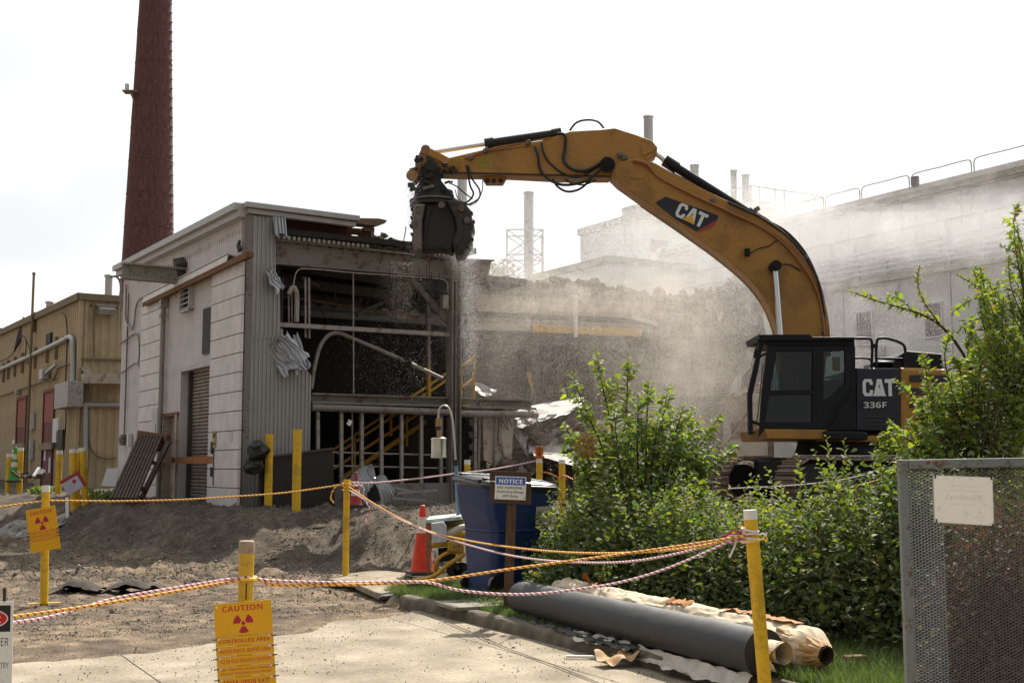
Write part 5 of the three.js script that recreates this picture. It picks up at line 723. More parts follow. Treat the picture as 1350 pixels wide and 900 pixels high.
{ // steel stacks
  const S = (x0, x1, yt, d, label, base = 0) => { const r = (x1 - x0) / 2 / FOC * d, t = P((x0 + x1) / 2, yt, d); const s = thing('steel_stack', label, 'chimney', V(t.x, base, t.z)); part(s, 'pipe', cyl(V(0, 0, 0), V(0, t.y - base, 0), r, r, 20), MB2.stack); part(s, 'rim', fin(new THREE.TorusGeometry(r, 0.05, 6, 20).rotateX(Math.PI / 2).translate(0, t.y - base - 0.05, 0)), MB2.pipe); for (let k = 1; k < 4; k++) part(s, 'joint_ring', fin(new THREE.TorusGeometry(r + 0.01, 0.03, 5, 20).rotateX(Math.PI / 2).translate(0, (t.y - base) * (1 - k * 0.12), 0)), MB2.pipe); return s; };
  S(603, 616, 222, 66, 'pale steel stack just behind the grapple hoses');
  const m = S(690.5, 703.5, 253, 66, 'pale steel stack rising from a lattice frame');
  { const d = 66, lat = thing('lattice_frame', 'thin pale lattice frame around the foot of a steel stack', 'tower', V(X(697, d), 0, -d)); const o = lat.position, w = 1.35, y0 = P(697, 372, d).y, y1 = P(697, 307, d).y; for (const sx of [-1, 1]) for (const sz of [-1, 1]) part(lat, 'leg', bar(V(sx * w * (sx < 0 ? 0.85 : 0.55), 0, sz * w * 0.7), V(sx * w * (sx < 0 ? 0.85 : 0.55), y1, sz * w * 0.7), 0.08, 0.08), MB2.rail);
    for (const y of [y0 + 0.2, (y0 + y1) / 2, y1]) for (const z of [-1, 1]) part(lat, 'cross_bar', bar(V(-w * 0.85, y, z * w * 0.7), V(w * 0.55, y, z * w * 0.7), 0.06, 0.06), MB2.rail); for (const y of [y0 + 0.2, (y0 + y1) / 2, y1]) for (const x of [-0.85, 0.55]) part(lat, 'cross_bar', bar(V(x * w, y, -w * 0.7), V(x * w, y, w * 0.7), 0.06, 0.06), MB2.rail);
    for (const z of [-1, 1]) for (const [a, c] of [[y0 + 0.2, (y0 + y1) / 2], [(y0 + y1) / 2, y1]]) { part(lat, 'brace', bar(V(-w * 0.85, a, z * w * 0.7), V(w * 0.55, c, z * w * 0.7), 0.05, 0.05), MB2.rail); part(lat, 'brace', bar(V(-w * 0.85, c, z * w * 0.7), V(w * 0.55, a, z * w * 0.7), 0.05, 0.05), MB2.rail); } }
  S(848.5, 861, 153, 72, 'tall pale steel stack passing behind the boom knuckle'); S(910, 921.5, 217, 72, 'short steel stack showing above the boom, left of a close pair'); S(963, 971.5, 224, 74, 'slimmer and taller stack of the pair by the railed platform'); S(978, 988, 230, 70, 'shorter stack of the pair, nearest the railed platform');
  S(138.5, 148, 362, 48, 'galvanised flue between the tan building and the white warehouse'); S(60.5, 69, 397, 52, 'short galvanised flue behind the tan roof edge');
  const q = P(44, 362, 44), pole = thing('thin_pole', 'thin dark vertical pole at the tan roof edge', 'pole', V(q.x, 0, q.z)); part(pole, 'shaft', cyl(V(0, 0, 0), V(0, q.y, 0), 0.06, 0.045, 8), MB2.tanDark); part(pole, 'cap', lathe([[0, 0.1], [0.05, 0.08], [0.06, 0], [0, 0]], 10, V(0, q.y, 0)), MB2.tanDark);
}
{ // brick chimney
  const d = 75, base = P(196, 617, d), top = 38, rAt = (y) => { const y0 = P(196, 345, d).y, y1 = P(201, 0, d).y; return lerp(67, 42.5, (y - y0) / (y1 - y0)) / 2 / FOC * d; };
  const c = thing('brick_chimney', 'tall tapering dark red brick chimney rising behind the white warehouse', 'chimney', V(P(194.5, 345, d).x, 0, base.z));
  const prof = []; for (let i = 0; i <= 40; i++) { const y = (i / 40) * top; prof.push([rAt(y) + (i % 6 === 0 ? 0.012 : 0), y]); }
  const g = new THREE.LatheGeometry(prof.map(([r, y]) => new THREE.Vector2(r, y)), 56), uv = g.attributes.uv, pos = g.attributes.position; for (let i = 0; i < uv.count; i++) uv.setXY(i, uv.getX(i) * 2, pos.getY(i) / 5.4); 
  part(c, 'shaft', fin(g, true), M('dark red brick', [0.165, 0.085, 0.078], 0.92, { tex: 'brick', rep: [3, 1.2], bump: 'brick', bumpRep: [3, 1.2], bumpScale: 0.012 }));
  for (let i = 0; i < 13; i++) { const y = 12 + i * 2.05, r = rAt(y); part(c, 'band', fin(new THREE.TorusGeometry(r + 0.005, 0.022, 5, 48).rotateX(Math.PI / 2).translate(0, y, 0)), M('band iron', [0.1, 0.06, 0.055], 0.8, { tex: null })); }
  for (let i = 0; i < 46; i++) { const y = 11 + i * 0.6, r = rAt(y), a = 0.12; part(c, 'rung', box((r + 0.05) * Math.cos(a), y, (r + 0.05) * Math.sin(a), 0.09, 0.03, 0.3, [0, -a, 0]), MB2.pipe); }
  { const y = P(178, 127, d).y, r = rAt(y); part(c, 'bracket', [box(-r * 0.9, y, 0.9, 0.9, 0.08, 0.7), bar(V(-r * 0.9, y - 0.05, 1.1), V(-r * 0.6, y - 0.9, 0.8), 0.08, 0.08)], MB2.tanDark); part(c, 'warning_lamp', box(-r - 0.15, y + 0.3, 0.9, 0.22, 0.45, 0.22, [0, 0, 0], 0.05), MB2.paper); }
}
{ // tan ribbed building at the left
  const d = 38, f = new Frame(V(X(105, d), 0, -d), TURN), F = (x, y, z = 0.0) => f.F(x, y, z), L = (x, y, k = 0) => f.L(x, y, k);
  const b = thing('tan_building', 'tan ribbed metal building with red doors, pipes and a grey cabinet', 'building', f.o, TURN);
  const topN = F(105, 391).y, topF = L(0, 440).y, zF = L(-60, 480).z, hL = lerp(topN, topF, zF / L(0, 440).z), x1 = F(172, 420).x + 0.5;
  const side = (z0, z1, lo, hi) => part(b, 'wall_sheet', ribbed(z0 - z1, () => lo, (u) => (typeof hi === 'function' ? hi(z0 - u) : hi), { pitch: 0.3, depth: 0.03, flat: 0.42, warp: (v) => V(-v.z, v.y, z0 - v.x) }), MB2.tan);
  const hAt = (z) => lerp(topN, topF, z / L(0, 440).z) - 0.05;
  side(0, zF, 0.4, hAt); part(b, 'wall_sheet', ribbed(x1, () => 0.4, () => topN - 0.05, { pitch: 0.26, depth: 0.035, flat: 0.3 }), MB2.tan);
  part(b, 'roof', [box(x1 / 2, topN - 0.25, zF / 2, x1, 0.1, -zF)], MB2.tanDark);
  part(b, 'roof_edge', bar(V(-0.06, topN, 0.1), V(-0.06, hAt(zF) + 0.05, zF), 0.18, 0.22), MB2.tanDark); part(b, 'roof_edge', box(x1 / 2, topN, 0.06, x1 + 0.2, 0.2, 0.18), MB2.tanDark);
  part(b, 'corner_trim', box(-0.01, topN / 2, 0.02, 0.12, topN, 0.12), MB2.tan);
  const lp = (l, k = -0.12) => l.map(([x, y]) => L(x, y, k));
  part(b, 'wall_pipe', [tube(lp([[-30, 502], [0, 487], [40, 469], [88, 446]]), 0.085, 30, 8), tube(lp([[86, 446.5], [92, 444], [95, 448], [95.5, 460], [96, 512]]), 0.085, 20, 8)], MB2.galv);
  part(b, 'conduit', tube(lp([[-20, 527], [0, 522], [30, 512], [62, 501], [72, 498], [75, 487], [84, 482], [96, 478]]), 0.035, 40, 6), MB2.tanDark);
  for (const [x, y] of [[13, 484], [22, 480], [32, 475], [49, 468], [65, 460], [77, 455], [7, 488]]) part(b, 'pipe_hanger', box(-0.08, L(x, y).y - 0.1, L(x, y).z, 0.1, 0.75, 0.12), MB2.tanDark);
  { const a = L(84, 508, -0.1), c = L(101, 537, -0.1); part(b, 'cabinet', box(-0.22, (a.y + c.y) / 2, (a.z + c.z) / 2 + 0.3, 0.45, a.y - c.y, Math.abs(a.z - c.z), [0, 0, 0], 0.02), MB2.box); const e = F(103, 535, 0.15); part(b, 'wall_pipe', [cyl(F(103, 533.5, 0.12), F(172, 534, 0.12), 0.07), cyl(F(112, 505, 0.12), F(112, 620, 0.12), 0.07), cyl(F(117, 498, 0.12), F(117, 534, 0.12), 0.05)], MB2.galv); part(b, 'flange', [box(...F(111, 515, 0.14).toArray(), 0.3, 0.7, 0.15, [0, 0, 0.2], 0.02)], MB2.tanDark); }
  part(b, 'ledge', [bar(F(108, 499, 0.35), F(172, 500, 0.35), 0.5, 0.3), bar(F(112, 494, 0.2), F(119, 490, 0.2), 0.3, 0.5)], M('pale ledge', [0.5, 0.47, 0.42], 0.7, { tex: 'rust', rep: 0.6 }));
  part(b, 'seam_strip', bar(F(106, 473, 0.06), F(172, 474, 0.06), 0.06, 0.06), MB2.tanDark); part(b, 'conduit', tube([F(124, 392, 0.08), F(123, 420, 0.08), F(124, 470, 0.08)], 0.03), MB2.tanDark); part(b, 'conduit', tube([F(114, 535, 0.1), F(116, 570, 0.1), F(122, 596, 0.1), F(136, 604, 0.1), F(152, 603, 0.1)], 0.03), MB2.tanDark);
  { const a = F(140, 409, 0.2); part(b, 'flood_lamp', [box(a.x, a.y, 0.2, 0.5, 0.2, 0.35, [0.4, 0, 0], 0.03), box(a.x, a.y + 0.15, 0.1, 0.6, 0.06, 0.25)], MB2.box); }
  const door = (x0, x1, yt, ym, yb) => { const a = L(x0, yt), c = L(x1, yt), z0 = a.z, z1 = c.z, y1 = L((x0 + x1) / 2, yt).y, y2 = L((x0 + x1) / 2, ym).y, y0 = 0.6; const fr = part(b, 'door_frame', [boxAB(V(-0.1, y0, z0 - 0.08), V(0.02, y1 + 0.1, z0)), boxAB(V(-0.1, y0, z1), V(0.02, y1 + 0.1, z1 + 0.08)), boxAB(V(-0.1, y1, z0), V(0.02, y1 + 0.1, z1))], MB2.dred); const zm = (z0 + z1) / 2; for (const [p, q] of [[z0, zm - 0.015], [zm + 0.015, z1]]) { part(b, 'transom_panel', boxAB(V(-0.06, y2, p), V(0, y1, q)), MB2.red); const lf = part(b, 'door', boxAB(V(-0.05, y0, p), V(0, y2 - 0.03, q)), MB2.dred); part(lf, 'paper_notice', box(-0.06, y0 + 1.1 + 0.4 * (p === z0), (p + q) / 2, 0.01, 0.5, Math.abs(q - p) * 0.35), MB2.paper); } return { y0, z0, z1 }; };
  for (const [x0, x1, yt, ym, yb] of [[25.5, 37, 526, 563, 628], [61, 74, 517, 557, 640]]) { const q = door(x0, x1, yt, ym, yb); const y = L((x0 + x1) / 2, 588).y; part(b, 'door_bar', box(-0.12, y, (q.z0 + q.z1) / 2, 0.08, 0.22, Math.abs(q.z1 - q.z0) + 0.5), MB2.wood); }
  for (const [x0, x1, y0, y1, m] of [[43, 47.5, 545, 565, MB2.box], [41.5, 46, 580, 606, MB2.box], [73, 79.5, 552, 583, MB2.paper], [64, 69.5, 441, 452, MB2.black], [78, 85.5, 567, 591, MB2.black], [19, 22, 580, 596, MB2.paper]]) { const a = L(x0, y0), c = L(x1, y1); part(b, m === MB2.paper ? 'wall_notice' : m === MB2.black ? 'black_box' : 'wall_vent', box(-0.06, (a.y + c.y) / 2, (a.z + c.z) / 2, 0.08, Math.abs(a.y - c.y), Math.abs(a.z - c.z)), m); }
  { const a = L(66, 494); part(b, 'gas_meter', [box(-0.2, a.y, a.z, 0.25, 0.35, 0.5, [0, 0, 0], 0.03), cyl(V(-0.2, a.y, a.z), V(-0.2, a.y + 0.2, a.z + 2), 0.06)], MB2.galv); const l = L(28, 517); part(b, 'door_lamp', box(-0.12, l.y, l.z, 0.2, 0.2, 0.3, [0, 0, 0], 0.03), MB2.box); }
  part(b, 'loose_wire', [tube(lp([[80, 412], [86, 418], [88, 440], [86, 500], [86, 560], [82, 600], [78, 622]], -0.15), 0.022, 50, 5)], MB2.black); part(b, 'loose_wire', [tube(lp([[-10, 478], [5, 474], [16, 466], [27, 443], [34, 448], [40, 470], [36, 480]], -0.2), 0.02, 50, 5)], MB2.black); part(b, 'loose_wire', [tube(lp([[24, 446], [30, 443], [34, 450], [33, 470]], -0.2), 0.02, 40, 5)], MB2.black);
  part(b, 'tarpaulin_scrap', [poly([V(0, 0), V(0.5, 0.5), V(0.75, 1.0), V(0.55, 1.3), V(0.2, 0.6)], 0, 0.06).applyMatrix4(mat4(L(18, 464, -0.2), [0, -1.2, 0]))], MB2.black);
  part(b, 'roof_upstand', bar(L(44, 412, -0.1), L(44, 437, -0.1), 0.16, 0.16), MB2.tanDark);
  const an = thing('tan_annex', 'lower end of the tan building at the left edge, set back', 'building', V(X(8, 62), 0, -62), TURN); const ff = new Frame(an.position, TURN), q = ff.F(8, 437); part(an, 'wall', box(-1, q.y / 2, -3, 6, q.y, 6), MB2.tan); part(an, 'roof_edge', box(-1, q.y, -3, 6.2, 0.3, 6.2), MB2.tanDark);
}

// ================= POSTS, SIGNS AND ROPES =================
const MY = {
  post: M('yellow post paint', [0.84, 0.5, 0.012], 0.52, { tex: 'dirt', rep: 0.9 }), postDull: M('weathered yellow post', [0.66, 0.41, 0.02], 0.6, { tex: 'dirt', rep: 1.3 }), cap: M('white plastic cap', [0.75, 0.74, 0.7], 0.5, { tex: null }), capWorn: M('worn bare cap', [0.4, 0.32, 0.24], 0.8, { tex: 'rust', rep: 4 }),
  ry: M('yellow rope strand', [0.8, 0.54, 0.07], 0.75, { tex: null }), rm: M('magenta rope strand', [0.4, 0.03, 0.1], 0.75, { tex: null }), rw: M('white rope strand', [0.75, 0.66, 0.66], 0.75, { tex: null }), tie: M('black tie', [0.015, 0.015, 0.015], 0.6, { tex: null }),
};
const foot = (px, d, py) => P(px, py, d);
function yellowPost(px, py, d, label, { r = 0.045, base = null, cap = MY.cap, capH = 0.07, lean = 0, m = MY.post, group = 'yellow marker posts with rope' } = {}) {
  const t = P(px, py, d), y0 = base ?? level(t.x, t.z); const g = thing('marker_post', label, 'post', V(t.x + lean, y0, t.z), 0, group);
  const a = V(0, -0.1, 0), b = V(-lean, t.y - y0, 0); const c = a.clone().lerp(b, 1 - capH / (t.y - y0));
  part(g, 'shaft', cyl(a, c, r, r, 20), m); const cc = part(g, 'cap', [cyl(c, b, r * 1.03, r * 1.02, 20)], cap); if (cap === MY.capWorn) part(cc, 'cap_top', cyl(b, b.clone().add(V(0, 0.006, 0)), r * 0.98, r * 0.9, 20), M('bare cap top', [0.5, 0.4, 0.32], 0.8)); return g;
}
const pR = yellowPost(989, 672, 8.6, 'yellow post with white cap standing before the black roll', { r: 0.046, capH: 0.06, lean: 0.095 });
const pM = yellowPost(457, 632, 18, 'yellow post with knotted ropes in front of the gravel pile', { r: 0.045, cap: MY.post });
const pF = yellowPost(325, 714, 7.3, 'nearest yellow post, with worn bare cap above the large caution sign', { r: 0.044, cap: MY.capWorn, capH: 0.06, m: MY.postDull, base: 0.0 });
part(pF, 'paint_chip', [box(0.012, 0.9, 0.0435, 0.006, 0.09, 0.004)], MY.tie);
const pL = yellowPost(60, 640, 14.8, 'yellow post with white cap carrying the small tilted caution sign', { r: 0.045, lean: 0.03 });
part(pL, 'foot_plate', box(0, 0.03, 0, 0.36, 0.008, 0.1, [0, 0.5, 0]), MY.postDull);
yellowPost(616, 606, 24, 'short yellow post with white cap seen behind the blue bin lid', { r: 0.058, capH: 0.08 });
const pB = yellowPost(711, 603, 20.5, 'yellow post topped by an amber beacon, right of the notice board', { r: 0.052, capH: 0.08 });
yellowPost(741, 606, 20, 'yellow post with pale cap half hidden by the sapling leaves', { r: 0.052, capH: 0.06 });
yellowPost(392, 566, 23.6, 'thick plain yellow bollard standing before the dark leaning panel', { r: 0.082, cap: MY.post, group: 'bollards by the warehouse wall' });
yellowPost(355, 572, 24.6, 'thick yellow bollard behind the top edge of the dark panel', { r: 0.078, cap: MY.post, group: 'bollards by the warehouse wall' });
for (const [x, y, d, l, o] of [[95.5, 592, 27.5, 'leftmost of the three close yellow posts by the tan wall', { lean: 0.08 }], [101, 592, 28, 'middle of the three close yellow posts by the tan wall', { lean: 0.03 }], [108, 590, 28, 'rightmost of the three close yellow posts by the tan wall', { lean: 0.12 }], [78, 594, 33, 'yellow post before the right red door', {}], [27, 590, 34, 'yellow post between the green cone and the left red door', {}], [12, 598, 34, 'yellow post left of the green cone', {}]]) yellowPost(x, y, d, l, { r: 0.075, capH: 0.08, ...o, group: 'yellow posts by the tan building' });
{ const t = P(711, 603, 20.5), b = thing('beacon_lamp', 'amber warning beacon fixed on a yellow post beside the bush', 'beacon', t); const am = M('amber lens', [0.7, 0.19, 0.01], 0.3, { tex: null, transmission: 0.35 }); part(b, 'base', cyl(V(0, 0, 0), V(0, 0.03, 0), 0.05, 0.05, 16), MY.tie); part(b, 'lens', [box(0, 0.11, 0, 0.13, 0.15, 0.11, [0, 0, 0], 0.025), box(0, 0.01, 0, 0.17, 0.05, 0.13, [0, 0, 0], 0.02)], am); part(b, 'strap', [box(0, 0.1, 0.06, 0.012, 0.2, 0.012)], MY.tie); for (let i = 0; i < 4; i++) part(b, 'lens_rib', box(0, 0.06 + i * 0.035, 0, 0.134, 0.008, 0.114), am); }
// ropes of three laid strands
function rope(name, label, pts, strands, r = 0.0085, pitch = 0.05, kind = 'boundary ropes strung between the yellow posts') {
  const c = new THREE.CatmullRomCurve3(pts, false, 'centripetal'), len = c.getLength(), n = Math.min(2400, Math.max(24, Math.round(len / pitch * 5))), pl = c.getSpacedPoints(n), g = thing(name, label, 'rope', pts[0].clone(), 0, kind);
  strands.forEach((m, k) => { const q = pl.map((p, i) => { const t = pl[Math.min(n, i + 1)].clone().sub(pl[Math.max(0, i - 1)]).normalize(), u = V(0, 1, 0).cross(t).normalize(), w = t.clone().cross(u), a = (i / n) * len / pitch * 2 * Math.PI + k * 2 * Math.PI / 3; return p.clone().sub(pts[0]).addScaledVector(u, Math.cos(a) * r * 0.56).addScaledVector(w, Math.sin(a) * r * 0.56); }); const pos = [], R = 5, ring = (i) => { const t = q[Math.min(n, i + 1)].clone().sub(q[Math.max(0, i - 1)]).normalize(), u = V(0, 1, 0).cross(t).normalize(), w = t.clone().cross(u), o = []; for (let j = 0; j < R; j++) { const a = j / R * 2 * Math.PI; o.push(q[i].clone().addScaledVector(u, Math.cos(a) * r * 0.6).addScaledVector(w, Math.sin(a) * r * 0.6)); } return o; }; let A = ring(0); for (let i = 0; i < n; i++) { const B = ring(i + 1); for (let j = 0; j < R; j++) { const a = A[j], b = B[j], cc = B[(j + 1) % R], d = A[(j + 1) % R]; for (const v of [a, b, cc, a, cc, d]) pos.push(v.x, v.y, v.z); } A = B; } const gg = new THREE.BufferGeometry(); gg.setAttribute('position', new THREE.Float32BufferAttribute(pos, 3)); gg.setAttribute('uv', new THREE.Float32BufferAttribute(new Float32Array(pos.length / 3 * 2), 2)); gg.computeVertexNormals(); part(g, 'strand', gg, m); });
  return g;
}
const RY = [MY.ry, MY.ry, MY.rm], RW = [MY.rw, MY.rw, MY.rm];
const rp = (l) => l.map(([x, y, d]) => P(x, y, d));
rope('rope', 'yellow rope sagging from the left edge to the nearest post', rp([[-150, 836, 5.2], [0, 815, 5.9], [90, 803, 6.3], [165, 791, 6.6], [240, 778, 6.9], [306, 766, 7.25], [325, 763, 7.25]]), RY, 0.0085, 0.045);
rope('rope', 'pink and white rope crossing the yellow one left of the nearest post', rp([[-150, 846, 5.3], [0, 823, 6.0], [70, 812, 6.3], [150, 789, 6.65], [230, 775, 6.95], [305, 763, 7.25], [325, 761, 7.26]]), RW, 0.008, 0.04);
rope('rope', 'yellow rope running right from the nearest post to the knot by the rolls', rp([[325, 762, 7.25], [338, 763, 7.3], [356, 770, 7.35], [410, 771, 7.5], [500, 769.5, 7.7], [570, 765, 7.9], [680, 749, 8.1], [800, 733, 8.3], [900, 719, 8.45], [985, 706, 8.55]]), RY, 0.0085, 0.045);
rope('rope', 'pink and white rope hanging lowest, from the nearest post to the knot by the rolls', rp([[325, 760, 7.26], [345, 764, 7.32], [450, 768, 7.6], [565, 768, 7.85], [600, 777, 7.95], [650, 782.5, 8.0], [700, 783, 8.1], [760, 777, 8.2], [820, 767, 8.3], [880, 749, 8.4], [935, 726, 8.5], [975, 707, 8.55], [986, 702, 8.56]]), RW, 0.0085, 0.04);
rope('rope', 'yellow rope sloping down from the knotted post behind the bin, then up to the rolls', rp([[459, 641, 17.95], [500, 668, 16.8], [560, 698, 15.2], [610, 711, 13.9], [680, 722, 12.2], [760, 728.5, 10.9], [840, 728, 9.9], [920, 720, 9.1], [985, 706, 8.62]]), RY, 0.0095, 0.06);
rope('rope', 'pink and white rope sloping down from the knotted post just under the yellow one', rp([[460, 646, 17.95], [510, 676, 16.5], [570, 703, 14.9], [620, 719, 13.7], [690, 735, 12.0], [760, 741, 10.9], [830, 740, 10], [900, 728, 9.3], [985, 703, 8.6]]), RW, 0.0095, 0.055);
rope('rope', 'yellow rope from the left edge past the small caution sign to the knotted post', rp([[-60, 676, 14.2], [0, 668, 14.5], [30, 664, 14.7], [57, 660.5, 14.8], [63, 660, 14.8], [150, 660.5, 15.4], [230, 659, 16.0], [300, 655, 16.6], [370, 650, 17.2], [430, 642, 17.8], [455, 638, 18]]), RY, 0.011, 0.06);
rope('rope', 'pink and white rope running right from the knotted post behind the blue bin', rp([[459, 636, 18], [480, 637, 18.3], [540, 632, 20], [610, 623, 23.8], [640, 620, 22.5], [680, 613, 21], [708, 607, 20.5]]), RW, 0.013, 0.09);
rope('rope', 'short red and yellow rope between the beacon post and the post in the leaves', rp([[713, 622, 20.4], [726, 624, 20.2], [738, 630, 20], [744, 627, 19.8], [756, 632, 19.4]]), [MY.ry, MY.rm, MY.rm], 0.013, 0.09);
rope('rope', 'white rope end dangling from the knotted post', rp([[468, 640, 17.9], [478, 641, 17.9], [480, 658, 17.9], [486, 668, 17.9], [487, 676, 17.9], [481, 683, 17.9], [485, 691, 17.9]]), RW, 0.012, 0.07); rope('rope', 'yellow rope end looping down left of the knotted post', rp([[452, 638, 17.95], [443, 641, 17.9], [437, 650, 17.9], [436, 657, 17.9], [440, 663, 17.9]]), RY, 0.012, 0.07);
rope('rope', 'orange cord low before the excavator tracks', rp([[1108, 646, 20], [1150, 635, 20.2], [1180, 626, 20.5]]), [MY.ry, MY.ry, MY.rm], 0.012, 0.09); rope('rope', 'thin white cord before the excavator tracks', rp([[960, 644, 20], [1040, 640, 20.1], [1100, 634, 20.3], [1140, 626, 20.4]]), [MY.rw, MY.rw, MY.rw], 0.009, 0.09);
// knots and wraps
function knot(px, py, d, r, m, n, label, seed, spread) { const R = rng(seed), c = P(px, py, d), pts = []; for (let i = 0; i <= n * 10; i++) { const a = i / 10 * 2 * Math.PI; pts.push(V(r * Math.cos(a) * (1 + 0.1 * R()), (i / (n * 10) - 0.5) * spread + 0.006 * Math.sin(a * 1.5), r * Math.sin(a) * (1 + 0.1 * R()))); } const g = thing('rope_knot', label, 'knot', c); part(g, 'coil', tube(pts, 0.008, n * 26, 6), m); if (n > 1) part(g, 'loose_end', tube([V(r, 0, 0.02), V(r + 0.03, 0.01, 0.04), V(r + 0.045, -0.01, 0.03), V(r + 0.055, 0.02, 0.02)], 0.006, 16, 6), m); return g; }
{ const c = knot(989, 705, 8.6, 0.055, MY.rw, 4, 'tangle of pink and white rope wound round the white-capped post', 5, 0.1); const R = rng(8); for (let i = 0; i < 5; i++) { const a = V(-0.06 - 0.1 * R(), 0.04 - 0.07 * R(), 0.04), b = V(-0.16 - 0.05 * R(), -0.05 + 0.05 * R(), 0.03); part(c, 'loop', tube([V(-0.05, 0.02 * R(), 0.04), a, b, V(-0.05, -0.03, 0.05)], 0.007, 18, 6), i % 2 ? MY.rw : MY.rm); } part(c, 'hanging_end', tube([V(-0.1, 0, 0.05), V(-0.11, -0.06, 0.05), V(-0.15, -0.15, 0.05)], 0.007, 12, 6), MY.rw); knot(990, 712, 8.6, 0.054, MY.ry, 2, 'yellow rope turns just under the pink tangle', 6, 0.03); }
knot(457, 641, 18, 0.06, MY.ry, 3, 'yellow rope turns knotted round the post in front of the pile', 9, 0.14); knot(325, 763, 7.3, 0.05, MY.ry, 1, 'single turn of yellow rope round the nearest post', 10, 0.01);
// signs
function trefoil(x, cx, cy, R, col) { x.fillStyle = col; for (const a of [-90 + 60, 90, 210]) { x.beginPath(); x.arc(cx, cy, R, (a - 30) * Math.PI / 180, (a + 30) * Math.PI / 180); x.arc(cx, cy, R * 0.32, (a + 30) * Math.PI / 180, (a - 30) * Math.PI / 180, true); x.closePath(); x.fill(); } x.beginPath(); x.arc(cx, cy, R * 0.2, 0, 7); x.fill(); }
const YEL = '#e0a500', MAG = '#a80d35', RED = '#b5301a';
function wear(x, w, h, seed, n = 120) { const r = rng(seed); for (let i = 0; i < n; i++) { x.fillStyle = `rgba(${r() < 0.5 ? '60,40,20' : '255,245,220'},${0.03 + 0.05 * r()})`; x.beginPath(); x.ellipse(r() * w, r() * h, 4 + 30 * r(), 2 + 8 * r(), r() * 3, 0, 7); x.fill(); } }
const printM = (t, rough = 0.5) => new THREE.MeshStandardMaterial({ map: t, roughness: rough, side: THREE.DoubleSide });
function plate(parent, name, w, h, t, m, back, y = 0, z = 0) { const g = new RoundedBoxGeometry(w, h, t, 2, Math.min(0.012, t * 0.49)); const b = part(parent, name, fin(g.translate(0, y, z)), back); part(b, 'print', quad(V(-w / 2 + 0.003, y - h / 2 + 0.003, z + t / 2 + 0.0015), V(w / 2 - 0.003, y - h / 2 + 0.003, z + t / 2 + 0.0015), V(w / 2 - 0.003, y + h / 2 - 0.003, z + t / 2 + 0.0015), V(-w / 2 + 0.003, y + h / 2 - 0.003, z + t / 2 + 0.0015)), m); return b; }
const yelM = M('yellow sign board', [0.62, 0.36, 0.008], 0.5, { tex: null });
{ // the large caution sign: header board with five insert strips tied on
  const A = P(281, 797, 7.18), B = P(357, 789, 7.18), C = P(362, 890, 7.18), w = A.distanceTo(B), H = 0.54, ang = Math.atan2(B.y - A.y, B.x - A.x), cen = A.clone().lerp(B, 0.5);
  const s = thing('caution_sign', 'large yellow radiation caution sign hanging on the nearest post', 'sign', cen); s.rotation.z = ang * 0.8; s.userData.group = 'radiation caution signs';
  const sub = (y0, y1, draw) => { const hh = y1 - y0, t = canvas(640, Math.max(64, Math.round(640 * hh / w)), (x, W, h) => { x.fillStyle = YEL; x.fillRect(0, 0, W, h); draw(x, W, h); wear(x, W, h, Math.round(y0 * 999) + 5, 50); }); return [y0, y1, printM(t)]; };
  const put = (name, [y0, y1, m], dz) => { const p = plate(s, name, w, y1 - y0 - 0.0012, 0.006, m, yelM, -(y0 + y1) / 2, dz); return p; };
  put('header_board', sub(0, 0.186, (x, W, h) => { x.fillStyle = RED; fitText(x, 'CAUTION', W / 2, h * 0.17, W * 0.74, 88); trefoil(x, W / 2, h * 0.64, h * 0.31, MAG); }), 0);
  const lines = [['CONTROLLED AREA'], ['RADIOLOGICAL BUFFER AREA'], ['TLD OR OSLD REQUIRED FOR ENTRY'], ['RW1 TRAINING OR RW1 TRAINED', 'ESCORT REQUIRED FOR ENTRY'], ['FRISK UPON EXIT']], hs = [0.055, 0.054, 0.056, 0.06, 0.06]; let y = 0.186;
  const wood = MY.tie; lines.forEach((ls, k) => { const y1 = y + hs[k]; put('insert_strip', sub(y, y1, (x, W, h) => { x.fillStyle = k < 1 || k === 4 ? '#b2261d' : '#b0442a'; ls.forEach((t, i) => fitText(x, t, W / 2, h * (ls.length === 1 ? 0.5 : 0.28 + 0.42 * i), W * (k === 4 ? 0.82 : 0.9), ls.length === 1 ? h * 0.62 : h * 0.34)); }), 0.0015); for (const sx of [-1, 1]) { part(s, 'wire_tie', box(sx * (w / 2 + 0.004), -(y + 0.012), 0.004, 0.026, 0.005, 0.016), MY.tie); part(s, 'tie_hole', cyl(V(sx * (w / 2 - 0.022), -(y + 0.012), 0.0075), V(sx * (w / 2 - 0.022), -(y + 0.012), 0.0105), 0.006, 0.006, 10), MY.cap); } y = y1; });
  part(s, 'corner_hole', cyl(V(-w / 2 + 0.018, -0.02, 0.003), V(-w / 2 + 0.018, -0.02, 0.0052), 0.006, 0.006, 10), MY.cap);
}
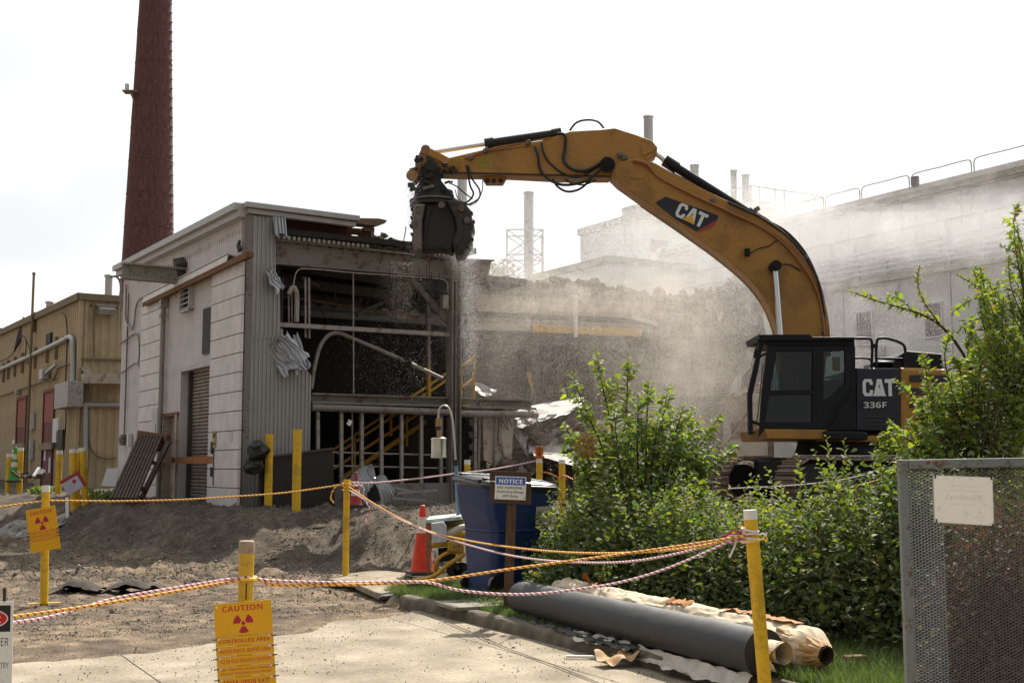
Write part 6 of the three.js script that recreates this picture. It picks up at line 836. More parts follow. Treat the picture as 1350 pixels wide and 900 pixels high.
{ const A = P(33, 674, 14.7), B = P(72, 665, 14.7), w = A.distanceTo(B), h = 0.5, s = thing('caution_sign', 'small tilted yellow radiation caution sign tied to the post at left', 'sign', A.clone().lerp(B, 0.5)); s.userData.group = 'radiation caution signs'; s.rotation.z = 0.17;
  const t = canvas(512, 690, (x, W, H) => { x.fillStyle = YEL; x.fillRect(0, 0, W, H); x.fillStyle = RED; fitText(x, 'CAUTION', W / 2, 66, W * 0.76, 84); trefoil(x, W / 2, 236, 118, MAG); x.fillStyle = '#b0442a'; fitText(x, 'CONTROLLED AREA', W / 2, 388, W * 0.92, 46); fitText(x, 'CONTAMINATION AREA', W / 2, 446, W * 0.92, 46); fitText(x, 'RWP REQUIRED FOR ENTRY', W / 2, 500, W * 0.9, 32); x.fillStyle = 'rgba(60,30,0,.35)'; for (const y of [356, 418, 474, 524]) x.fillRect(0, y, W, 4); wear(x, W, H, 3); });
  plate(s, 'board', w, h, 0.008, printM(t), yelM, -h / 2, 0.0); for (const y of [0.27, 0.31, 0.345]) for (const sx of [-1, 1]) part(s, 'wire_tie', box(sx * w / 2, -y, 0.005, 0.035, 0.008, 0.016), MY.tie); }
{ const s = thing('danger_sign', 'white danger sign with black header cut off by the left edge', 'sign', P(-25, 862, 5.9)); s.rotation.z = 0.02; const w = 80 / FOC * 5.9, h = 0.42;
  const t = canvas(512, 736, (x, W, H) => { x.fillStyle = '#dcdcda'; x.fillRect(0, 0, W, H); x.fillStyle = '#0d0d0d'; x.fillRect(14, 30, W - 28, 214); x.fillStyle = '#dcdcda'; x.beginPath(); x.ellipse(W / 2, 137, 222, 86, 0, 0, 7); x.fill(); x.fillStyle = '#c3121c'; x.beginPath(); x.ellipse(W / 2, 137, 212, 77, 0, 0, 7); x.fill(); x.fillStyle = '#f0eeee'; fitText(x, 'DANGER', W / 2, 140, 320, 92); x.fillStyle = '#1a1a1a'; fitText(x, 'DO NOT ENTER', W / 2 + 10, 326, 440, 92, ''); fitText(x, 'UNAUTHORIZED ENTRY', W / 2 + 4, 516, 460, 66, ''); wear(x, W, H, 7); });
  plate(s, 'board', w, h, 0.006, printM(t), MY.cap, 0.03, 0); part(s, 'wire_tie', box(w / 2 - 0.04, h / 2 + 0.06, 0.005, 0.012, 0.06, 0.012), MY.tie); part(s, 'hidden_post', cyl(V(-0.08, -1.0, -0.03), V(-0.08, 0.3, -0.03), 0.02), MY.postDull); }
{ const c = P(96, 637, 27), s = thing('fallen_sign', 'red and white sign on a white pole fallen against the three yellow posts', 'sign', c); s.rotation.set(-0.2, 0.2, 0.6); const t = canvas(256, 220, (x, W, H) => { x.fillStyle = '#a9a9b2'; x.fillRect(0, 0, W, H); x.fillStyle = '#8e1d22'; x.fillRect(0, 0, W, 44); x.fillRect(W - 40, 0, 40, H); x.beginPath(); x.arc(150, 96, 26, 0, 7); x.fill(); x.fillStyle = '#8890a8'; for (let i = 0; i < 4; i++) x.fillRect(36, 120 + i * 22, 120 - 18 * i, 6); }); plate(s, 'board', 0.44, 0.37, 0.02, printM(t), M('red sign edge', [0.35, 0.03, 0.03], 0.6, { tex: null })); part(s, 'support', tube([V(-0.25, -0.2, 0), V(-0.4, -0.5, 0.02), V(-0.5, -0.7, 0)], 0.04, 16, 8), MY.cap); }

// ================= BIN, NOTICE BOARD, CONES, AIR SAMPLERS =================
{ // rolling waste bin
  const d = 15, base = P(665, 776, d), y0 = 0.13, K = FOC / d, m = M('blue bin plastic', [0.012, 0.04, 0.16], 0.42, { tex: 'grime', rep: 0.8 }), lid = M('black bin lid', [0.02, 0.021, 0.023], 0.3, { tex: 'grime', rep: 1 });
  const b = thing('waste_bin', 'large blue wheeled waste bin with black lid behind the notice board', 'waste bin', V(P(666, 776, d).x, y0, -d - 0.1), 0.5); b.userData.category = 'waste bin';
  const lx = (px) => (px - 664) / K * 0.86, ly = (py) => (776 - py) / K, prof = (h) => ({ w: h });
  const ring = (y, x0, x1, z0, z1, r = 0.1) => { const o = [], n = 6; for (const [cx, cz, a0] of [[x1 - r, z1 - r, 0], [x0 + r, z1 - r, 1], [x0 + r, z0 + r, 2], [x1 - r, z0 + r, 3]]) for (let i = 0; i <= n; i++) { const a = (a0 + i / n) * Math.PI / 2; o.push(V(cx + r * Math.cos(a), y, cz + r * Math.sin(a))); } return o; };
  const rings = [ring(0.03, lx(620), lx(712), -0.36, 0.34), ring(ly(720), lx(617), lx(716), -0.4, 0.38), ring(ly(694), lx(616.5), lx(717.5), -0.41, 0.4), ring(ly(686), lx(616), lx(719), -0.42, 0.4), ring(ly(672), lx(609), lx(721), -0.44, 0.42), ring(ly(636), lx(605), lx(725), -0.46, 0.44)];
  const pos = []; for (let k = 0; k < rings.length - 1; k++) { const A = rings[k], B = rings[k + 1], n = A.length; for (let i = 0; i < n; i++) { const j = (i + 1) % n; for (const v of [A[i], B[i], B[j], A[i], B[j], A[j]]) pos.push(v.x, v.y, v.z); } } const A = rings[0]; for (let i = 1; i < A.length - 1; i++) for (const v of [A[0], A[i], A[i + 1]]) pos.push(v.x, v.y, v.z);
  const g = new THREE.BufferGeometry(); g.setAttribute('position', new THREE.Float32BufferAttribute(pos, 3)); part(b, 'body', toCreasedNormals(fin(g), 0.6), m);
  part(b, 'ridge', [tube(ring(ly(694), lx(615.5), lx(718.5), -0.42, 0.41).filter((_, i) => i % 2 === 0), 0.012, 90, 6, true)], m);
  const rim = ring(ly(634), lx(602), lx(727), -0.48, 0.46, 0.1); part(b, 'rim', [tube(rim.filter((_, i) => i % 2 === 0), 0.03, 120, 8, true)], lid);
  const lr = [ring(ly(633), lx(601), lx(727), -0.48, 0.47, 0.1), ring(ly(629), lx(601), lx(726), -0.48, 0.46, 0.12), ring(ly(626), lx(606), lx(716), -0.44, 0.4, 0.2)]; const lp = []; for (let k = 0; k < 2; k++) { const A2 = lr[k], B = lr[k + 1]; for (let i = 0; i < A2.length; i++) { const j = (i + 1) % A2.length; for (const v of [A2[i], B[i], B[j], A2[i], B[j], A2[j]]) lp.push(v.x, v.y, v.z); } } const T = lr[2]; for (let i = 1; i < T.length - 1; i++) for (const v of [T[0], T[i], T[i + 1]]) lp.push(v.x, v.y + 0.0, v.z); const lg = new THREE.BufferGeometry(); lg.setAttribute('position', new THREE.Float32BufferAttribute(lp, 3)); part(b, 'lid', toCreasedNormals(fin(lg), 0.5), lid);
  for (const z of [-0.3, 0.3]) part(b, 'lid_rib', box(lx(655), ly(625.5), z, 0.8, 0.02, 0.05, [0, 0, 0], 0.008), lid); b.children.filter((o) => /rim|^lid/.test(o.name)).forEach((o) => { o.rotation.set(0.09, 0, -0.04); o.position.set(0, 0.0, -ly(632) * 0.09); o.position.x = ly(632) * -0.04; });
  part(b, 'lid_handle', bar(V(lx(601), ly(631), -0.3), V(lx(601), ly(631), 0.3), 0.05, 0.04), lid);
  for (const z of [-0.36, 0.36]) part(b, 'wheel', [cyl(V(lx(628), 0.12, z - 0.03), V(lx(628), 0.12, z + 0.03), 0.13, 0.13, 20)], lid); 
  { const t = canvas(256, 200, (x, W, H) => { x.fillStyle = '#b9b7a8'; x.fillRect(0, 0, W, H); x.fillStyle = '#77776f'; for (let i = 0; i < 8; i++) x.fillRect(16, 22 + i * 21, 120 + 90 * ((i * 37) % 7) / 7, 5); wear(x, W, H, 4); }); const s = quad(V(lx(685), ly(687), 0.441), V(lx(712), ly(686), 0.435), V(lx(713), ly(663), 0.445), V(lx(686), ly(664), 0.448)); part(b, 'label_sheet', s, printM(t, 0.8)); }
}
{ // notice board on its post
  const d = 13.2, c = P(672, 641, d), k = FOC / d, s = thing('notice_board', 'blue and white parking notice on a weathered timber board and post', 'sign', V(P(670, 780, d).x, 0.12, -d)), w = M('weathered timber', [0.115, 0.075, 0.052], 0.9, { tex: 'wood', rep: 1.2 }), q = (px, py) => P(px, py, d).sub(s.position);
  const a = q(645.5, 621), e = q(700.5, 664); for (let i = 0; i < 3; i++) { const y1 = lerp(a.y, e.y, i / 3), y0 = lerp(a.y, e.y, (i + 1) / 3); part(s, 'plank', box((a.x + e.x) / 2, (y0 + y1) / 2, 0.0, e.x - a.x, y1 - y0 - 0.004, 0.028, [0, 0, -0.05], 0.003), w); }
  const p0 = q(675, 660), p1 = q(669, 782); part(s, 'post', bar(V(p1.x, -0.1, -0.03), V(p0.x, p0.y + 0.1, -0.03), 0.1, 0.045, V(0, 0, 1)), M('post timber', [0.16, 0.095, 0.06], 0.9, { tex: 'wood', rep: 1 }));
  const t = canvas(640, 560, (x, W, H) => { x.fillStyle = '#d9d9d6'; x.fillRect(0, 0, W, H); x.fillStyle = '#2b57b4'; x.fillRect(14, 14, W - 28, 186); x.fillStyle = '#f0f0f0'; fitText(x, 'NOTICE', W / 2, 112, W * 0.8, 140); x.fillStyle = '#1b1b1d'; fitText(x, 'NO PARKING.', W / 2, 270, W * 0.88, 84); fitText(x, 'Delivery/Drop', W / 2, 374, W * 0.88, 84); fitText(x, 'Off Only', W / 2, 478, W * 0.5, 84); wear(x, W, H, 12); });
  const A = q(652.5, 628), E = q(693.5, 658.5); const pl = plate(s, 'notice_plate', E.x - A.x, A.y - E.y, 0.006, printM(t), MY.cap, 0, 0); pl.position.set((A.x + E.x) / 2, (A.y + E.y) / 2, 0.024); pl.rotation.z = -0.04;
  for (const [x, y] of [[655, 631], [691, 631], [655, 656], [691, 656]]) part(s, 'screw', cyl(q(x, y).add(V(0, 0, 0.03)), q(x, y).add(V(0, 0, 0.034)), 0.006, 0.006, 8), MY.tie);
  const bc = P(679, 778, 13.3), bl = thing('beacon_lamp', 'amber beacon lying in shade at the foot of the notice board post', 'beacon', V(bc.x, 0.13, bc.z)); part(bl, 'lens', lathe([[0.06, 0], [0.065, 0.02], [0.055, 0.03], [0.05, 0.15], [0.04, 0.17], [0, 0.175]], 18), M('dull amber lens', [0.5, 0.13, 0.01], 0.35, { tex: null, transmission: 0.3 })); part(bl, 'base', cyl(V(0, -0.03, 0), V(0, 0.02, 0), 0.08, 0.08, 18), MY.tie);
  const pd = P(640, 786, 13.4), pad = solo('paving_flag', 'thin grey paving flag on the grass before the blue bin', 'paving flag', box(0, 0, 0, 0.95, 0.04, 0.7, [0, 0.4, 0], 0.008), M('grey flag', [0.3, 0.29, 0.27], 0.9, { tex: 'concrete', rep: 0.8 })); pad.position.set(pd.x, 0.155, pd.z - 0.2);
}
function cone(label, px, pyb, d, h, mats, cat = 'traffic cone') {
  const t = P(px, pyb, d), y0 = t.y, c = thing('traffic_cone', label, cat, V(t.x, y0, t.z)), r0 = h * 0.175, r1 = h * 0.036; const at = (y) => lerp(r0, r1, y / h);
  const body = (a, b, e) => lathe([[at(a * h) + e, a * h], [at(b * h) + e, b * h]], 32);
  part(c, 'body', [lathe([[r0, 0.03], [r1 * 1.06, h * 0.985], [r1 * 0.8, h], [0, h]], 32)], mats.body); for (const [a, b] of mats.bands) part(c, 'reflective_band', body(a, b, 0.003), mats.band);
  part(c, 'base', box(0, 0.02, 0, r0 * 2.35, 0.045, r0 * 2.35, [0, 0.3, 0], 0.015), mats.base); part(c, 'base_collar', lathe([[r0 * 1.12, 0.03], [r0 * 1.05, 0.06], [r0 * 0.98, 0.09]], 32), mats.body); return c;
}
const coneO = M('orange cone vinyl', [0.85, 0.065, 0.012], 0.5, { tex: 'grime', rep: 1.2, transmission: 0.42 }), coneW = M('white reflective sleeve', [0.75, 0.68, 0.64], 0.45, { tex: 'grime', rep: 2 }), blackR = M('black rubber', [0.025, 0.025, 0.025], 0.7, { tex: 'grime', rep: 1 });
{ const c = cone('bright orange traffic cone with one white band beside the sampler cabinet', 556.5, 757, 17, 0.92, { body: coneO, band: coneW, base: blackR, bands: [[0.6, 0.83]] }); part(c, 'maker_tag', box(0.08, 0.14, 0.134, 0.05, 0.03, 0.004, [-0.15, 0.5, 0]), coneW); }
cone('red and white banded cone behind the knotted post, near the crushed sheet', 468.5, 668, 22.6, 0.62, { body: M('dull red cone', [0.4, 0.035, 0.02], 0.6, { tex: 'grime' }), band: coneW, base: blackR, bands: [[0.32, 0.5], [0.6, 0.74]] });
cone('green traffic cone at the left by the tan building', 18, 635, 34, 0.95, { body: M('green cone vinyl', [0.06, 0.42, 0.06], 0.55, { tex: 'grime', transmission: 0.2 }), band: coneW, base: blackR, bands: [[0.42, 0.56], [0.64, 0.78]] });
{ // sampler trolley: cabinet, tray, yellow pump, hoses, gooseneck pole
  const d = 16.2, q = (px, py, z = 0) => P(px, py, d).add(V(0, 0, z)), s = thing('sampler_cart', 'air sampler cart with white cabinet, yellow pump and hoses left of the blue bin', 'air sampler', V(q(585, 755).x, 0.03, -d)); const o = s.position, L = (px, py, z = 0) => q(px, py, z).sub(o);
  const m = { white: M('white cabinet paint', [0.66, 0.66, 0.72], 0.5, { tex: 'grime', rep: 1 }), mint: M('pale green lid', [0.5, 0.6, 0.56], 0.5, { tex: 'grime', rep: 1 }), rust: M('worn cart frame', [0.4, 0.2, 0.13], 0.7, { tex: 'rust', rep: 1.4 }), yel: M('yellow pump paint', [0.6, 0.36, 0.03], 0.5, { tex: 'grime', rep: 1 }), olive: M('olive panel', [0.12, 0.11, 0.03], 0.7, { tex: 'grime' }), hose: M('yellow hose', [0.58, 0.3, 0.02], 0.5, { tex: null }), pale: M('pale duct', [0.62, 0.58, 0.5], 0.6, { tex: null }), blue: M('pale blue pole', [0.2, 0.32, 0.42], 0.5, { tex: 'grime' }) };
  part(s, 'lid', [box(...L(586, 682).toArray(), 0.44, 0.03, 0.5, [0.05, 0, 0.1], 0.006), box(...L(586, 684.5, 0.25).toArray(), 0.44, 0.03, 0.02, [0, 0, 0.1])], m.mint); part(s, 'cabinet', [poly([L(571, 688), L(586, 686), L(590, 692), L(590, 712), L(572, 714)], 0.28, 0.2, 0.01)], m.white); part(s, 'back_panel', [box(...L(594, 694, -0.05).toArray(), 0.34, 0.2, 0.3)], m.olive);
  part(s, 'side_plate', [poly([L(562, 688), L(571, 688), L(571, 718), L(566, 745), L(562, 745)], 0.1, 0.02)], m.rust); part(s, 'frame_leg', bar(L(563, 688, -0.15), L(565, 752, -0.15), 0.03, 0.03), m.rust); part(s, 'frame_leg', bar(L(606, 690, -0.15), L(606, 752, -0.15), 0.04, 0.04), m.yel); part(s, 'frame_leg', bar(L(566, 745, 0.2), L(566, 757, 0.2), 0.03, 0.03), m.rust); part(s, 'frame_bar', bar(L(566, 752, 0.2), L(606, 752, 0.2), 0.02, 0.02), m.yel);
  part(s, 'pump', [box(...L(584, 714, 0.0).toArray(), 0.3, 0.12, 0.25, [0, 0, 0.1], 0.03), lathe([[0, 0.09], [0.14, 0.06], [0.17, 0], [0.14, -0.06], [0, -0.08]], 18, L(598, 702, 0.05))], m.yel); part(s, 'pump_body', [poly([L(592, 712), L(612, 708), L(614, 726), L(592, 724)], 0.3, 0.16, 0.015)], m.yel); part(s, 'duct', tube([L(590, 704, 0.2), L(598, 700, 0.22), L(608, 695, 0.22), L(616, 694, 0.2)], 0.045, 24, 10), m.pale);
  { const t = canvas(128, 64, (x, W, H) => { x.fillStyle = '#c8951c'; x.fillRect(0, 0, W, H); x.fillStyle = '#233a7a'; fitText(x, 'AIR', W / 2, H / 2, W * 0.8, 56); }); part(s, 'pump_lettering', quad(L(597, 722, 0.39), L(611, 720, 0.39), L(611, 713, 0.39), L(597, 715, 0.39)), printM(t)); }
  part(s, 'motor', [cyl(L(578, 732, -0.05), L(600, 730, -0.05), 0.09, 0.09, 14)], blackR); part(s, 'hose', tube([L(613, 728, 0.35), L(602, 735, 0.4), L(590, 743, 0.45), L(578, 753, 0.5), L(566, 758, 0.55), L(548, 760, 0.6)], 0.028, 50, 8), m.hose); part(s, 'hose', tube([L(606, 726, 0.2), L(592, 726, 0.35), L(580, 734, 0.42), L(576, 745, 0.4), L(580, 751, 0.3)], 0.024, 50, 8), m.hose); part(s, 'hose', tube([L(588, 745, 0.1), L(600, 740, 0.2), L(606, 750, 0.3)], 0.03, 30, 8), blackR);
  for (const x of [600, 610]) part(s, 'wheel', [cyl(L(x, 749, 0.18), L(x, 749, 0.26), 0.1, 0.1, 18)], blackR);
  const pl = thing('air_sampler', 'silver can hanging from a curved pole above the blue bin', 'air sampler', V(q(603, 690).x, q(603, 690).y, -d)); const O2 = pl.position, K = (px, py, z = 0) => q(px, py, z).sub(O2);
  part(pl, 'pole', [cyl(K(605, 696), K(601, 612), 0.026, 0.026, 10)], m.blue); part(pl, 'collar', cyl(K(601, 614), K(600.5, 606), 0.033, 0.033, 10), blackR); part(pl, 'gooseneck', tube([K(600.5, 608), K(598, 570), K(594.5, 545), K(590, 536), K(585, 534.5), K(580, 538), K(578, 548), K(577.5, 560)], 0.014, 50, 8), M('steel tube', [0.5, 0.48, 0.44], 0.35, { metal: 0.8, tex: null })); 
  const can = part(pl, 'can', [lathe([[0, 0.0], [0.098, 0.0], [0.104, -0.012], [0.098, -0.02], [0.098, -0.235], [0.104, -0.245], [0.104, -0.26], [0.09, -0.26], [0, -0.2]], 28, K(578.5, 577))], M('polished can', [0.62, 0.62, 0.55], 0.2, { metal: 1, tex: 'grime', rep: 1 })); part(can, 'neck', [cyl(K(578, 560), K(578.5, 577), 0.03, 0.026, 10), cyl(K(577.8, 552), K(578, 562), 0.04, 0.04, 10)], M('brass neck', [0.35, 0.2, 0.08], 0.4, { metal: 0.7, tex: null })); part(can, 'filter_head', [cyl(K(577, 553), K(578, 567), 0.035, 0.035, 10)], blackR);
}

// ================= PLANTS =================
const leafM = (name, c, o = {}) => M(name, c, 1, { tex: null, vertexColors: true, transmission: 0.58, clearcoat: 0.2, clearcoatRoughness: 0.42, ...o });
const LEAF = leafM('leaf', [1, 1, 1]), BARK = M('bark', [0.085, 0.065, 0.048], 0.95, { tex: 'wood', rep: 3 }), BARK2 = M('green stem', [0.11, 0.13, 0.04], 0.8, { tex: null });
// one leaf, folded along its midrib and drooping at the tip: 6 triangles, base at the origin, length 1 along +z
const leafTri = (() => { const a = V(0, 0, 0), l1 = V(-0.27, 0.09, 0.3), r1 = V(0.27, 0.09, 0.3), m1 = V(0, 0, 0.34), l2 = V(-0.22, 0.04, 0.65), r2 = V(0.22, 0.04, 0.65), m2 = V(0, -0.02, 0.68), t = V(0, -0.14, 1); return [a, m1, l1, a, r1, m1, l1, m1, l2, m1, m2, l2, m1, r1, r2, m1, r2, m2, l2, m2, t, m2, r2, t]; })();
class Leaves {
  constructor() { this.p = []; this.c = []; }
  add(pos, dir, len, wide, roll, col) { const z = dir.clone().normalize(), x = V(0, 1, 0).cross(z); if (x.lengthSq() < 1e-4) x.set(1, 0, 0); x.normalize().applyAxisAngle(z, roll); const y = z.clone().cross(x); for (const v of leafTri) { this.p.push(pos.x + (x.x * v.x * wide + y.x * v.y + z.x * v.z) * len, pos.y + (x.y * v.x * wide + y.y * v.y + z.y * v.z) * len, pos.z + (x.z * v.x * wide + y.z * v.y + z.z * v.z) * len); this.c.push(col[0], col[1], col[2]); } }
  geo() { const g = new THREE.BufferGeometry(); g.setAttribute('position', new THREE.Float32BufferAttribute(this.p, 3)); g.setAttribute('color', new THREE.Float32BufferAttribute(this.c, 3)); g.setAttribute('uv', new THREE.Float32BufferAttribute(new Float32Array(this.p.length / 3 * 2), 2)); g.computeVertexNormals(); return g; }
}
const greens = (r, base = [0.075, 0.125, 0.022], y = 0.12) => { const k = 0.75 + 0.95 * r(), u = r(); if (u < y * 0.25) return [0.24 * k, 0.16 * k, 0.02]; if (u < y) return [base[0] * 1.8 * k, base[1] * 1.4 * k, base[2] * 0.7]; return [base[0] * k * (0.85 + 0.45 * r()), base[1] * k, base[2] * k * 0.75]; };
function singleLeaf(parent, pos, dir, len, wide, roll, col) { // a leaf large enough to be told apart is a part of its own
  const k = Math.min(5, Math.floor(col[1] / 0.045)); singleLeaf.m ??= []; singleLeaf.g ??= (() => { const L = new Leaves(); L.add(V(0, 0, 0), V(0, 0, 1), 1, 1, 0, [1, 1, 1]); return L.geo(); })();
  const m = (singleLeaf.m[k] ??= leafM('leaf tone', [0.065 + 0.032 * k, 0.08 + 0.038 * k, 0.012 + 0.003 * k], { vertexColors: false }));
  const z = dir.clone().normalize(), x = V(0, 1, 0).cross(z); if (x.lengthSq() < 1e-4) x.set(1, 0, 0); x.normalize().applyAxisAngle(z, roll); const y = z.clone().cross(x);
  const o = part(parent, 'leaf', singleLeaf.g, m); o.applyMatrix4(new THREE.Matrix4().makeBasis(x.multiplyScalar(len * wide), y.multiplyScalar(len), z.multiplyScalar(len)).setPosition(pos)); return o;
}
// leaves spaced along a shoot
function shoot(pts, r, { step = 0.03, len = 0.07, wide = 1, from = 0.1, col, droop = 0.25, each }) { const c = new THREE.CatmullRomCurve3(pts), L = c.getLength(), n = Math.floor(L * (1 - from) / step); for (let i = 0; i <= n; i++) { const t = from + (1 - from) * i / Math.max(1, n), p = c.getPoint(Math.min(1, t)), T = c.getTangent(Math.min(1, t)), a = i * 2.4 + r() * 0.9, u = V(0, 1, 0).cross(T); if (u.lengthSq() < 1e-3) u.set(1, 0, 0); u.normalize().applyAxisAngle(T, a); const d = u.multiplyScalar(0.9).addScaledVector(T, 0.45 + 0.3 * r()).add(V(0, -droop * r(), 0)); each(p, d, len * (0.65 + 0.6 * r()) * (1 - 0.35 * (t > 0.9)), wide, (r() - 0.5) * 1.6, col(r)); } }
const taper = (pts, r0, r1, n = 7) => { const c = new THREE.CatmullRomCurve3(pts), out = [], N = Math.max(4, pts.length * 3); let prev = c.getPoint(0); for (let i = 1; i <= N; i++) { const q = c.getPoint(i / N); out.push(cyl(prev, q, lerp(r0, r1, (i - 1) / N), lerp(r0, r1, i / N), n, true)); prev = q; } return out; };

{ // hedge: several bushes grown together along the verge
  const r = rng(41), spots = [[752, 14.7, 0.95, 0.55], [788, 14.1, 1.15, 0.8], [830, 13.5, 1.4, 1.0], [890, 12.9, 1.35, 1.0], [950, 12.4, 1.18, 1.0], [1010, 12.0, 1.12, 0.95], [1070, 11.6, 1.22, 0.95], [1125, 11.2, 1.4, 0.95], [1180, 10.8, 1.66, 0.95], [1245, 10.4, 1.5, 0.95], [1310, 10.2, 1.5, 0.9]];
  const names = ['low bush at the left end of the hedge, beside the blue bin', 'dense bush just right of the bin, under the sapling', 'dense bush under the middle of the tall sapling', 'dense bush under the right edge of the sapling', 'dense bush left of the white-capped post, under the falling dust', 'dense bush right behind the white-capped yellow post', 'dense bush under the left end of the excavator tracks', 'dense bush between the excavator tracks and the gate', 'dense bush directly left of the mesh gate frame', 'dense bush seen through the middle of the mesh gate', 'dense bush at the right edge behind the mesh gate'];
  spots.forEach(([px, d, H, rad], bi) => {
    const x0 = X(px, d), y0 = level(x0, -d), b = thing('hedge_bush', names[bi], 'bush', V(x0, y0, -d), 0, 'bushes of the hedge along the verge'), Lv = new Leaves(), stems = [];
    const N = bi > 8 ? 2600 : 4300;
    for (let i = 0; i < N; i++) {
      const u = r(), a = r() * 2 * Math.PI, el = Math.acos(1 - r()), sh = Math.pow(r(), 0.38), bump = 1 + 0.24 * n3(Math.cos(a) * 1.6 + bi * 5, el * 1.8, Math.sin(a) * 1.6);
      const R = sh * bump, p = V(rad * R * Math.sin(el) * Math.cos(a), 0.06 + (H - 0.06) * (0.06 + 0.94 * R * Math.cos(el) * (0.94 + 0.06 * r())) * (r() < 0.3 ? r() : 1), rad * 0.95 * R * Math.sin(el) * Math.sin(a));
      const dir = V(p.x * 0.6 + (r() - 0.5) * 1.2, 0.25 + (r() - 0.5) * 1.1, p.z * 0.6 + (r() - 0.5) * 1.2);
      Lv.add(p, dir, 0.045 + 0.045 * r(), 1.1, (r() - 0.5) * 2, greens(r, [0.068, 0.108, 0.012], 0.06));  // darker greens paint shade inside the mass; young shoots below stay lighter
    }
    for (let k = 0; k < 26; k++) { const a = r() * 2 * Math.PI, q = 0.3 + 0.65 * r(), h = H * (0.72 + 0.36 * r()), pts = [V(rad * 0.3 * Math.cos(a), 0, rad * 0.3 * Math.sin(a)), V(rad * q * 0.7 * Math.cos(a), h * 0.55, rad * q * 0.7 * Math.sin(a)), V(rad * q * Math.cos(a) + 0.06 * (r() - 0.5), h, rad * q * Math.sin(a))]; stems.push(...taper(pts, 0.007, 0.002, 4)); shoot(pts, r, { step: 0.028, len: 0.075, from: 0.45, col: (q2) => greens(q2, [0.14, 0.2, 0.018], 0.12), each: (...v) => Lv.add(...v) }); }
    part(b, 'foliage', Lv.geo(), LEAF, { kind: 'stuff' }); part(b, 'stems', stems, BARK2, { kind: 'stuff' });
  });
  // low growth in front and behind, filling between
  const W = thing('undergrowth', 'low dark undergrowth filling the foot of the hedge', 'undergrowth', V(0, 0, 0)); W.userData.kind = 'stuff'; const Lv = new Leaves();
  for (let i = 0; i < 15000; i++) { const t = r(), px = lerp(715, 1330, t), d = lerp(14.3, 10.2, t) - 0.95 + 1.9 * r(), x = X(px, d), y = level(x, -d); Lv.add(V(x, y + 0.75 * r() * r(), -d), V(r() - 0.5, 0.3 * r(), r() - 0.3), 0.05 + 0.04 * r(), 1, r() * 2 - 1, greens(r, [0.04, 0.075, 0.016], 0.05)); }
  for (let i = 0; i < 3500; i++) { const px = 600 + 130 * r(), d = 13.2 + 1.4 * r(), x = X(px, d); if (kerbSide(x, d) < 0.3) continue; Lv.add(V(x, level(x, -d) + 0.14 * r() * r(), -d), V(r() - 0.5, 0.5 * r(), r() - 0.5), 0.03 + 0.03 * r(), 0.8, r() * 2 - 1, greens(r, [0.055, 0.1, 0.02], 0.1)); }
  part(W, 'foliage', Lv.geo(), LEAF);
}
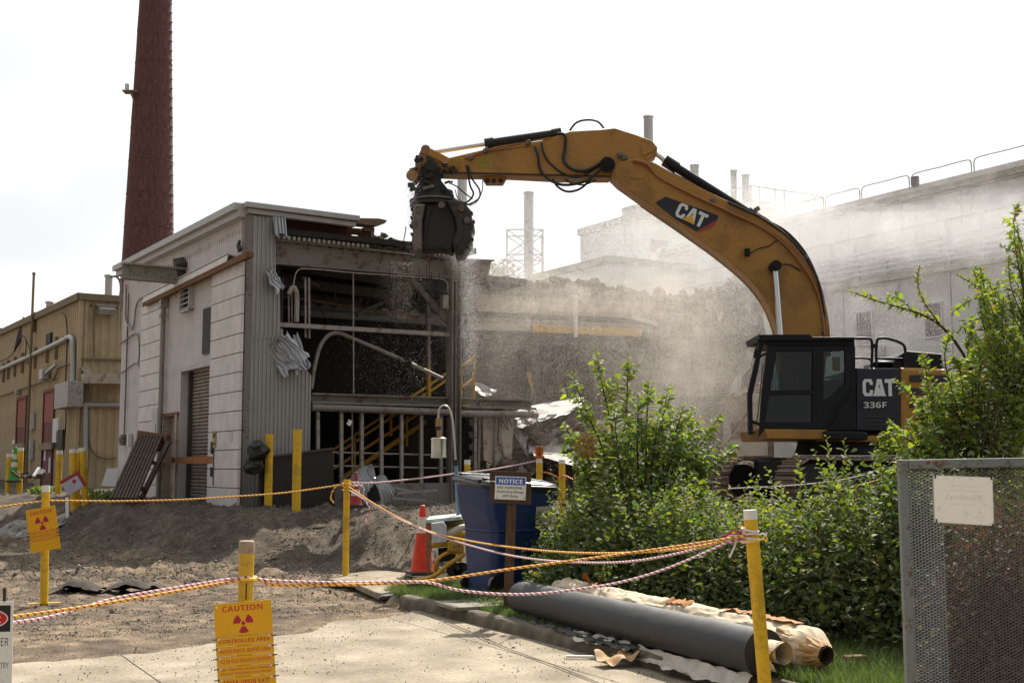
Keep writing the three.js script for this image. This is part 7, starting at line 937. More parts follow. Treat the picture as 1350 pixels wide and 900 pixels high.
{ // the tall sapling in front of the dust
  const r = rng(52), d = 14.3, base = P(842, 790, d), y0 = level(base.x, -d), s = thing('sapling_tree', 'tall leafy sapling with many upright shoots against the dust', 'tree', V(base.x, y0, -d)), o = s.position, Lv = new Leaves(), stems = [], trunk = [];
  const q = (px, py, dz = 0) => P(px, py, d - dz).sub(o); let single = 0;
  const tops = [[785, 458, [806, 560], 0.1], [754, 492, [790, 580], 0.3], [828, 471, [826, 560], -0.1], [855, 503, [852, 580], 0.2], [881, 509, [866, 590], -0.2], [902, 532, [880, 600], 0.3], [914, 541, [884, 600], -0.3], [922, 556, [890, 615], 0.1], [950, 546, [905, 610], 0.0], [971, 588, [920, 630], 0.2], [744, 560, [785, 620], 0.2], [800, 500, [812, 570], -0.4], [842, 520, [840, 590], 0.4], [868, 548, [860, 610], 0.5], [770, 530, [800, 600], -0.2], [757, 597, [790, 650], 0.4], [810, 540, [815, 600], 0.6], [893, 570, [878, 630], 0.5], [938, 590, [902, 640], 0.4]];
  trunk.push(...taper([V(0, 0, 0), q(838, 700), q(826, 620)], 0.035, 0.02)); trunk.push(...taper([V(0.05, 0, 0.05), q(852, 700, 0.1), q(872, 625, 0.1)], 0.03, 0.016)); trunk.push(...taper([V(-0.05, 0, 0.1), q(815, 690, 0.2), q(795, 620, 0.2)], 0.028, 0.014));
  tops.forEach(([x, y, [mx, my], dz], i) => { const pts = [q(mx < 830 ? 832 : 850, 690, dz * 0.5), q(mx, my, dz), q(lerp(mx, x, 0.6), lerp(my, y, 0.55), dz * 1.2), q(x, y, dz * 1.3)]; stems.push(...taper(pts, 0.014, 0.003, 5));
    shoot(pts, r, { step: 0.027, len: 0.115, wide: 1.0, from: 0.3, droop: 0.7, col: (k) => greens(k, [0.125, 0.2, 0.018], 0.12), each: (p, dd, len, w, roll, c) => { if (p.y + o.y > P(0, 575, d).y && single < 270 && r() < 0.75) { single++; singleLeaf(s, p, dd, len, w, roll, c); } else Lv.add(p, dd, len, w, roll, c); } });
    for (let k = 0; k < 3; k++) { const t = 0.3 + 0.5 * r(), c = new THREE.CatmullRomCurve3(pts), p = c.getPoint(t), tip = p.clone().add(V((r() - 0.5) * 0.5, 0.12 + 0.2 * r(), (r() - 0.5) * 0.5)), pp = [p, p.clone().lerp(tip, 0.5).add(V(0, -0.03, 0)), tip]; stems.push(...taper(pp, 0.005, 0.002, 4)); shoot(pp, r, { step: 0.022, len: 0.092, wide: 1.0, from: 0.15, droop: 0.7, col: (k2) => greens(k2, [0.125, 0.2, 0.018], 0.12), each: (...v) => Lv.add(...v) }); } });
  // inner mass
  for (let i = 0; i < 2900; i++) { const a = r() * 6.28, k = Math.sqrt(r()), px = 838 + 88 * k * Math.cos(a) + 10, py = 632 + 78 * k * Math.sin(a) + (r() < 0.2 ? 30 : 0); if (n2(px * 0.035, py * 0.035) < -0.35) continue; const p = q(px, py, (r() - 0.5) * 1.2); Lv.add(p, V(r() - 0.5, 0.1 - 0.5 * r(), r() - 0.5), 0.085 + 0.055 * r(), 1, r() * 2 - 1, greens(r, [0.1, 0.155, 0.016], px < 790 && py < 620 ? 0.25 : 0.1)); }
  // rusty-yellow sprays on the left
  for (let i = 0; i < 90; i++) { const p = q(762 + 22 * r(), 572 + 30 * r(), 0.5 + 0.2 * r()); Lv.add(p, V(r() - 0.5, -0.2, r() - 0.5), 0.06 + 0.03 * r(), 0.9, r(), [0.3 + 0.1 * r(), 0.19 + 0.06 * r(), 0.025]); }
  part(s, 'trunk', trunk, BARK); part(s, 'branches', stems, BARK, { kind: 'stuff' }); part(s, 'foliage', Lv.geo(), LEAF, { kind: 'stuff' });
  // a tall weed before it
  const wd = thing('tall_weed', 'tall straight weed stalk with long pale leaves before the sapling', 'weed', V(q(795, 760, 1.2).x + o.x, y0, -(d - 1.2))), wo = wd.position, L2 = new Leaves(), w = (px, py) => P(px, py, d - 1.2).sub(wo), wp = [V(0, 0, 0), w(797, 690), w(795, 630), w(794, 560)]; part(wd, 'stem', taper(wp, 0.012, 0.003, 6), BARK2); shoot(wp, r, { step: 0.03, len: 0.16, wide: 0.45, from: 0.3, droop: 0.6, col: (k) => { const t = 0.8 + 0.4 * k(); return [0.1 * t, 0.15 * t, 0.045 * t]; }, each: (p, dd, len, ww, roll, c) => singleLeaf(wd, p, dd, len, ww, roll, c) });
}
{ // the large shrub on the right with arching branches
  const r = rng(63), d = 11.4, base = P(1290, 760, d), y0 = level(base.x, -d), s = thing('arching_shrub', 'large shrub with arching branches across the pale building at right', 'shrub', V(base.x, y0, -d)), o = s.position, Lv = new Leaves(), stems = []; let single = 0;
  const q = (px, py, dz = 0) => P(px, py, d - dz).sub(o), col = (k) => greens(k, [0.15, 0.225, 0.02], 0.2);
  const br = (l, dz, r0, opt = {}) => { const pts = l.map(([x, y], i) => q(x, y, dz + 0.06 * Math.sin(i * 2))); stems.push(...taper(pts, r0, 0.004, 5)); shoot(pts, r, { step: opt.step ?? 0.017, len: opt.len ?? 0.068, from: opt.from ?? 0.3, wide: 1, droop: 0.3, col, each: (p, dd, len, w, roll, c) => { if (opt.single && single < 280) { single++; singleLeaf(s, p, dd, len, w, roll, c); } else Lv.add(p, dd, len, w, roll, c); } }); return pts; };
  br([[1300, 600], [1285, 500], [1261, 452], [1231, 422], [1193, 407], [1155, 396], [1121, 384]], 0, 0.02, { single: true, from: 0.35 });
  br([[1240, 428], [1220, 400], [1210, 372], [1213, 350]], 0.05, 0.008, { single: true, from: 0.1 }); br([[1205, 412], [1190, 396], [1170, 388]], 0.1, 0.006, { from: 0.1 });
  br([[1325, 560], [1350, 430], [1320, 400], [1290, 378], [1262, 362]], 0.1, 0.016, { single: true, from: 0.45 }); br([[1300, 390], [1275, 398], [1256, 412]], 0.1, 0.006, { from: 0.1 }); br([[1330, 430], [1300, 420], [1275, 425], [1262, 440]], 0.2, 0.007, { from: 0.1 });
  br([[1345, 600], [1352, 440], [1348, 360], [1342, 296]], 0.0, 0.016, { from: 0.4 }); br([[1349, 380], [1340, 330], [1338, 285], [1343, 268]], 0.1, 0.006, { from: 0.2 }); br([[1350, 350], [1356, 310], [1352, 280]], -0.1, 0.006, { from: 0.1 }); for (let k = 0; k < 9; k++) br([[1350, 460 - k * 16], [1344 - 8 * r(), 440 - k * 17], [1330 - 18 * r() + k, 425 - k * 17]], (r() - 0.5) * 0.7, 0.005, { from: 0.05 }); br([[1350, 420], [1334, 380], [1330, 345]], 0.1, 0.006, { from: 0.1 });
  br([[1290, 700], [1230, 610], [1190, 590], [1150, 598]], 0.4, 0.012, { from: 0.3 }); br([[1280, 650], [1230, 560], [1200, 520], [1180, 500]], 0.3, 0.012, { from: 0.3 }); br([[1280, 620], [1245, 540], [1222, 480], [1215, 468]], 0.2, 0.012, { from: 0.3 }); br([[1270, 640], [1200, 580], [1175, 572], [1160, 578]], 0.5, 0.01, { from: 0.3 });
  br([[1300, 600], [1290, 520], [1300, 460], [1318, 425]], 0.2, 0.012, { from: 0.2 }); br([[1290, 640], [1260, 530], [1246, 470], [1252, 440]], 0.5, 0.01, { from: 0.3 });
  for (let k = 0; k < 60; k++) { const a = r(), x = 1205 + 165 * Math.pow(r(), 0.62), y = 440 + 150 * r() + Math.max(0, 1280 - x) * 1.25, dz = (r() - 0.4) * 1.3; br([[1280, 720], [lerp(1285, x, 0.6), lerp(700, y, 0.6)], [x, y], [x - 14 + 20 * r(), y - 18 - 18 * r()]], dz, 0.007, { from: 0.4, step: 0.017 }); }
  for (let k = 0; k < 26; k++) { const x = 1158 + 100 * r(), y = 560 + 40 * r() - (x - 1158) * 0.75 * r(); br([[1275, 690], [lerp(1270, x, 0.5), lerp(650, y, 0.6)], [lerp(1250, x, 0.85), y + 12], [x, y]], (r() - 0.2) * 0.9, 0.007, { from: 0.3, step: 0.017 }); }
  for (let k = 0; k < 26; k++) { const x = 1290 + 80 * r(), y = 350 + 100 * r() - (x - 1296) * 0.3; br([[1330, 560], [lerp(1330, x, 0.5), lerp(560, y, 0.5)], [x, y + 30], [x - 12 + 16 * r(), y]], (r() - 0.4) * 0.9, 0.008, { from: 0.35, step: 0.017 }); }
  for (let i = 0; i < 9500; i++) { const x = 1168 + 200 * Math.pow(r(), 0.8), top = 455 + Math.max(0, 1290 - x) * 1.55 + 18 * n2(x * 0.03, 3), y = top + (800 - top) * Math.pow(r(), 1.2); if (n2(x * 0.028 + 3, y * 0.028) < -0.42 && y < 620) continue; Lv.add(q(x, y, (r() - 0.5) * 1.5), V(r() - 0.5, 0.3 * r() - 0.1, r() - 0.5), 0.06 + 0.04 * r(), 1.05, r() * 2 - 1, col(r)); }
  part(s, 'branches', stems, BARK, { kind: 'stuff' }); part(s, 'foliage', Lv.geo(), LEAF, { kind: 'stuff' });
  const g1 = thing('tall_grass', 'single tall grass blades standing above the gate', 'grass blade', V(P(1214, 700, 10.4).x, level(P(1214, 700, 10.4).x, -10.4), -10.4)); for (const [dx, h, l] of [[0, 1.85, -0.12], [0.06, 1.6, 0.05]]) part(g1, 'blade', [poly([V(dx - 0.012, 0), V(dx + 0.012, 0), V(dx + l * 0.6 + 0.012, h * 0.7), V(dx + l, h), V(dx + l * 0.6 - 0.01, h * 0.7)], 0, 0.004)], M('bright grass', [0.16, 0.26, 0.03], 1, { tex: null, transmission: 0.4 }));
}
{ // young shoots standing up before the excavator tracks, weeds by the panels, far trees
  const r = rng(71); [[1090, 576, 11.6, 'young shoot before the excavator cab platform'], [1052, 600, 11.8, 'young shoot before the left excavator track'], [1113, 580, 11.5, 'slender young shoot right of the one before the platform'], [1030, 640, 11.9, 'leaning young shoot at the left end of the tracks'], [1020, 664, 11.9, 'lowest young shoot near the white-capped post']].forEach(([px, py, d, l]) => { const t = P(px, py, d), y0 = level(t.x, t.z), s = thing('young_shoot', l, 'plant', V(t.x, y0, t.z)), L = new Leaves(), h = t.y - y0, pts = [V(0.05, h * 0.4, 0), V(0.02, h * 0.75, 0.02), V(0, h, 0)]; part(s, 'stem', taper([V(0.08, 0, 0), ...pts], 0.008, 0.002, 5), BARK2); shoot(pts, r, { step: 0.03, len: 0.08, wide: 0.8, from: 0.2, droop: -0.3, col: (k) => greens(k, [0.11, 0.18, 0.025], 0.1), each: (p, dd, len, w, roll, c) => singleLeaf(s, p, dd, len, w, roll, c) }); });
  const wl = (px, py, d, n, h, label, name = 'weed_patch') => { const t = P(px, py, d), y0 = level(t.x, t.z), s = thing(name, label, 'weeds', V(t.x, y0 - 0.02, t.z)), L = new Leaves(); for (let i = 0; i < n; i++) L.add(V((r() - 0.5) * h * 3, r() * h, (r() - 0.5) * h * 2), V(r() - 0.5, 0.6, r() - 0.5), 0.1 + 0.08 * r(), 0.7, r(), greens(r, [0.12, 0.19, 0.03], 0.1)); part(s, 'foliage', L.geo(), LEAF, { kind: 'stuff' }); };
  wl(135, 655, 28.5, 110, 0.2, 'patch of bright weeds at the foot of the leaning rack'); wl(55, 640, 33, 130, 0.18, 'patch of weeds before the right red door');
  const far = thing('far_tree', 'hazy pale green treetop beyond the broken girder end', 'tree', V(X(656, 85), 0, -85)), L = new Leaves(); for (let i = 0; i < 1600; i++) { const a = r() * 6.28, e = r() * 3.1, k = Math.pow(r(), 0.4) * (1 + 0.3 * n3(Math.cos(a) * 2, e * 2, Math.sin(a) * 2)); L.add(V(2.2 * k * Math.sin(e) * Math.cos(a), 13.3 + 2.2 * k * Math.cos(e), 2.2 * k * Math.sin(e) * Math.sin(a)), V(r() - 0.5, r() - 0.5, r() - 0.5), 0.4, 1, r(), greens(r, [0.1, 0.14, 0.04], 0.1)); } part(far, 'crown', L.geo(), LEAF, { kind: 'stuff' }); part(far, 'trunk', cyl(V(0, 0, 0), V(0, 12.5, 0), 0.25, 0.12, 8), BARK);
}

// ================= ROLLS, GATE, LEANING THINGS =================
{ // membrane rolls lying along the kerb
  const dir = V(KB[0] - KA[0], 0, -(KB[1] - KA[1])).normalize(), rollAt = (px, d, y) => V(X(px, d), y, -d);
  const axis = (name, label, cat, A, B) => { const g = thing(name, label, cat, A.clone()); return [g, B.clone().sub(A)]; };
  const body = (L, r, f, nr = 44, nl = 70) => { const z = L.clone().normalize(), len = L.length(), x = V(0, 1, 0).cross(z).normalize(), y = z.clone().cross(x), pos = [], at = (i, j) => { const t = i / nl, a = j / nr * 2 * Math.PI, R = r * f(t, a); return V(0, 0, 0).addScaledVector(z, t * len).addScaledVector(x, Math.cos(a) * R).addScaledVector(y, Math.sin(a) * R); }; for (let i = 0; i < nl; i++) for (let j = 0; j < nr; j++) { const a = at(i, j), b = at(i + 1, j), c = at(i + 1, j + 1), d = at(i, j + 1); for (const v of [a, c, b, a, d, c]) pos.push(v.x, v.y, v.z); } const g = new THREE.BufferGeometry(); g.setAttribute('position', new THREE.Float32BufferAttribute(pos, 3)); return { g: toCreasedNormals(fin(g), nl > 100 && nr > 58 ? 0.42 : 1.1), x, y, z, len }; };
  const A = rollAt(688, 12.75, 0.31), B = rollAt(1000, 8.95, 0.31), rb = 0.168;
  const rm = M('black membrane', [0.016, 0.0165, 0.019], 0.6, { tex: 'grime', rep: 0.9, phys: true, clearcoat: 0.22, clearcoatRoughness: 0.6 }), cream = M('cream paper', [0.68, 0.56, 0.41], 0.85, { tex: 'grime', rep: 1.2 }), kraft = M('tan kraft paper', [0.5, 0.3, 0.14], 0.7, { tex: 'grime', rep: 1.6 }), white = M('white liner', [0.62, 0.58, 0.52], 0.75, { tex: 'grime', rep: 1 });
  const [g, L] = axis('membrane_roll', 'long roll of black membrane lying along the kerb', 'roll', A, B), bd = body(L, rb, (t, a) => 1 + 0.016 * n3(t * 9, Math.cos(a), Math.sin(a)) + 0.007 * n3(t * 46, Math.cos(a) * 1.2, Math.sin(a) * 1.2) - 0.05 * sstep(0.25, 0.9, Math.abs(Math.sin(a * 0.5 + 0.4))) * 0.4 - 0.06 * sstep(0.02, 0, t), 56, 180); part(g, 'roll_body', bd.g, rm);
  const endDisk = (end, r0, r1, off) => { const s = new THREE.RingGeometry(r1, r0, 44, 6), p = s.attributes.position, o = end.clone().addScaledVector(bd.z, off); const m = new THREE.Matrix4().makeBasis(bd.x, bd.y, bd.z).setPosition(o); s.applyMatrix4(m); return fin(s); };
  part(g, 'roll_end', endDisk(L, rb, 0.06, 0.001), rm); part(g, 'roll_end', endDisk(V(0, 0, 0), rb * 0.95, 0.03, -0.001), M('pale roll end', [0.4, 0.39, 0.36], 0.7)); for (let k = 0; k < 5; k++) part(g, 'winding', endDisk(L, 0.15 - k * 0.02, 0.146 - k * 0.02, 0.006), M('winding edge', [0.05, 0.05, 0.05], 0.5, { tex: null }));
  { const t = new THREE.Matrix4().makeBasis(bd.x, bd.y, bd.z).setPosition(L); const cz = (r0, l0, l1) => fin(new THREE.CylinderGeometry(r0, r0, l1 - l0, 30, 1, true).rotateX(Math.PI / 2).translate(0, 0, (l0 + l1) / 2)); part(g, 'core_paper', [cz(0.075, -0.2, 0.19).translate(0.03, 0.02, 0).applyMatrix4(t), cz(0.068, -0.2, 0.17).translate(0.03, 0.02, 0).applyMatrix4(t)], cream); const sp = []; for (let i = 0; i < 26; i++) { const a = i / 25 * 5.2 - 0.6, rr = 0.082 + 0.035 * i / 25; sp.push(V(Math.cos(a) * rr + 0.03, Math.sin(a) * rr, 0)); } const pos = []; for (let i = 0; i < 25; i++) { const p = sp[i], q = sp[i + 1]; for (const v of [[p, 0], [q, 0], [q, 0.2], [p, 0], [q, 0.2], [p, 0.2]]) pos.push(v[0].x, v[0].y, v[1] - 0.02 + 0.02 * Math.sin(i)); } const sg = new THREE.BufferGeometry(); sg.setAttribute('position', new THREE.Float32BufferAttribute(pos, 3)); part(g, 'core_curl', fin(sg).applyMatrix4(t), cream); part(g, 'far_core', cyl(V(0, 0, 0).addScaledVector(bd.z, -0.06), V(0, 0, 0), 0.035, 0.035, 16), cream); }
  // the loose flap and white liner between roll and road
  const flap = (t0, t1, w0, w1, drop, m, name, parent, k, lift = 0) => { const n = 46, mm = 6, pos = [], out = bd.x.clone(); const at = (i, j) => { const t = lerp(t0, t1, i / n), w = lerp(w0, w1, i / n) * (1 + 0.3 * n2(t * 9, k)), u = j / mm; const p = V(0, 0, 0).addScaledVector(bd.z, t * bd.len); p.addScaledVector(out, 0.1 * 1 + w * u); p.y = -0.31 + lift + 0.155 - sstep(0.1, 0.45, u) * drop - 0.02 * u + 0.02 * n2(t * 14, u * 3 + k) + (u > 0.85 ? 0.015 * n2(t * 30, k) : 0); return p; }; for (let i = 0; i < n; i++) for (let j = 0; j < mm; j++) { const a = at(i, j), b = at(i + 1, j), c = at(i + 1, j + 1), d = at(i, j + 1); for (const v of [a, b, c, a, c, d]) pos.push(v.x, v.y, v.z); } const q = new THREE.BufferGeometry(); q.setAttribute('position', new THREE.Float32BufferAttribute(pos, 3)); part(parent, name, fin(q), m); };
  const sgn = bd.x.dot(V(-1, 0, 0.3)) > 0 ? 1 : -1; if (sgn < 0) bd.x.multiplyScalar(-1);
  flap(0.02, 0.62, 0.1, 0.16, 0.0, rm, 'loose_flap', g, 3, 0.004); flap(0.48, 1.0, 0.07, 0.15, 0.07, white, 'white_liner', g, 8, 0.012); flap(0.34, 0.52, 0.1, 0.2, 0.02, white, 'white_liner', g, 5, 0.008);
  // wrapped roll behind it
  const A2 = rollAt(735, 12.9, 0.32), B2 = rollAt(1080, 8.95, 0.3), [w, L2] = axis('wrapped_roll', 'roll wrapped in crumpled tan paper lying behind the black roll', 'roll', A2, B2);
  const wb = body(L2, 0.17, (t, a) => (1.04 + 0.09 * fbm3(t * 10, Math.cos(a) * 1.5, Math.sin(a) * 1.5, 3) - 0.085 * Math.abs(n3(t * 7, Math.cos(a) * 1.5, Math.sin(a) * 1.5 + t * 3)) - 0.03 * Math.abs(n3(t * 19 + 3, Math.cos(a) * 2.4 + t * 5, Math.sin(a) * 2.4)) + 0.14 * sstep(0.3, 0.02, t) * Math.max(0, Math.sin(a)) * n2(t * 30, a)) * (1 - 0.62 * sstep(0.955, 1.0, t) - 0.4 * sstep(0.03, 0, t)), 72, 190); part(w, 'paper_wrap', wb.g, cream);
  { const t = new THREE.Matrix4().makeBasis(wb.x, wb.y, wb.z).setPosition(L2); const pos = [], nr = 84, nl = 22; const at = (i, j) => { const u = i / nl, a = j / nr * 2 * Math.PI, r = lerp(0.178, 0.07, Math.pow(u, 1.6)) * (1 + 0.1 * n3(Math.cos(a) * 2.6, Math.sin(a) * 2.6, u * 2.2) - 0.1 * Math.abs(n3(Math.cos(a) * 6 + 3, Math.sin(a) * 6, u * 2.6)) * (0.4 + u)); return V(Math.cos(a) * r - 0.02 * u, Math.sin(a) * r, lerp(-0.42, 0.02, Math.pow(u, 0.8))); }; for (let i = 0; i < nl; i++) for (let j = 0; j < nr; j++) { const a = at(i, j), b = at(i + 1, j), c = at(i + 1, j + 1), d = at(i, j + 1); for (const v of [a, c, b, a, d, c]) pos.push(v.x, v.y, v.z); } const q = new THREE.BufferGeometry(); q.setAttribute('position', new THREE.Float32BufferAttribute(pos, 3)); part(w, 'gathered_end', fin(q).applyMatrix4(t), kraft); part(w, 'core_hole', [fin(new THREE.CylinderGeometry(0.055, 0.055, 0.3, 24, 1, true).rotateX(Math.PI / 2).translate(-0.02, 0, -0.12).applyMatrix4(t)), fin(new THREE.CircleGeometry(0.056, 20).translate(-0.02, 0, -0.24).applyMatrix4(t))], M('dark core', [0.06, 0.04, 0.03], 0.9, { tex: null })); }
  for (const [t0, t1, a0] of [[0.7, 0.93, 1.3], [0.52, 0.6, 1.6]]) { const pos = []; for (let i = 0; i < 30; i++) { const f = (k, u) => { const t = lerp(t0, t1, k / 30), a = a0 + u * 0.5 + 0.15 * n2(t * 20, u), r = 0.182 + 0.03 * Math.abs(n2(t * 25, u * 2)); return V(0, 0, 0).addScaledVector(wb.z, t * wb.len).addScaledVector(wb.x, Math.cos(a) * r).addScaledVector(wb.y, Math.sin(a) * r); }; const a = f(i, 0), b = f(i + 1, 0), c = f(i + 1, 1), d = f(i, 1); for (const v of [a, b, c, a, c, d]) pos.push(v.x, v.y, v.z); } const q = new THREE.BufferGeometry(); q.setAttribute('position', new THREE.Float32BufferAttribute(pos, 3)); part(w, 'torn_strip', fin(q), M('orange brown paper', [0.46, 0.2, 0.06], 0.8)); }
  const crumple = (name, label, cat, at, sx, sz, m, k, h = 0.06, rot = 0) => { const pg = new THREE.PlaneGeometry(sx, sz, 16, 12).rotateX(-Math.PI / 2), p = pg.attributes.position; for (let i = 0; i < p.count; i++) { const x = p.getX(i), z = p.getZ(i); p.setY(i, h * (0.6 + n2(x * 4.2 + k, z * 3.6)) * (0.5 + Math.abs(z) / sz) + 0.012); p.setX(i, x * (1 - 0.25 * Math.abs(z) / sz)); } pg.deleteAttribute('normal'); pg.computeVertexNormals(); const o = solo(name, label, cat, fin(pg), m); o.position.copy(at); o.rotation.y = rot; return o; };
  crumple('paper_scrap', 'crumpled tan kraft paper lying at the kerb below the black roll', 'paper', V(X(812, 10.2), 0.05, -10.25), 0.36, 0.26, kraft, 3, 0.07, 0.3); crumple('orange_rag', 'small orange rag on the far end of the wrapped roll', 'rag', V(X(780, 12.2), 0.46, -12.25), 0.2, 0.14, M('orange rag', [0.5, 0.15, 0.03], 0.9), 7, 0.09);
  const st = solo('batten', 'short white batten lying on the pavement before the kerb', 'batten', box(0, 0, 0, 0.24, 0.022, 0.03, [0, 0, 0], 0.003), MY.cap); st.position.set(X(763, 10.62), 0.04, -10.62); st.rotation.y = -0.08;
  const ch = solo('wood_offcut', 'flat wood offcut on the grass right of the wrapped roll', 'offcut', box(0, 0, 0, 0.17, 0.03, 0.08, [0, 0.2, 0], 0.003), M('grey offcut', [0.3, 0.2, 0.14], 0.9, { tex: 'wood', rep: 2 })); ch.position.set(X(1116, 9.5), 0.2, -9.5);
}
{ // expanded-mesh gate at the right edge
  const d = 6.9, q = (px, py, dd = d) => P(px, py, dd), o = V(q(1191, 900).x, 0.1, -d), s = thing('mesh_gate', 'grey steel frame gate filled with expanded mesh, white sheet tied on', 'gate', o), m = M('grey gate paint', [0.21, 0.25, 0.265], 0.5, { tex: 'rust', rep: 1.2 }), lm = M('weathered mesh steel', [0.14, 0.146, 0.155], 0.6, { tex: 'grime', rep: 2 });
  const L = (px, py, dd = d) => q(px, py, dd).sub(o), tl = L(1190, 612), bl = L(1203, 960), tr = L(1480, 607); const br = V(tr.x, bl.y, 0);
  part(s, 'frame_post', bar(V(tl.x, tl.y + 0.025, 0), V(bl.x, -0.02, 0), 0.05, 0.05, V(0, 0, 1), 0.004), m); part(s, 'frame_rail', bar(V(tl.x + 0.027, tl.y, 0), V(tr.x, tr.y, 0), 0.052, 0.05, V(0, 1, 0), 0.004), m); part(s, 'frame_post', bar(V(tr.x, tr.y, 0), V(tr.x + 0.05, 0, 0), 0.05, 0.05, V(0, 0, 1), 0.004), m); part(s, 'frame_rail', bar(V(bl.x + 0.03, 0.08, 0), V(tr.x, 0.08, 0), 0.05, 0.05, V(0, 1, 0), 0.004), m);
  const mesh = (x0, x1, y0, y1, z, sw, sh, w, lean = 0) => { const g = [], nx = Math.ceil((x1 - x0) / sw), ny = Math.ceil((y1 - y0) / sh), pos = []; const strand = (ax, ay, bx, by) => { const a = V(ax, ay, z), b = V(bx, by, z), t = b.clone().sub(a).normalize(), nrm = V(-t.y, t.x, 0).multiplyScalar(w / 2), th = w * 0.6, f = V(0, -0.4, 1).normalize().multiplyScalar(th); const c = [a.clone().add(nrm), a.clone().sub(nrm), b.clone().sub(nrm), b.clone().add(nrm)], e = c.map((v) => v.clone().add(f)); for (const [i, j, k, l] of [[0, 1, 2, 3]]) for (const Q of [e]) for (const v of [Q[i], Q[j], Q[k], Q[i], Q[k], Q[l]]) pos.push(v.x, v.y, v.z); for (const [i, j] of [[0, 3], [1, 2]]) for (const v of [c[i], e[i], e[j], c[i], e[j], c[j]]) pos.push(v.x, v.y, v.z); };
    for (let i = 0; i < nx; i++) for (let j = 0; j < ny; j++) { const X0 = x0 + i * sw, Y0 = y0 + j * sh; if (X0 + sw > x1 + 0.02) continue; strand(X0, Y0 + sh / 2, X0 + sw / 2, Y0 + sh); strand(X0 + sw / 2, Y0 + sh, X0 + sw, Y0 + sh / 2); strand(X0, Y0 + sh / 2, X0 + sw / 2, Y0); strand(X0 + sw / 2, Y0, X0 + sw, Y0 + sh / 2); } const q2 = new THREE.BufferGeometry(); q2.setAttribute('position', new THREE.Float32BufferAttribute(pos, 3)); return fin(q2); };
  const bm = M('rust brown mesh', [0.1, 0.082, 0.07], 0.8, { tex: 'rust', rep: 1.5 }), xm = tl.x + 0.02 + 0.034 * 6; part(s, 'mesh_panel', mesh(tl.x + 0.02, xm, 0.1, tl.y - 0.02, -0.012, 0.034, 0.0175, 0.005), lm, { kind: 'stuff' }); part(s, 'mesh_panel', mesh(xm, tr.x - 0.2, 0.1, tl.y - 0.02, -0.012, 0.034, 0.0175, 0.003), bm, { kind: 'stuff' });
  const t = canvas(512, 420, (x, W, H) => { x.fillStyle = '#fffaf2'; x.fillRect(0, 0, W, H); x.fillStyle = '#ebe5db'; fitText(x, 'Cardboard', W / 2, H * 0.45, W * 0.62, 60); x.fillStyle = 'rgba(236,230,220,.8)'; x.fillRect(110, 84, 280, 8); x.fillRect(90, 126, 320, 9); x.fillRect(130, 250, 240, 7); x.fillRect(330, 350, 110, 12); wear(x, W, H, 2); });
  const A = L(1228, 626), B = L(1306, 629), C = L(1308, 693), D = L(1230, 688); const sg = part(s, 'sign_sheet', poly([A, B, C, D], 0.03, 0.006), MY.cap); part(sg, 'print', quad(V(D.x + 0.003, D.y + 0.003, 0.0345), V(C.x - 0.003, C.y + 0.003, 0.0345), V(B.x - 0.003, B.y - 0.003, 0.0345), V(A.x + 0.003, A.y - 0.003, 0.0345)), printM(t, 0.6));
  for (const [px, py] of [[1230.5, 628], [1304, 630], [1232, 686], [1306, 692]]) part(s, 'wire_tie', box(L(px, py).x, L(px, py).y, 0.037, 0.006, 0.02, 0.006), MY.tie);
  part(s, 'paint_scrawl', [box(L(1222, 610).x, L(1222, 610).y, 0.0265, 0.022, 0.014, 0.002, [0, 0, 0.4]), box(L(1232, 610).x, L(1232, 610).y, 0.0265, 0.016, 0.02, 0.002, [0, 0, -0.5]), box(L(1241, 610.5).x, L(1241, 610.5).y, 0.0265, 0.01, 0.016, 0.002, [0, 0, 0.3]), box(L(1248, 611).x, L(1248, 611).y, 0.0265, 0.016, 0.006, 0.002)], M('red scrawl', [0.25, 0.04, 0.03], 0.7, { tex: null }));
}
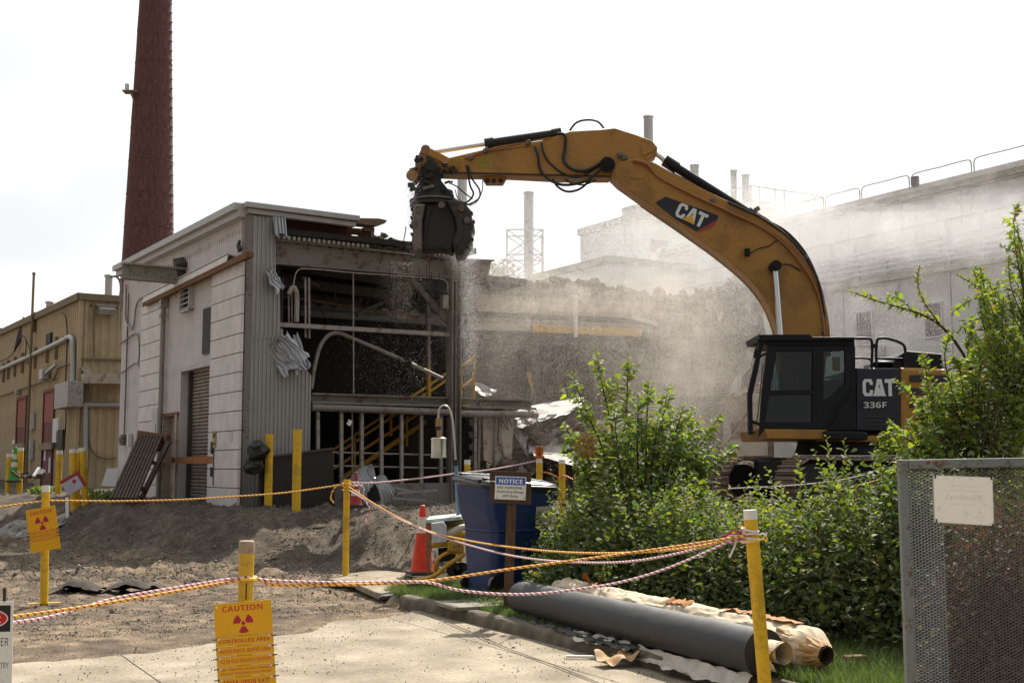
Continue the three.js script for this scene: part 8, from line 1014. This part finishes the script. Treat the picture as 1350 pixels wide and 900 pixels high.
{ // dry brown growth behind the gate, a wet pale patch far left
  const r = rng(33), c = V(X(1300, 8.3), 0, -8.3), s = thing('dry_shrub', 'dry rust-brown shrub massed behind the mesh gate', 'shrub', V(c.x, level(c.x, c.z), c.z)), L = new Leaves(), st = [];
  for (let i = 0; i < 7000; i++) { const a = r() * 6.28, e = Math.acos(1 - r()), k = Math.pow(r(), 0.5) * (1 + 0.25 * n3(Math.cos(a) * 2, e * 2, Math.sin(a) * 2)), q = 0.55 + 0.6 * r(); L.add(V(0.52 * k * Math.sin(e) * Math.cos(a), 0.05 + 1.18 * k * Math.cos(e) * (r() < 0.35 ? r() : 1), 0.3 * k * Math.sin(e) * Math.sin(a)), V(r() - 0.5, r() - 0.6, r() - 0.5), 0.04 + 0.04 * r(), 0.9, r() * 2 - 1, r() < 0.05 ? [0.2, 0.2, 0.05] : [0.085 * q, 0.042 * q, 0.022 * q]); }
  for (let i = 0; i < 14; i++) { const a = r() * 6.28; st.push(...taper([V(0, 0, 0), V(0.2 * Math.cos(a), 0.5, 0.12 * Math.sin(a)), V(0.45 * Math.cos(a), 0.8 + 0.35 * r(), 0.25 * Math.sin(a))], 0.01, 0.003, 5)); }
  part(s, 'foliage', L.geo(), LEAF, { kind: 'stuff' }); part(s, 'branches', st, BARK, { kind: 'stuff' });
  const pos = [], at = (i, j) => { const a = i / 36 * 2 * Math.PI, k = (j / 14) * (1 + 0.25 * n2(Math.cos(a) * 1.5, Math.sin(a) * 1.5)), x = X(5, 26.6) + 1.5 * k * Math.cos(a), z = -26.6 + 1.0 * k * Math.sin(a); return V(x, level(x, z) + 0.02 - 0.03 * sstep(0.9, 1, j / 14), z); }; for (let i = 0; i < 36; i++) for (let j = 0; j < 14; j++) { const a = at(i, j), b = at(i + 1, j), c2 = at(i + 1, j + 1), d = at(i, j + 1); for (const v of [a, c2, b, a, d, c2]) pos.push(v.x, v.y, v.z); } const pg0 = new THREE.BufferGeometry(); pg0.setAttribute('position', new THREE.Float32BufferAttribute(pos, 3)); const pg = fin(pg0); struct('wet_ground', pg, M('wet pale ground', [0.4, 0.38, 0.35], 0.35, { tex: 'soil', rep: 0.5, bump: 'soilBump', bumpRep: 0.8, bumpScale: 0.02 }));
}
{ // leaning steel rack, dark panel, bag, crushed sheet
  const F = (x, y, z = 0) => WB.F(x, y, z), dk = M('weathered rack steel', [0.1, 0.08, 0.066], 0.8, { tex: 'rust', rep: 0.9 }), bn = M('rusty rack timber', [0.17, 0.085, 0.045], 0.9, { tex: 'rust', rep: 1 });
  const rk = thing('slatted_rack', 'dark slatted rack leaning against the white side wall', 'rack', WB.o, TURN); const K = (x, y, k) => WB.L(x, y, k);
  for (let i = 0; i < 8; i++) { const t = i / 7, a = K(lerp(146, 178, t), 658, -1.75 + t * 0.15), b = K(lerp(184, 212, t), lerp(573, 576, t), -0.6 + t * 0.1); part(rk, 'slat', bar(a, b, 0.05, 0.07), dk); }
  part(rk, 'end_rail', bar(K(183, 572, -0.6), K(222, 578, -0.4), 0.1, 0.16), bn); part(rk, 'end_block', [poly([V(0, 0), V(0.3, 0), V(0.22, -0.28), V(0.02, -0.22)], 0, 0.25).applyMatrix4(mat4(K(211, 578, -0.5), [0, 1.2, 0]))], bn); part(rk, 'strut', bar(K(222, 582, -0.4), K(186, 657, -1.2), 0.1, 0.07), dk); part(rk, 'cross_piece', bar(K(196, 608, -0.9), K(208, 612, -0.7), 0.09, 0.08), bn); part(rk, 'cross_piece', bar(K(182, 642, -1.3), K(192, 646, -1.1), 0.09, 0.08), bn); part(rk, 'cross_piece', bar(K(172, 600, -0.95), K(200, 606, -0.85), 0.08, 0.1), bn);
  const pd = thing('dark_panel', 'large dark sheet leaning in front of the ribbed cladding', 'panel', WB.o, TURN); const z = 0.55; part(pd, 'sheet', poly([F(340, 604, z), F(438, 591, z), F(441, 672, z), F(343, 674, z)], z, 0.04), M('dark brown sheet', [0.022, 0.018, 0.016], 0.7, { tex: 'rust', rep: 0.5 })); part(pd, 'edge_strip', [bar(F(340, 604, z + 0.03), F(438, 591, z + 0.03), 0.04, 0.04)], MW.darkSteel);
  const bg = thing('black_bag', 'black plastic bag hung on the corner beside the yellow bollards', 'bag', V(0, 0, 0)); const c = P(338, 594, 24.4); bg.position.copy(c); { const a = lump(0.24, 5, [0.9, 0.75, 0.7], 3, 0.35), b = lump(0.2, 9, [0.9, 0.7, 0.7], 3, 0.35); b.translate(-0.05, -0.3, 0); part(bg, 'sack', [toCreasedNormals(a, 0.3)], MW.cable); part(bg, 'sack', [toCreasedNormals(b, 0.3)], MW.cable); }
  const cr = thing('crushed_sheet', 'bent ribbed grey sheet heaped before the studs behind the knotted post', 'wreckage', WB.o, TURN);
  const sh = (A, B, C, D, n) => { const pos = [], at = (i, j) => { const v = j / n, u = i / 8, p = A.clone().lerp(B, v).lerp(D.clone().lerp(C, v), u); p.z += (j % 2 ? 0.06 : 0) + 0.12 * Math.sin(u * 3); p.y += 0.06 * Math.sin(u * 4 + j * 0.3); return p; }; for (let i = 0; i < 8; i++) for (let j = 0; j < n; j++) { const a = at(i, j), b = at(i + 1, j), c2 = at(i + 1, j + 1), d = at(i, j + 1); for (const v of [a, b, c2, a, c2, d]) pos.push(v.x, v.y, v.z); } const g = new THREE.BufferGeometry(); g.setAttribute('position', new THREE.Float32BufferAttribute(pos, 3)); return fin(g); };
  const gm = M('dented grey sheet', [0.33, 0.34, 0.36], 0.42, { metal: 0.5, tex: 'grime', rep: 0.8 }); part(cr, 'sheet', sh(F(459, 632, 0.9), F(484, 612, 0.6), F(496, 636, 1.0), F(470, 660, 1.3), 12), gm); part(cr, 'sheet', sh(F(488, 634, 0.9), F(506, 628, 0.8), F(521, 652, 1.1), F(502, 662, 1.3), 9), gm); part(cr, 'sheet', sh(F(480, 616, 0.6), F(489, 614, 0.5), F(494, 636, 0.9), F(486, 640, 0.9), 4), gm); part(cr, 'dark_fold', [poly([F(486, 622, 0.7), F(500, 630, 0.7), F(504, 660, 0.7), F(488, 664, 0.7)], 0.6, 0.05)], MW.cable);
  for (const [a, b] of [[[522, 650], [575, 646]], [[516, 656], [560, 660]], [[505, 640], [560, 652]]]) part(cr, 'bent_channel', bar(F(...a, 0.9), F(...b, 0.8), 0.09, 0.05), gm);
  const bd = thing('leaning_board', 'white board leaning at the corner between tan and white buildings', 'board', V(0, 0, 0)); { const a = P(139, 640, 31), e = P(154, 617, 31); bd.position.copy(P(146, 630, 31)); part(bd, 'board', poly([P(140, 617, 31), P(156, 617, 31), P(153, 642, 31), P(134, 641, 31)].map((v) => v.sub(bd.position)), 0, 0.05), MB2.paper); bd.rotation.x = -0.25; }
  const jk = thing('scrap_heap', 'small heap of pipes and scrap before the right red door', 'scrap', P(38, 628, 33.5)); const r = rng(14); for (let i = 0; i < 9; i++) part(jk, 'scrap_piece', bar(V((r() - 0.5) * 0.8, r() * 0.25 - 0.1, (r() - 0.5) * 0.6), V((r() - 0.5) * 1.2, r() * 0.3 - 0.05, (r() - 0.5) * 0.8), 0.06 + 0.06 * r(), 0.06), i % 3 ? dk : MB2.galv);
}
{ // flat things on the ground
  const conc = M('old concrete slab', [0.42, 0.37, 0.3], 0.92, { tex: 'concrete', rep: 0.6, bump: 'soilBump', bumpRep: 1.5, bumpScale: 0.01 });
  const slab = (label, pts, th, seed, name = 'concrete_slab', m = conc) => { const c = P(pts[0][0], pts[0][1], pts[0][2]); const sh = pts.map(([x, y, d]) => P(x, y, d)), y = sh.reduce((a, v) => a + v.y, 0) / sh.length, o = V(sh[0].x, y - th, sh[0].z), s = new THREE.Shape(sh.map((v) => new THREE.Vector2(v.x - o.x, -(v.z - o.z)))); const g = new THREE.ExtrudeGeometry(s, { depth: th, bevelEnabled: true, bevelSize: 0.008, bevelThickness: 0.008, bevelSegments: 1 }).rotateX(-Math.PI / 2); const b = solo(name, label, 'slab', fin(g), m); b.position.copy(o); return b; };
  const D = (px, py, Y) => [px, py, (1.6 - Y) * FOC / (py - 617) * 1.0];
  slab('pale concrete slab before the orange cone', [D(500, 783, 0.07), D(552, 775, 0.07), D(575, 762, 0.07), D(545, 757, 0.07), D(500, 764, 0.07), D(470, 770, 0.07)], 0.06, 1); slab('lower concrete slab reaching past the knotted post', [D(430, 763, 0.05), D(470, 770, 0.05), D(500, 764, 0.05), D(545, 757, 0.05), D(500, 752, 0.05), D(455, 757, 0.05)], 0.04, 2);
  slab('long pale board lying at the left edge', [D(-40, 733, 0.07), D(56, 731, 0.07), D(56, 724, 0.07), D(-40, 726, 0.07)], 0.05, 4, 'ground_board', M('pale board', [0.45, 0.37, 0.27], 0.9, { tex: 'wood', rep: 0.6 })); slab('thin dark board farther off at the left edge', [D(-40, 720, 0.05), D(22, 719, 0.05), D(22, 716.5, 0.05), D(-40, 717, 0.05)], 0.03, 4, 'ground_board', M('dark board', [0.1, 0.08, 0.06], 0.9));
  const ply = slab('dark flat strip before the concrete slab', [D(500, 787, 0.05), D(560, 780, 0.05), D(568, 776, 0.05), D(505, 782, 0.05)], 0.03, 3, 'steel_strip', M('dark strip', [0.07, 0.075, 0.08], 0.6));
  const mat = (label, pts, seed) => { const n = 40, c = P(pts[0][0], pts[0][1], D(...pts[0], 0.03)[2]), e = P(pts[1][0], pts[1][1], D(...pts[1], 0.03)[2]), o = c.clone(), pos = [], at = (i, j) => { const t = i / n, u = j / 12, p = V(0, 0, 0).lerp(e.clone().sub(c), t); p.z -= (u - 0.2) * 0.9; p.y = 0.02 + 0.21 * Math.sin(Math.PI * Math.min(1, u * 1.3 + 0.15)) * (0.25 + 0.75 * Math.pow(Math.sin(Math.PI * (0.1 + 0.8 * t)), 2)) * (1 - 0.8 * u) + 0.02 * n2(t * 2.5 + seed, u); return p; }; for (let i = 0; i < n; i++) for (let j = 0; j < 12; j++) { const a = at(i, j), b = at(i + 1, j), c2 = at(i + 1, j + 1), d = at(i, j + 1); for (const v of [a, b, c2, a, c2, d]) pos.push(v.x, v.y, v.z); } const g = new THREE.BufferGeometry(); g.setAttribute('position', new THREE.Float32BufferAttribute(pos, 3)); const m = solo('buckled_mat', label, 'mat', toCreasedNormals(fin(g), 0.8), M('dusty dark mat', [0.09, 0.078, 0.066], 0.95, { tex: 'soil', rep: 0.9 }), 'buckled mats on the dirt'); m.position.set(o.x, level(o.x, o.z), o.z); };
  mat('buckled dark mat on the dirt, left one beside the small caution post', [[70, 776], [134, 778]], 1); mat('buckled dark mat on the dirt, right one under the gravel pile', [[138, 777], [200, 774]], 4);
  const r = rng(90); for (let i = 0; i < 7; i++) { const px = 352 + i * 9 + 14 * r(), py = 716 - i * 5.2, t = P(px, py, 20.6 + i * 0.28), w = solo('wood_lath', ['lowest of the pale wood laths on the sunlit pile', 'second lowest of the pale wood laths on the sunlit pile', 'third lowest of the pale wood laths on the sunlit pile', 'middle one of the pale wood laths on the sunlit pile', 'third highest of the pale wood laths on the sunlit pile', 'second highest of the pale wood laths on the sunlit pile', 'highest of the pale wood laths on the sunlit pile'][i], 'lath', box(0, 0, 0, 0.32 + 0.2 * r(), 0.015, 0.035, [0, 0.15 + 0.2 * r(), 0.05], 0.002), M('pale lath', [0.44, 0.34, 0.22], 0.9, { tex: 'wood', rep: 2 }), 'wood laths on the pile'); w.position.set(t.x, level(t.x, t.z) + 0.035, t.z); }
}

// ================= DUST AND WATER MIST: air full of fine flakes that the sun lights =================
// The flakes fill small cubes of air; each cube holds as many as the dust is dense there, so the clouds keep their depth from every side.
{
  const mk = (n, c) => M(n, c, 1, { tex: null, transmission: 0.5 });
  const FINE = mk('fine dust', [1, 1, 1]), PALE = mk('pale grit', [0.92, 0.88, 0.84]), TANM = mk('tan grit', [0.86, 0.78, 0.7]), WHITE = mk('water drops', [0.96, 0.96, 0.97]);
  const TAN = [0.96, 0.9, 0.84], WH = [0.96, 0.96, 0.97];
  function flakes(n, seed, size, where) {
    const r = rng(seed), pos = new Float32Array(n * 9), nor = new Float32Array(n * 9); let k = 0; const a = V(), b = V(), c = V(), e = V(), f = V();
    for (let i = 0; i < n * 6 && k < n; i++) {
      const p = where(r); if (!p) continue; const s = size * (0.5 + r() * r() * 1.3);
      for (const v of [a, b, c]) v.set(r() - 0.5, r() - 0.5, r() - 0.5).normalize().multiplyScalar(s);
      e.subVectors(b, a); f.subVectors(c, a); e.cross(f); if (e.lengthSq() < s * s * s * s * 0.3) continue; e.normalize();
      let o = k * 9; for (const v of [a, b, c]) { pos[o] = v.x + p.x; pos[o + 1] = v.y + p.y; pos[o + 2] = v.z + p.z; nor[o] = e.x; nor[o + 1] = e.y; nor[o + 2] = e.z; o += 3; } k++;
    }
    const g = new THREE.BufferGeometry(); g.setAttribute('position', new THREE.BufferAttribute(pos.slice(0, k * 9), 3)); g.setAttribute('normal', new THREE.BufferAttribute(nor.slice(0, k * 9), 3)); return g;
  }
  const grit = (name, n, seed, size, m, where) => { const o = part(scene, name, flakes(n, seed, size, where), m); o.userData.kind = 'stuff'; };
  const LEV = [40, 100, 250, 600, 1400, 3200], AREA = 0.65e-4, blocks = LEV.map((n, i) => flakes(n, 300 + i, 0.01, (r) => V(r() - 0.5, r() - 0.5, r() - 0.5).multiplyScalar(0.97)));
  const turns = []; { const h = Math.PI / 2; for (let a = 0; a < 4; a++) for (let b = 0; b < 4; b++) for (const c of [0, 1]) turns.push(new THREE.Quaternion().setFromEuler(new THREE.Euler(a * h, b * h, c * h))); }
  const seen = (p) => { const x = p.x, y = (p.y - EYE.y) * CP + p.z * SP, z = p.z * CP - (p.y - EYE.y) * SP; return [675 + FOC * x / -z, 450 - FOC * y / -z, -p.z]; };
  // fill the box of air between two corners; thick(px, py, d, p) is the extinction per metre
  function air(name, seed, cell, tint, [x0, y0, z0], [x1, y1, z1], thick) {
    const r = rng(seed), lists = LEV.map(() => []);
    for (let z = z0; z < z1; z += cell) { const ox = r() * cell, oy = r() * cell; for (let x = x0 - ox; x < x1; x += cell) for (let y = y0 - oy; y < y1; y += cell) { const p = V(x, y, z), [px, py, d] = seen(p), s = thick(px, py, d, p); const want = s * cell / AREA; if (want < 4) continue; let k = 0; while (k < LEV.length - 1 && LEV[k + 1] <= want) k++; if (k < LEV.length - 1 && want > LEV[k]) { if (r() < (want - LEV[k]) / (LEV[k + 1] - LEV[k])) k++; } else if (want < LEV[0] && r() > want / LEV[0]) continue; lists[k].push(new THREE.Matrix4().compose(p, turns[Math.floor(r() * turns.length)], V(cell, cell, cell))); } }
    lists.forEach((l, k) => { if (!l.length) return; const im = new THREE.InstancedMesh(blocks[k], FINE, l.length); l.forEach((m, i) => { im.setMatrixAt(i, m); im.setColorAt(i, new THREE.Color().setRGB(...tint)); }); im.name = numbered(name); im.castShadow = im.receiveShadow = true; im.userData.kind = 'stuff'; scene.add(im); });
  }
  const wisp = (p, f = 0.35, lo = -0.35, hi = 0.45) => sstep(lo, hi, fbm3(p.x * f, p.y * f, p.z * f, 3));
  const G = (px, py, cx, cy, wx, wy) => Math.exp(-(((px - cx) / wx) ** 2) - (((py - cy) / wy) ** 2));
  // brown dust before the broken wall
  air('dust', 1, 0.3, TAN, [-3, 0.8, -33], [7.5, 7.2, -26.6], (px, py, d, p) => { const e = sstep(570, 690, px) * sstep(1040, 930, px) * sstep(645, 540, py) * sstep(335, 395, py + 14 * n2(px * 0.02, 1)) * (1 - 0.5 * sstep(640, 690, px) * sstep(860, 790, px) * sstep(430, 470, py)); const f = 0.42 * e + 0.85 * G(px, py, 905, 455, 70, 115) + 0.6 * G(px, py, 775, 392, 140, 34) + 0.4 * G(px, py, 655, 405, 55, 90); return 0.29 * f * (0.16 + 1.1 * wisp(p, 0.5)); });
  // mist drifting farther back, and the water jet blowing in from the right
  air('water_mist', 2, 0.6, WH, [-2, 4.5, -42], [15, 12.5, -35], (px, py, d, p) => 0.2 * G(px, py, 885, 345, 170, 56) * (0.35 + 0.85 * wisp(p, 0.25)));
  air('water_mist', 3, 1.0, WH, [-4, 6, -57.5], [17, 18, -44], (px, py, d, p) => 0.1 * sstep(590, 670, px) * sstep(1180, 1080, px) * sstep(190, 300, py) * (0.5 + 0.6 * wisp(p, 0.14)));
  air('water_mist', 4, 0.45, WH, [4, 3.5, -35.6], [16.5, 12, -30.6], (px, py, d, p) => { const t = (1400 - px) / 500, w = 15 + 34 * t + 7 * Math.sin(px * 0.02), yc = lerp(296, 322, t); return (0.7 * Math.exp(-(((py - yc) / w) ** 2)) + 0.17 * Math.exp(-(((py - yc - 4) / (w * 2.3)) ** 2))) * (0.2 + 1.05 * wisp(p, 0.5)) * sstep(900, 1000, px); });
  air('water_mist', 5, 0.75, WH, [6, 2, -38.5], [17.5, 13, -35.7], (px, py, d, p) => (0.2 * sstep(235, 300, py) * sstep(360, 320, py) + 0.15 * sstep(350, 400, py) * sstep(600, 500, py)) * sstep(980, 1080, px) * (0.4 + 0.7 * wisp(p, 0.25)));
  // spray at the grapple's bite
  air('water_mist', 6, 0.16, WH, [-2, 5.4, -26.3], [0.1, 8.6, -25.3], (px, py, d, p) => 1.7 * G(px, py, 611, 322, 15, 26) * (0.3 + 0.9 * wisp(p, 1.5)) + 0.25 * G(px, py, 548, 300, 9, 40) * wisp(p, 1.2));
  air('dust', 7, 0.3, TAN, [-3.2, 3.5, -27.4], [0.6, 6.4, -26.4], (px, py, d, p) => 0.2 * (G(px, py, 525, 365, 26, 36) + 0.6 * G(px, py, 625, 420, 22, 80)) * (0.3 + 0.9 * wisp(p, 1)));
  // coarser grit and drops, far fewer
  const g1 = (r) => (r() + r() + r() - 1.5) / 1.5;
  grit('dust_grit', 26000, 113, 0.0085, PALE, (r) => { const px = 600 + 420 * r(), py = 360 + 260 * r(); return r() < sstep(600, 680, px) * sstep(1020, 940, px) * sstep(630, 540, py) ? P(px, py, 26.8 + 5 * r()) : null; });
  grit('water_drops', 9000, 108, 0.0085, WHITE, (r) => P(607 + 24 * g1(r), 320 + 40 * g1(r), 25.2 + 1.2 * r())); grit('dust_grit', 6000, 109, 0.0085, PALE, (r) => P(545 + 16 * g1(r), 268 + 75 * g1(r), 25 + 0.9 * r()));
  grit('dust_grit', 3000, 110, 0.010, TANM, (r) => P(528 + 32 * g1(r), 345 + 75 * r(), 26.2 + 0.8 * r())); grit('water_drops', 11000, 111, 0.0085, WHITE, (r) => P(618 + 22 * g1(r), 420 + 140 * g1(r), 26.2 + 1.5 * r())); grit('dust_grit', 5000, 112, 0.0085, PALE, (r) => P(520 + 110 * g1(r), 470 + 120 * g1(r), 26.3 + 1 * r()));
  grit('water_drops', 14000, 115, 0.009, WHITE, (r) => P(1010 + 390 * r(), 330 + 180 * r(), 30 + 6 * r()));
}

renderer.render(scene, camera);
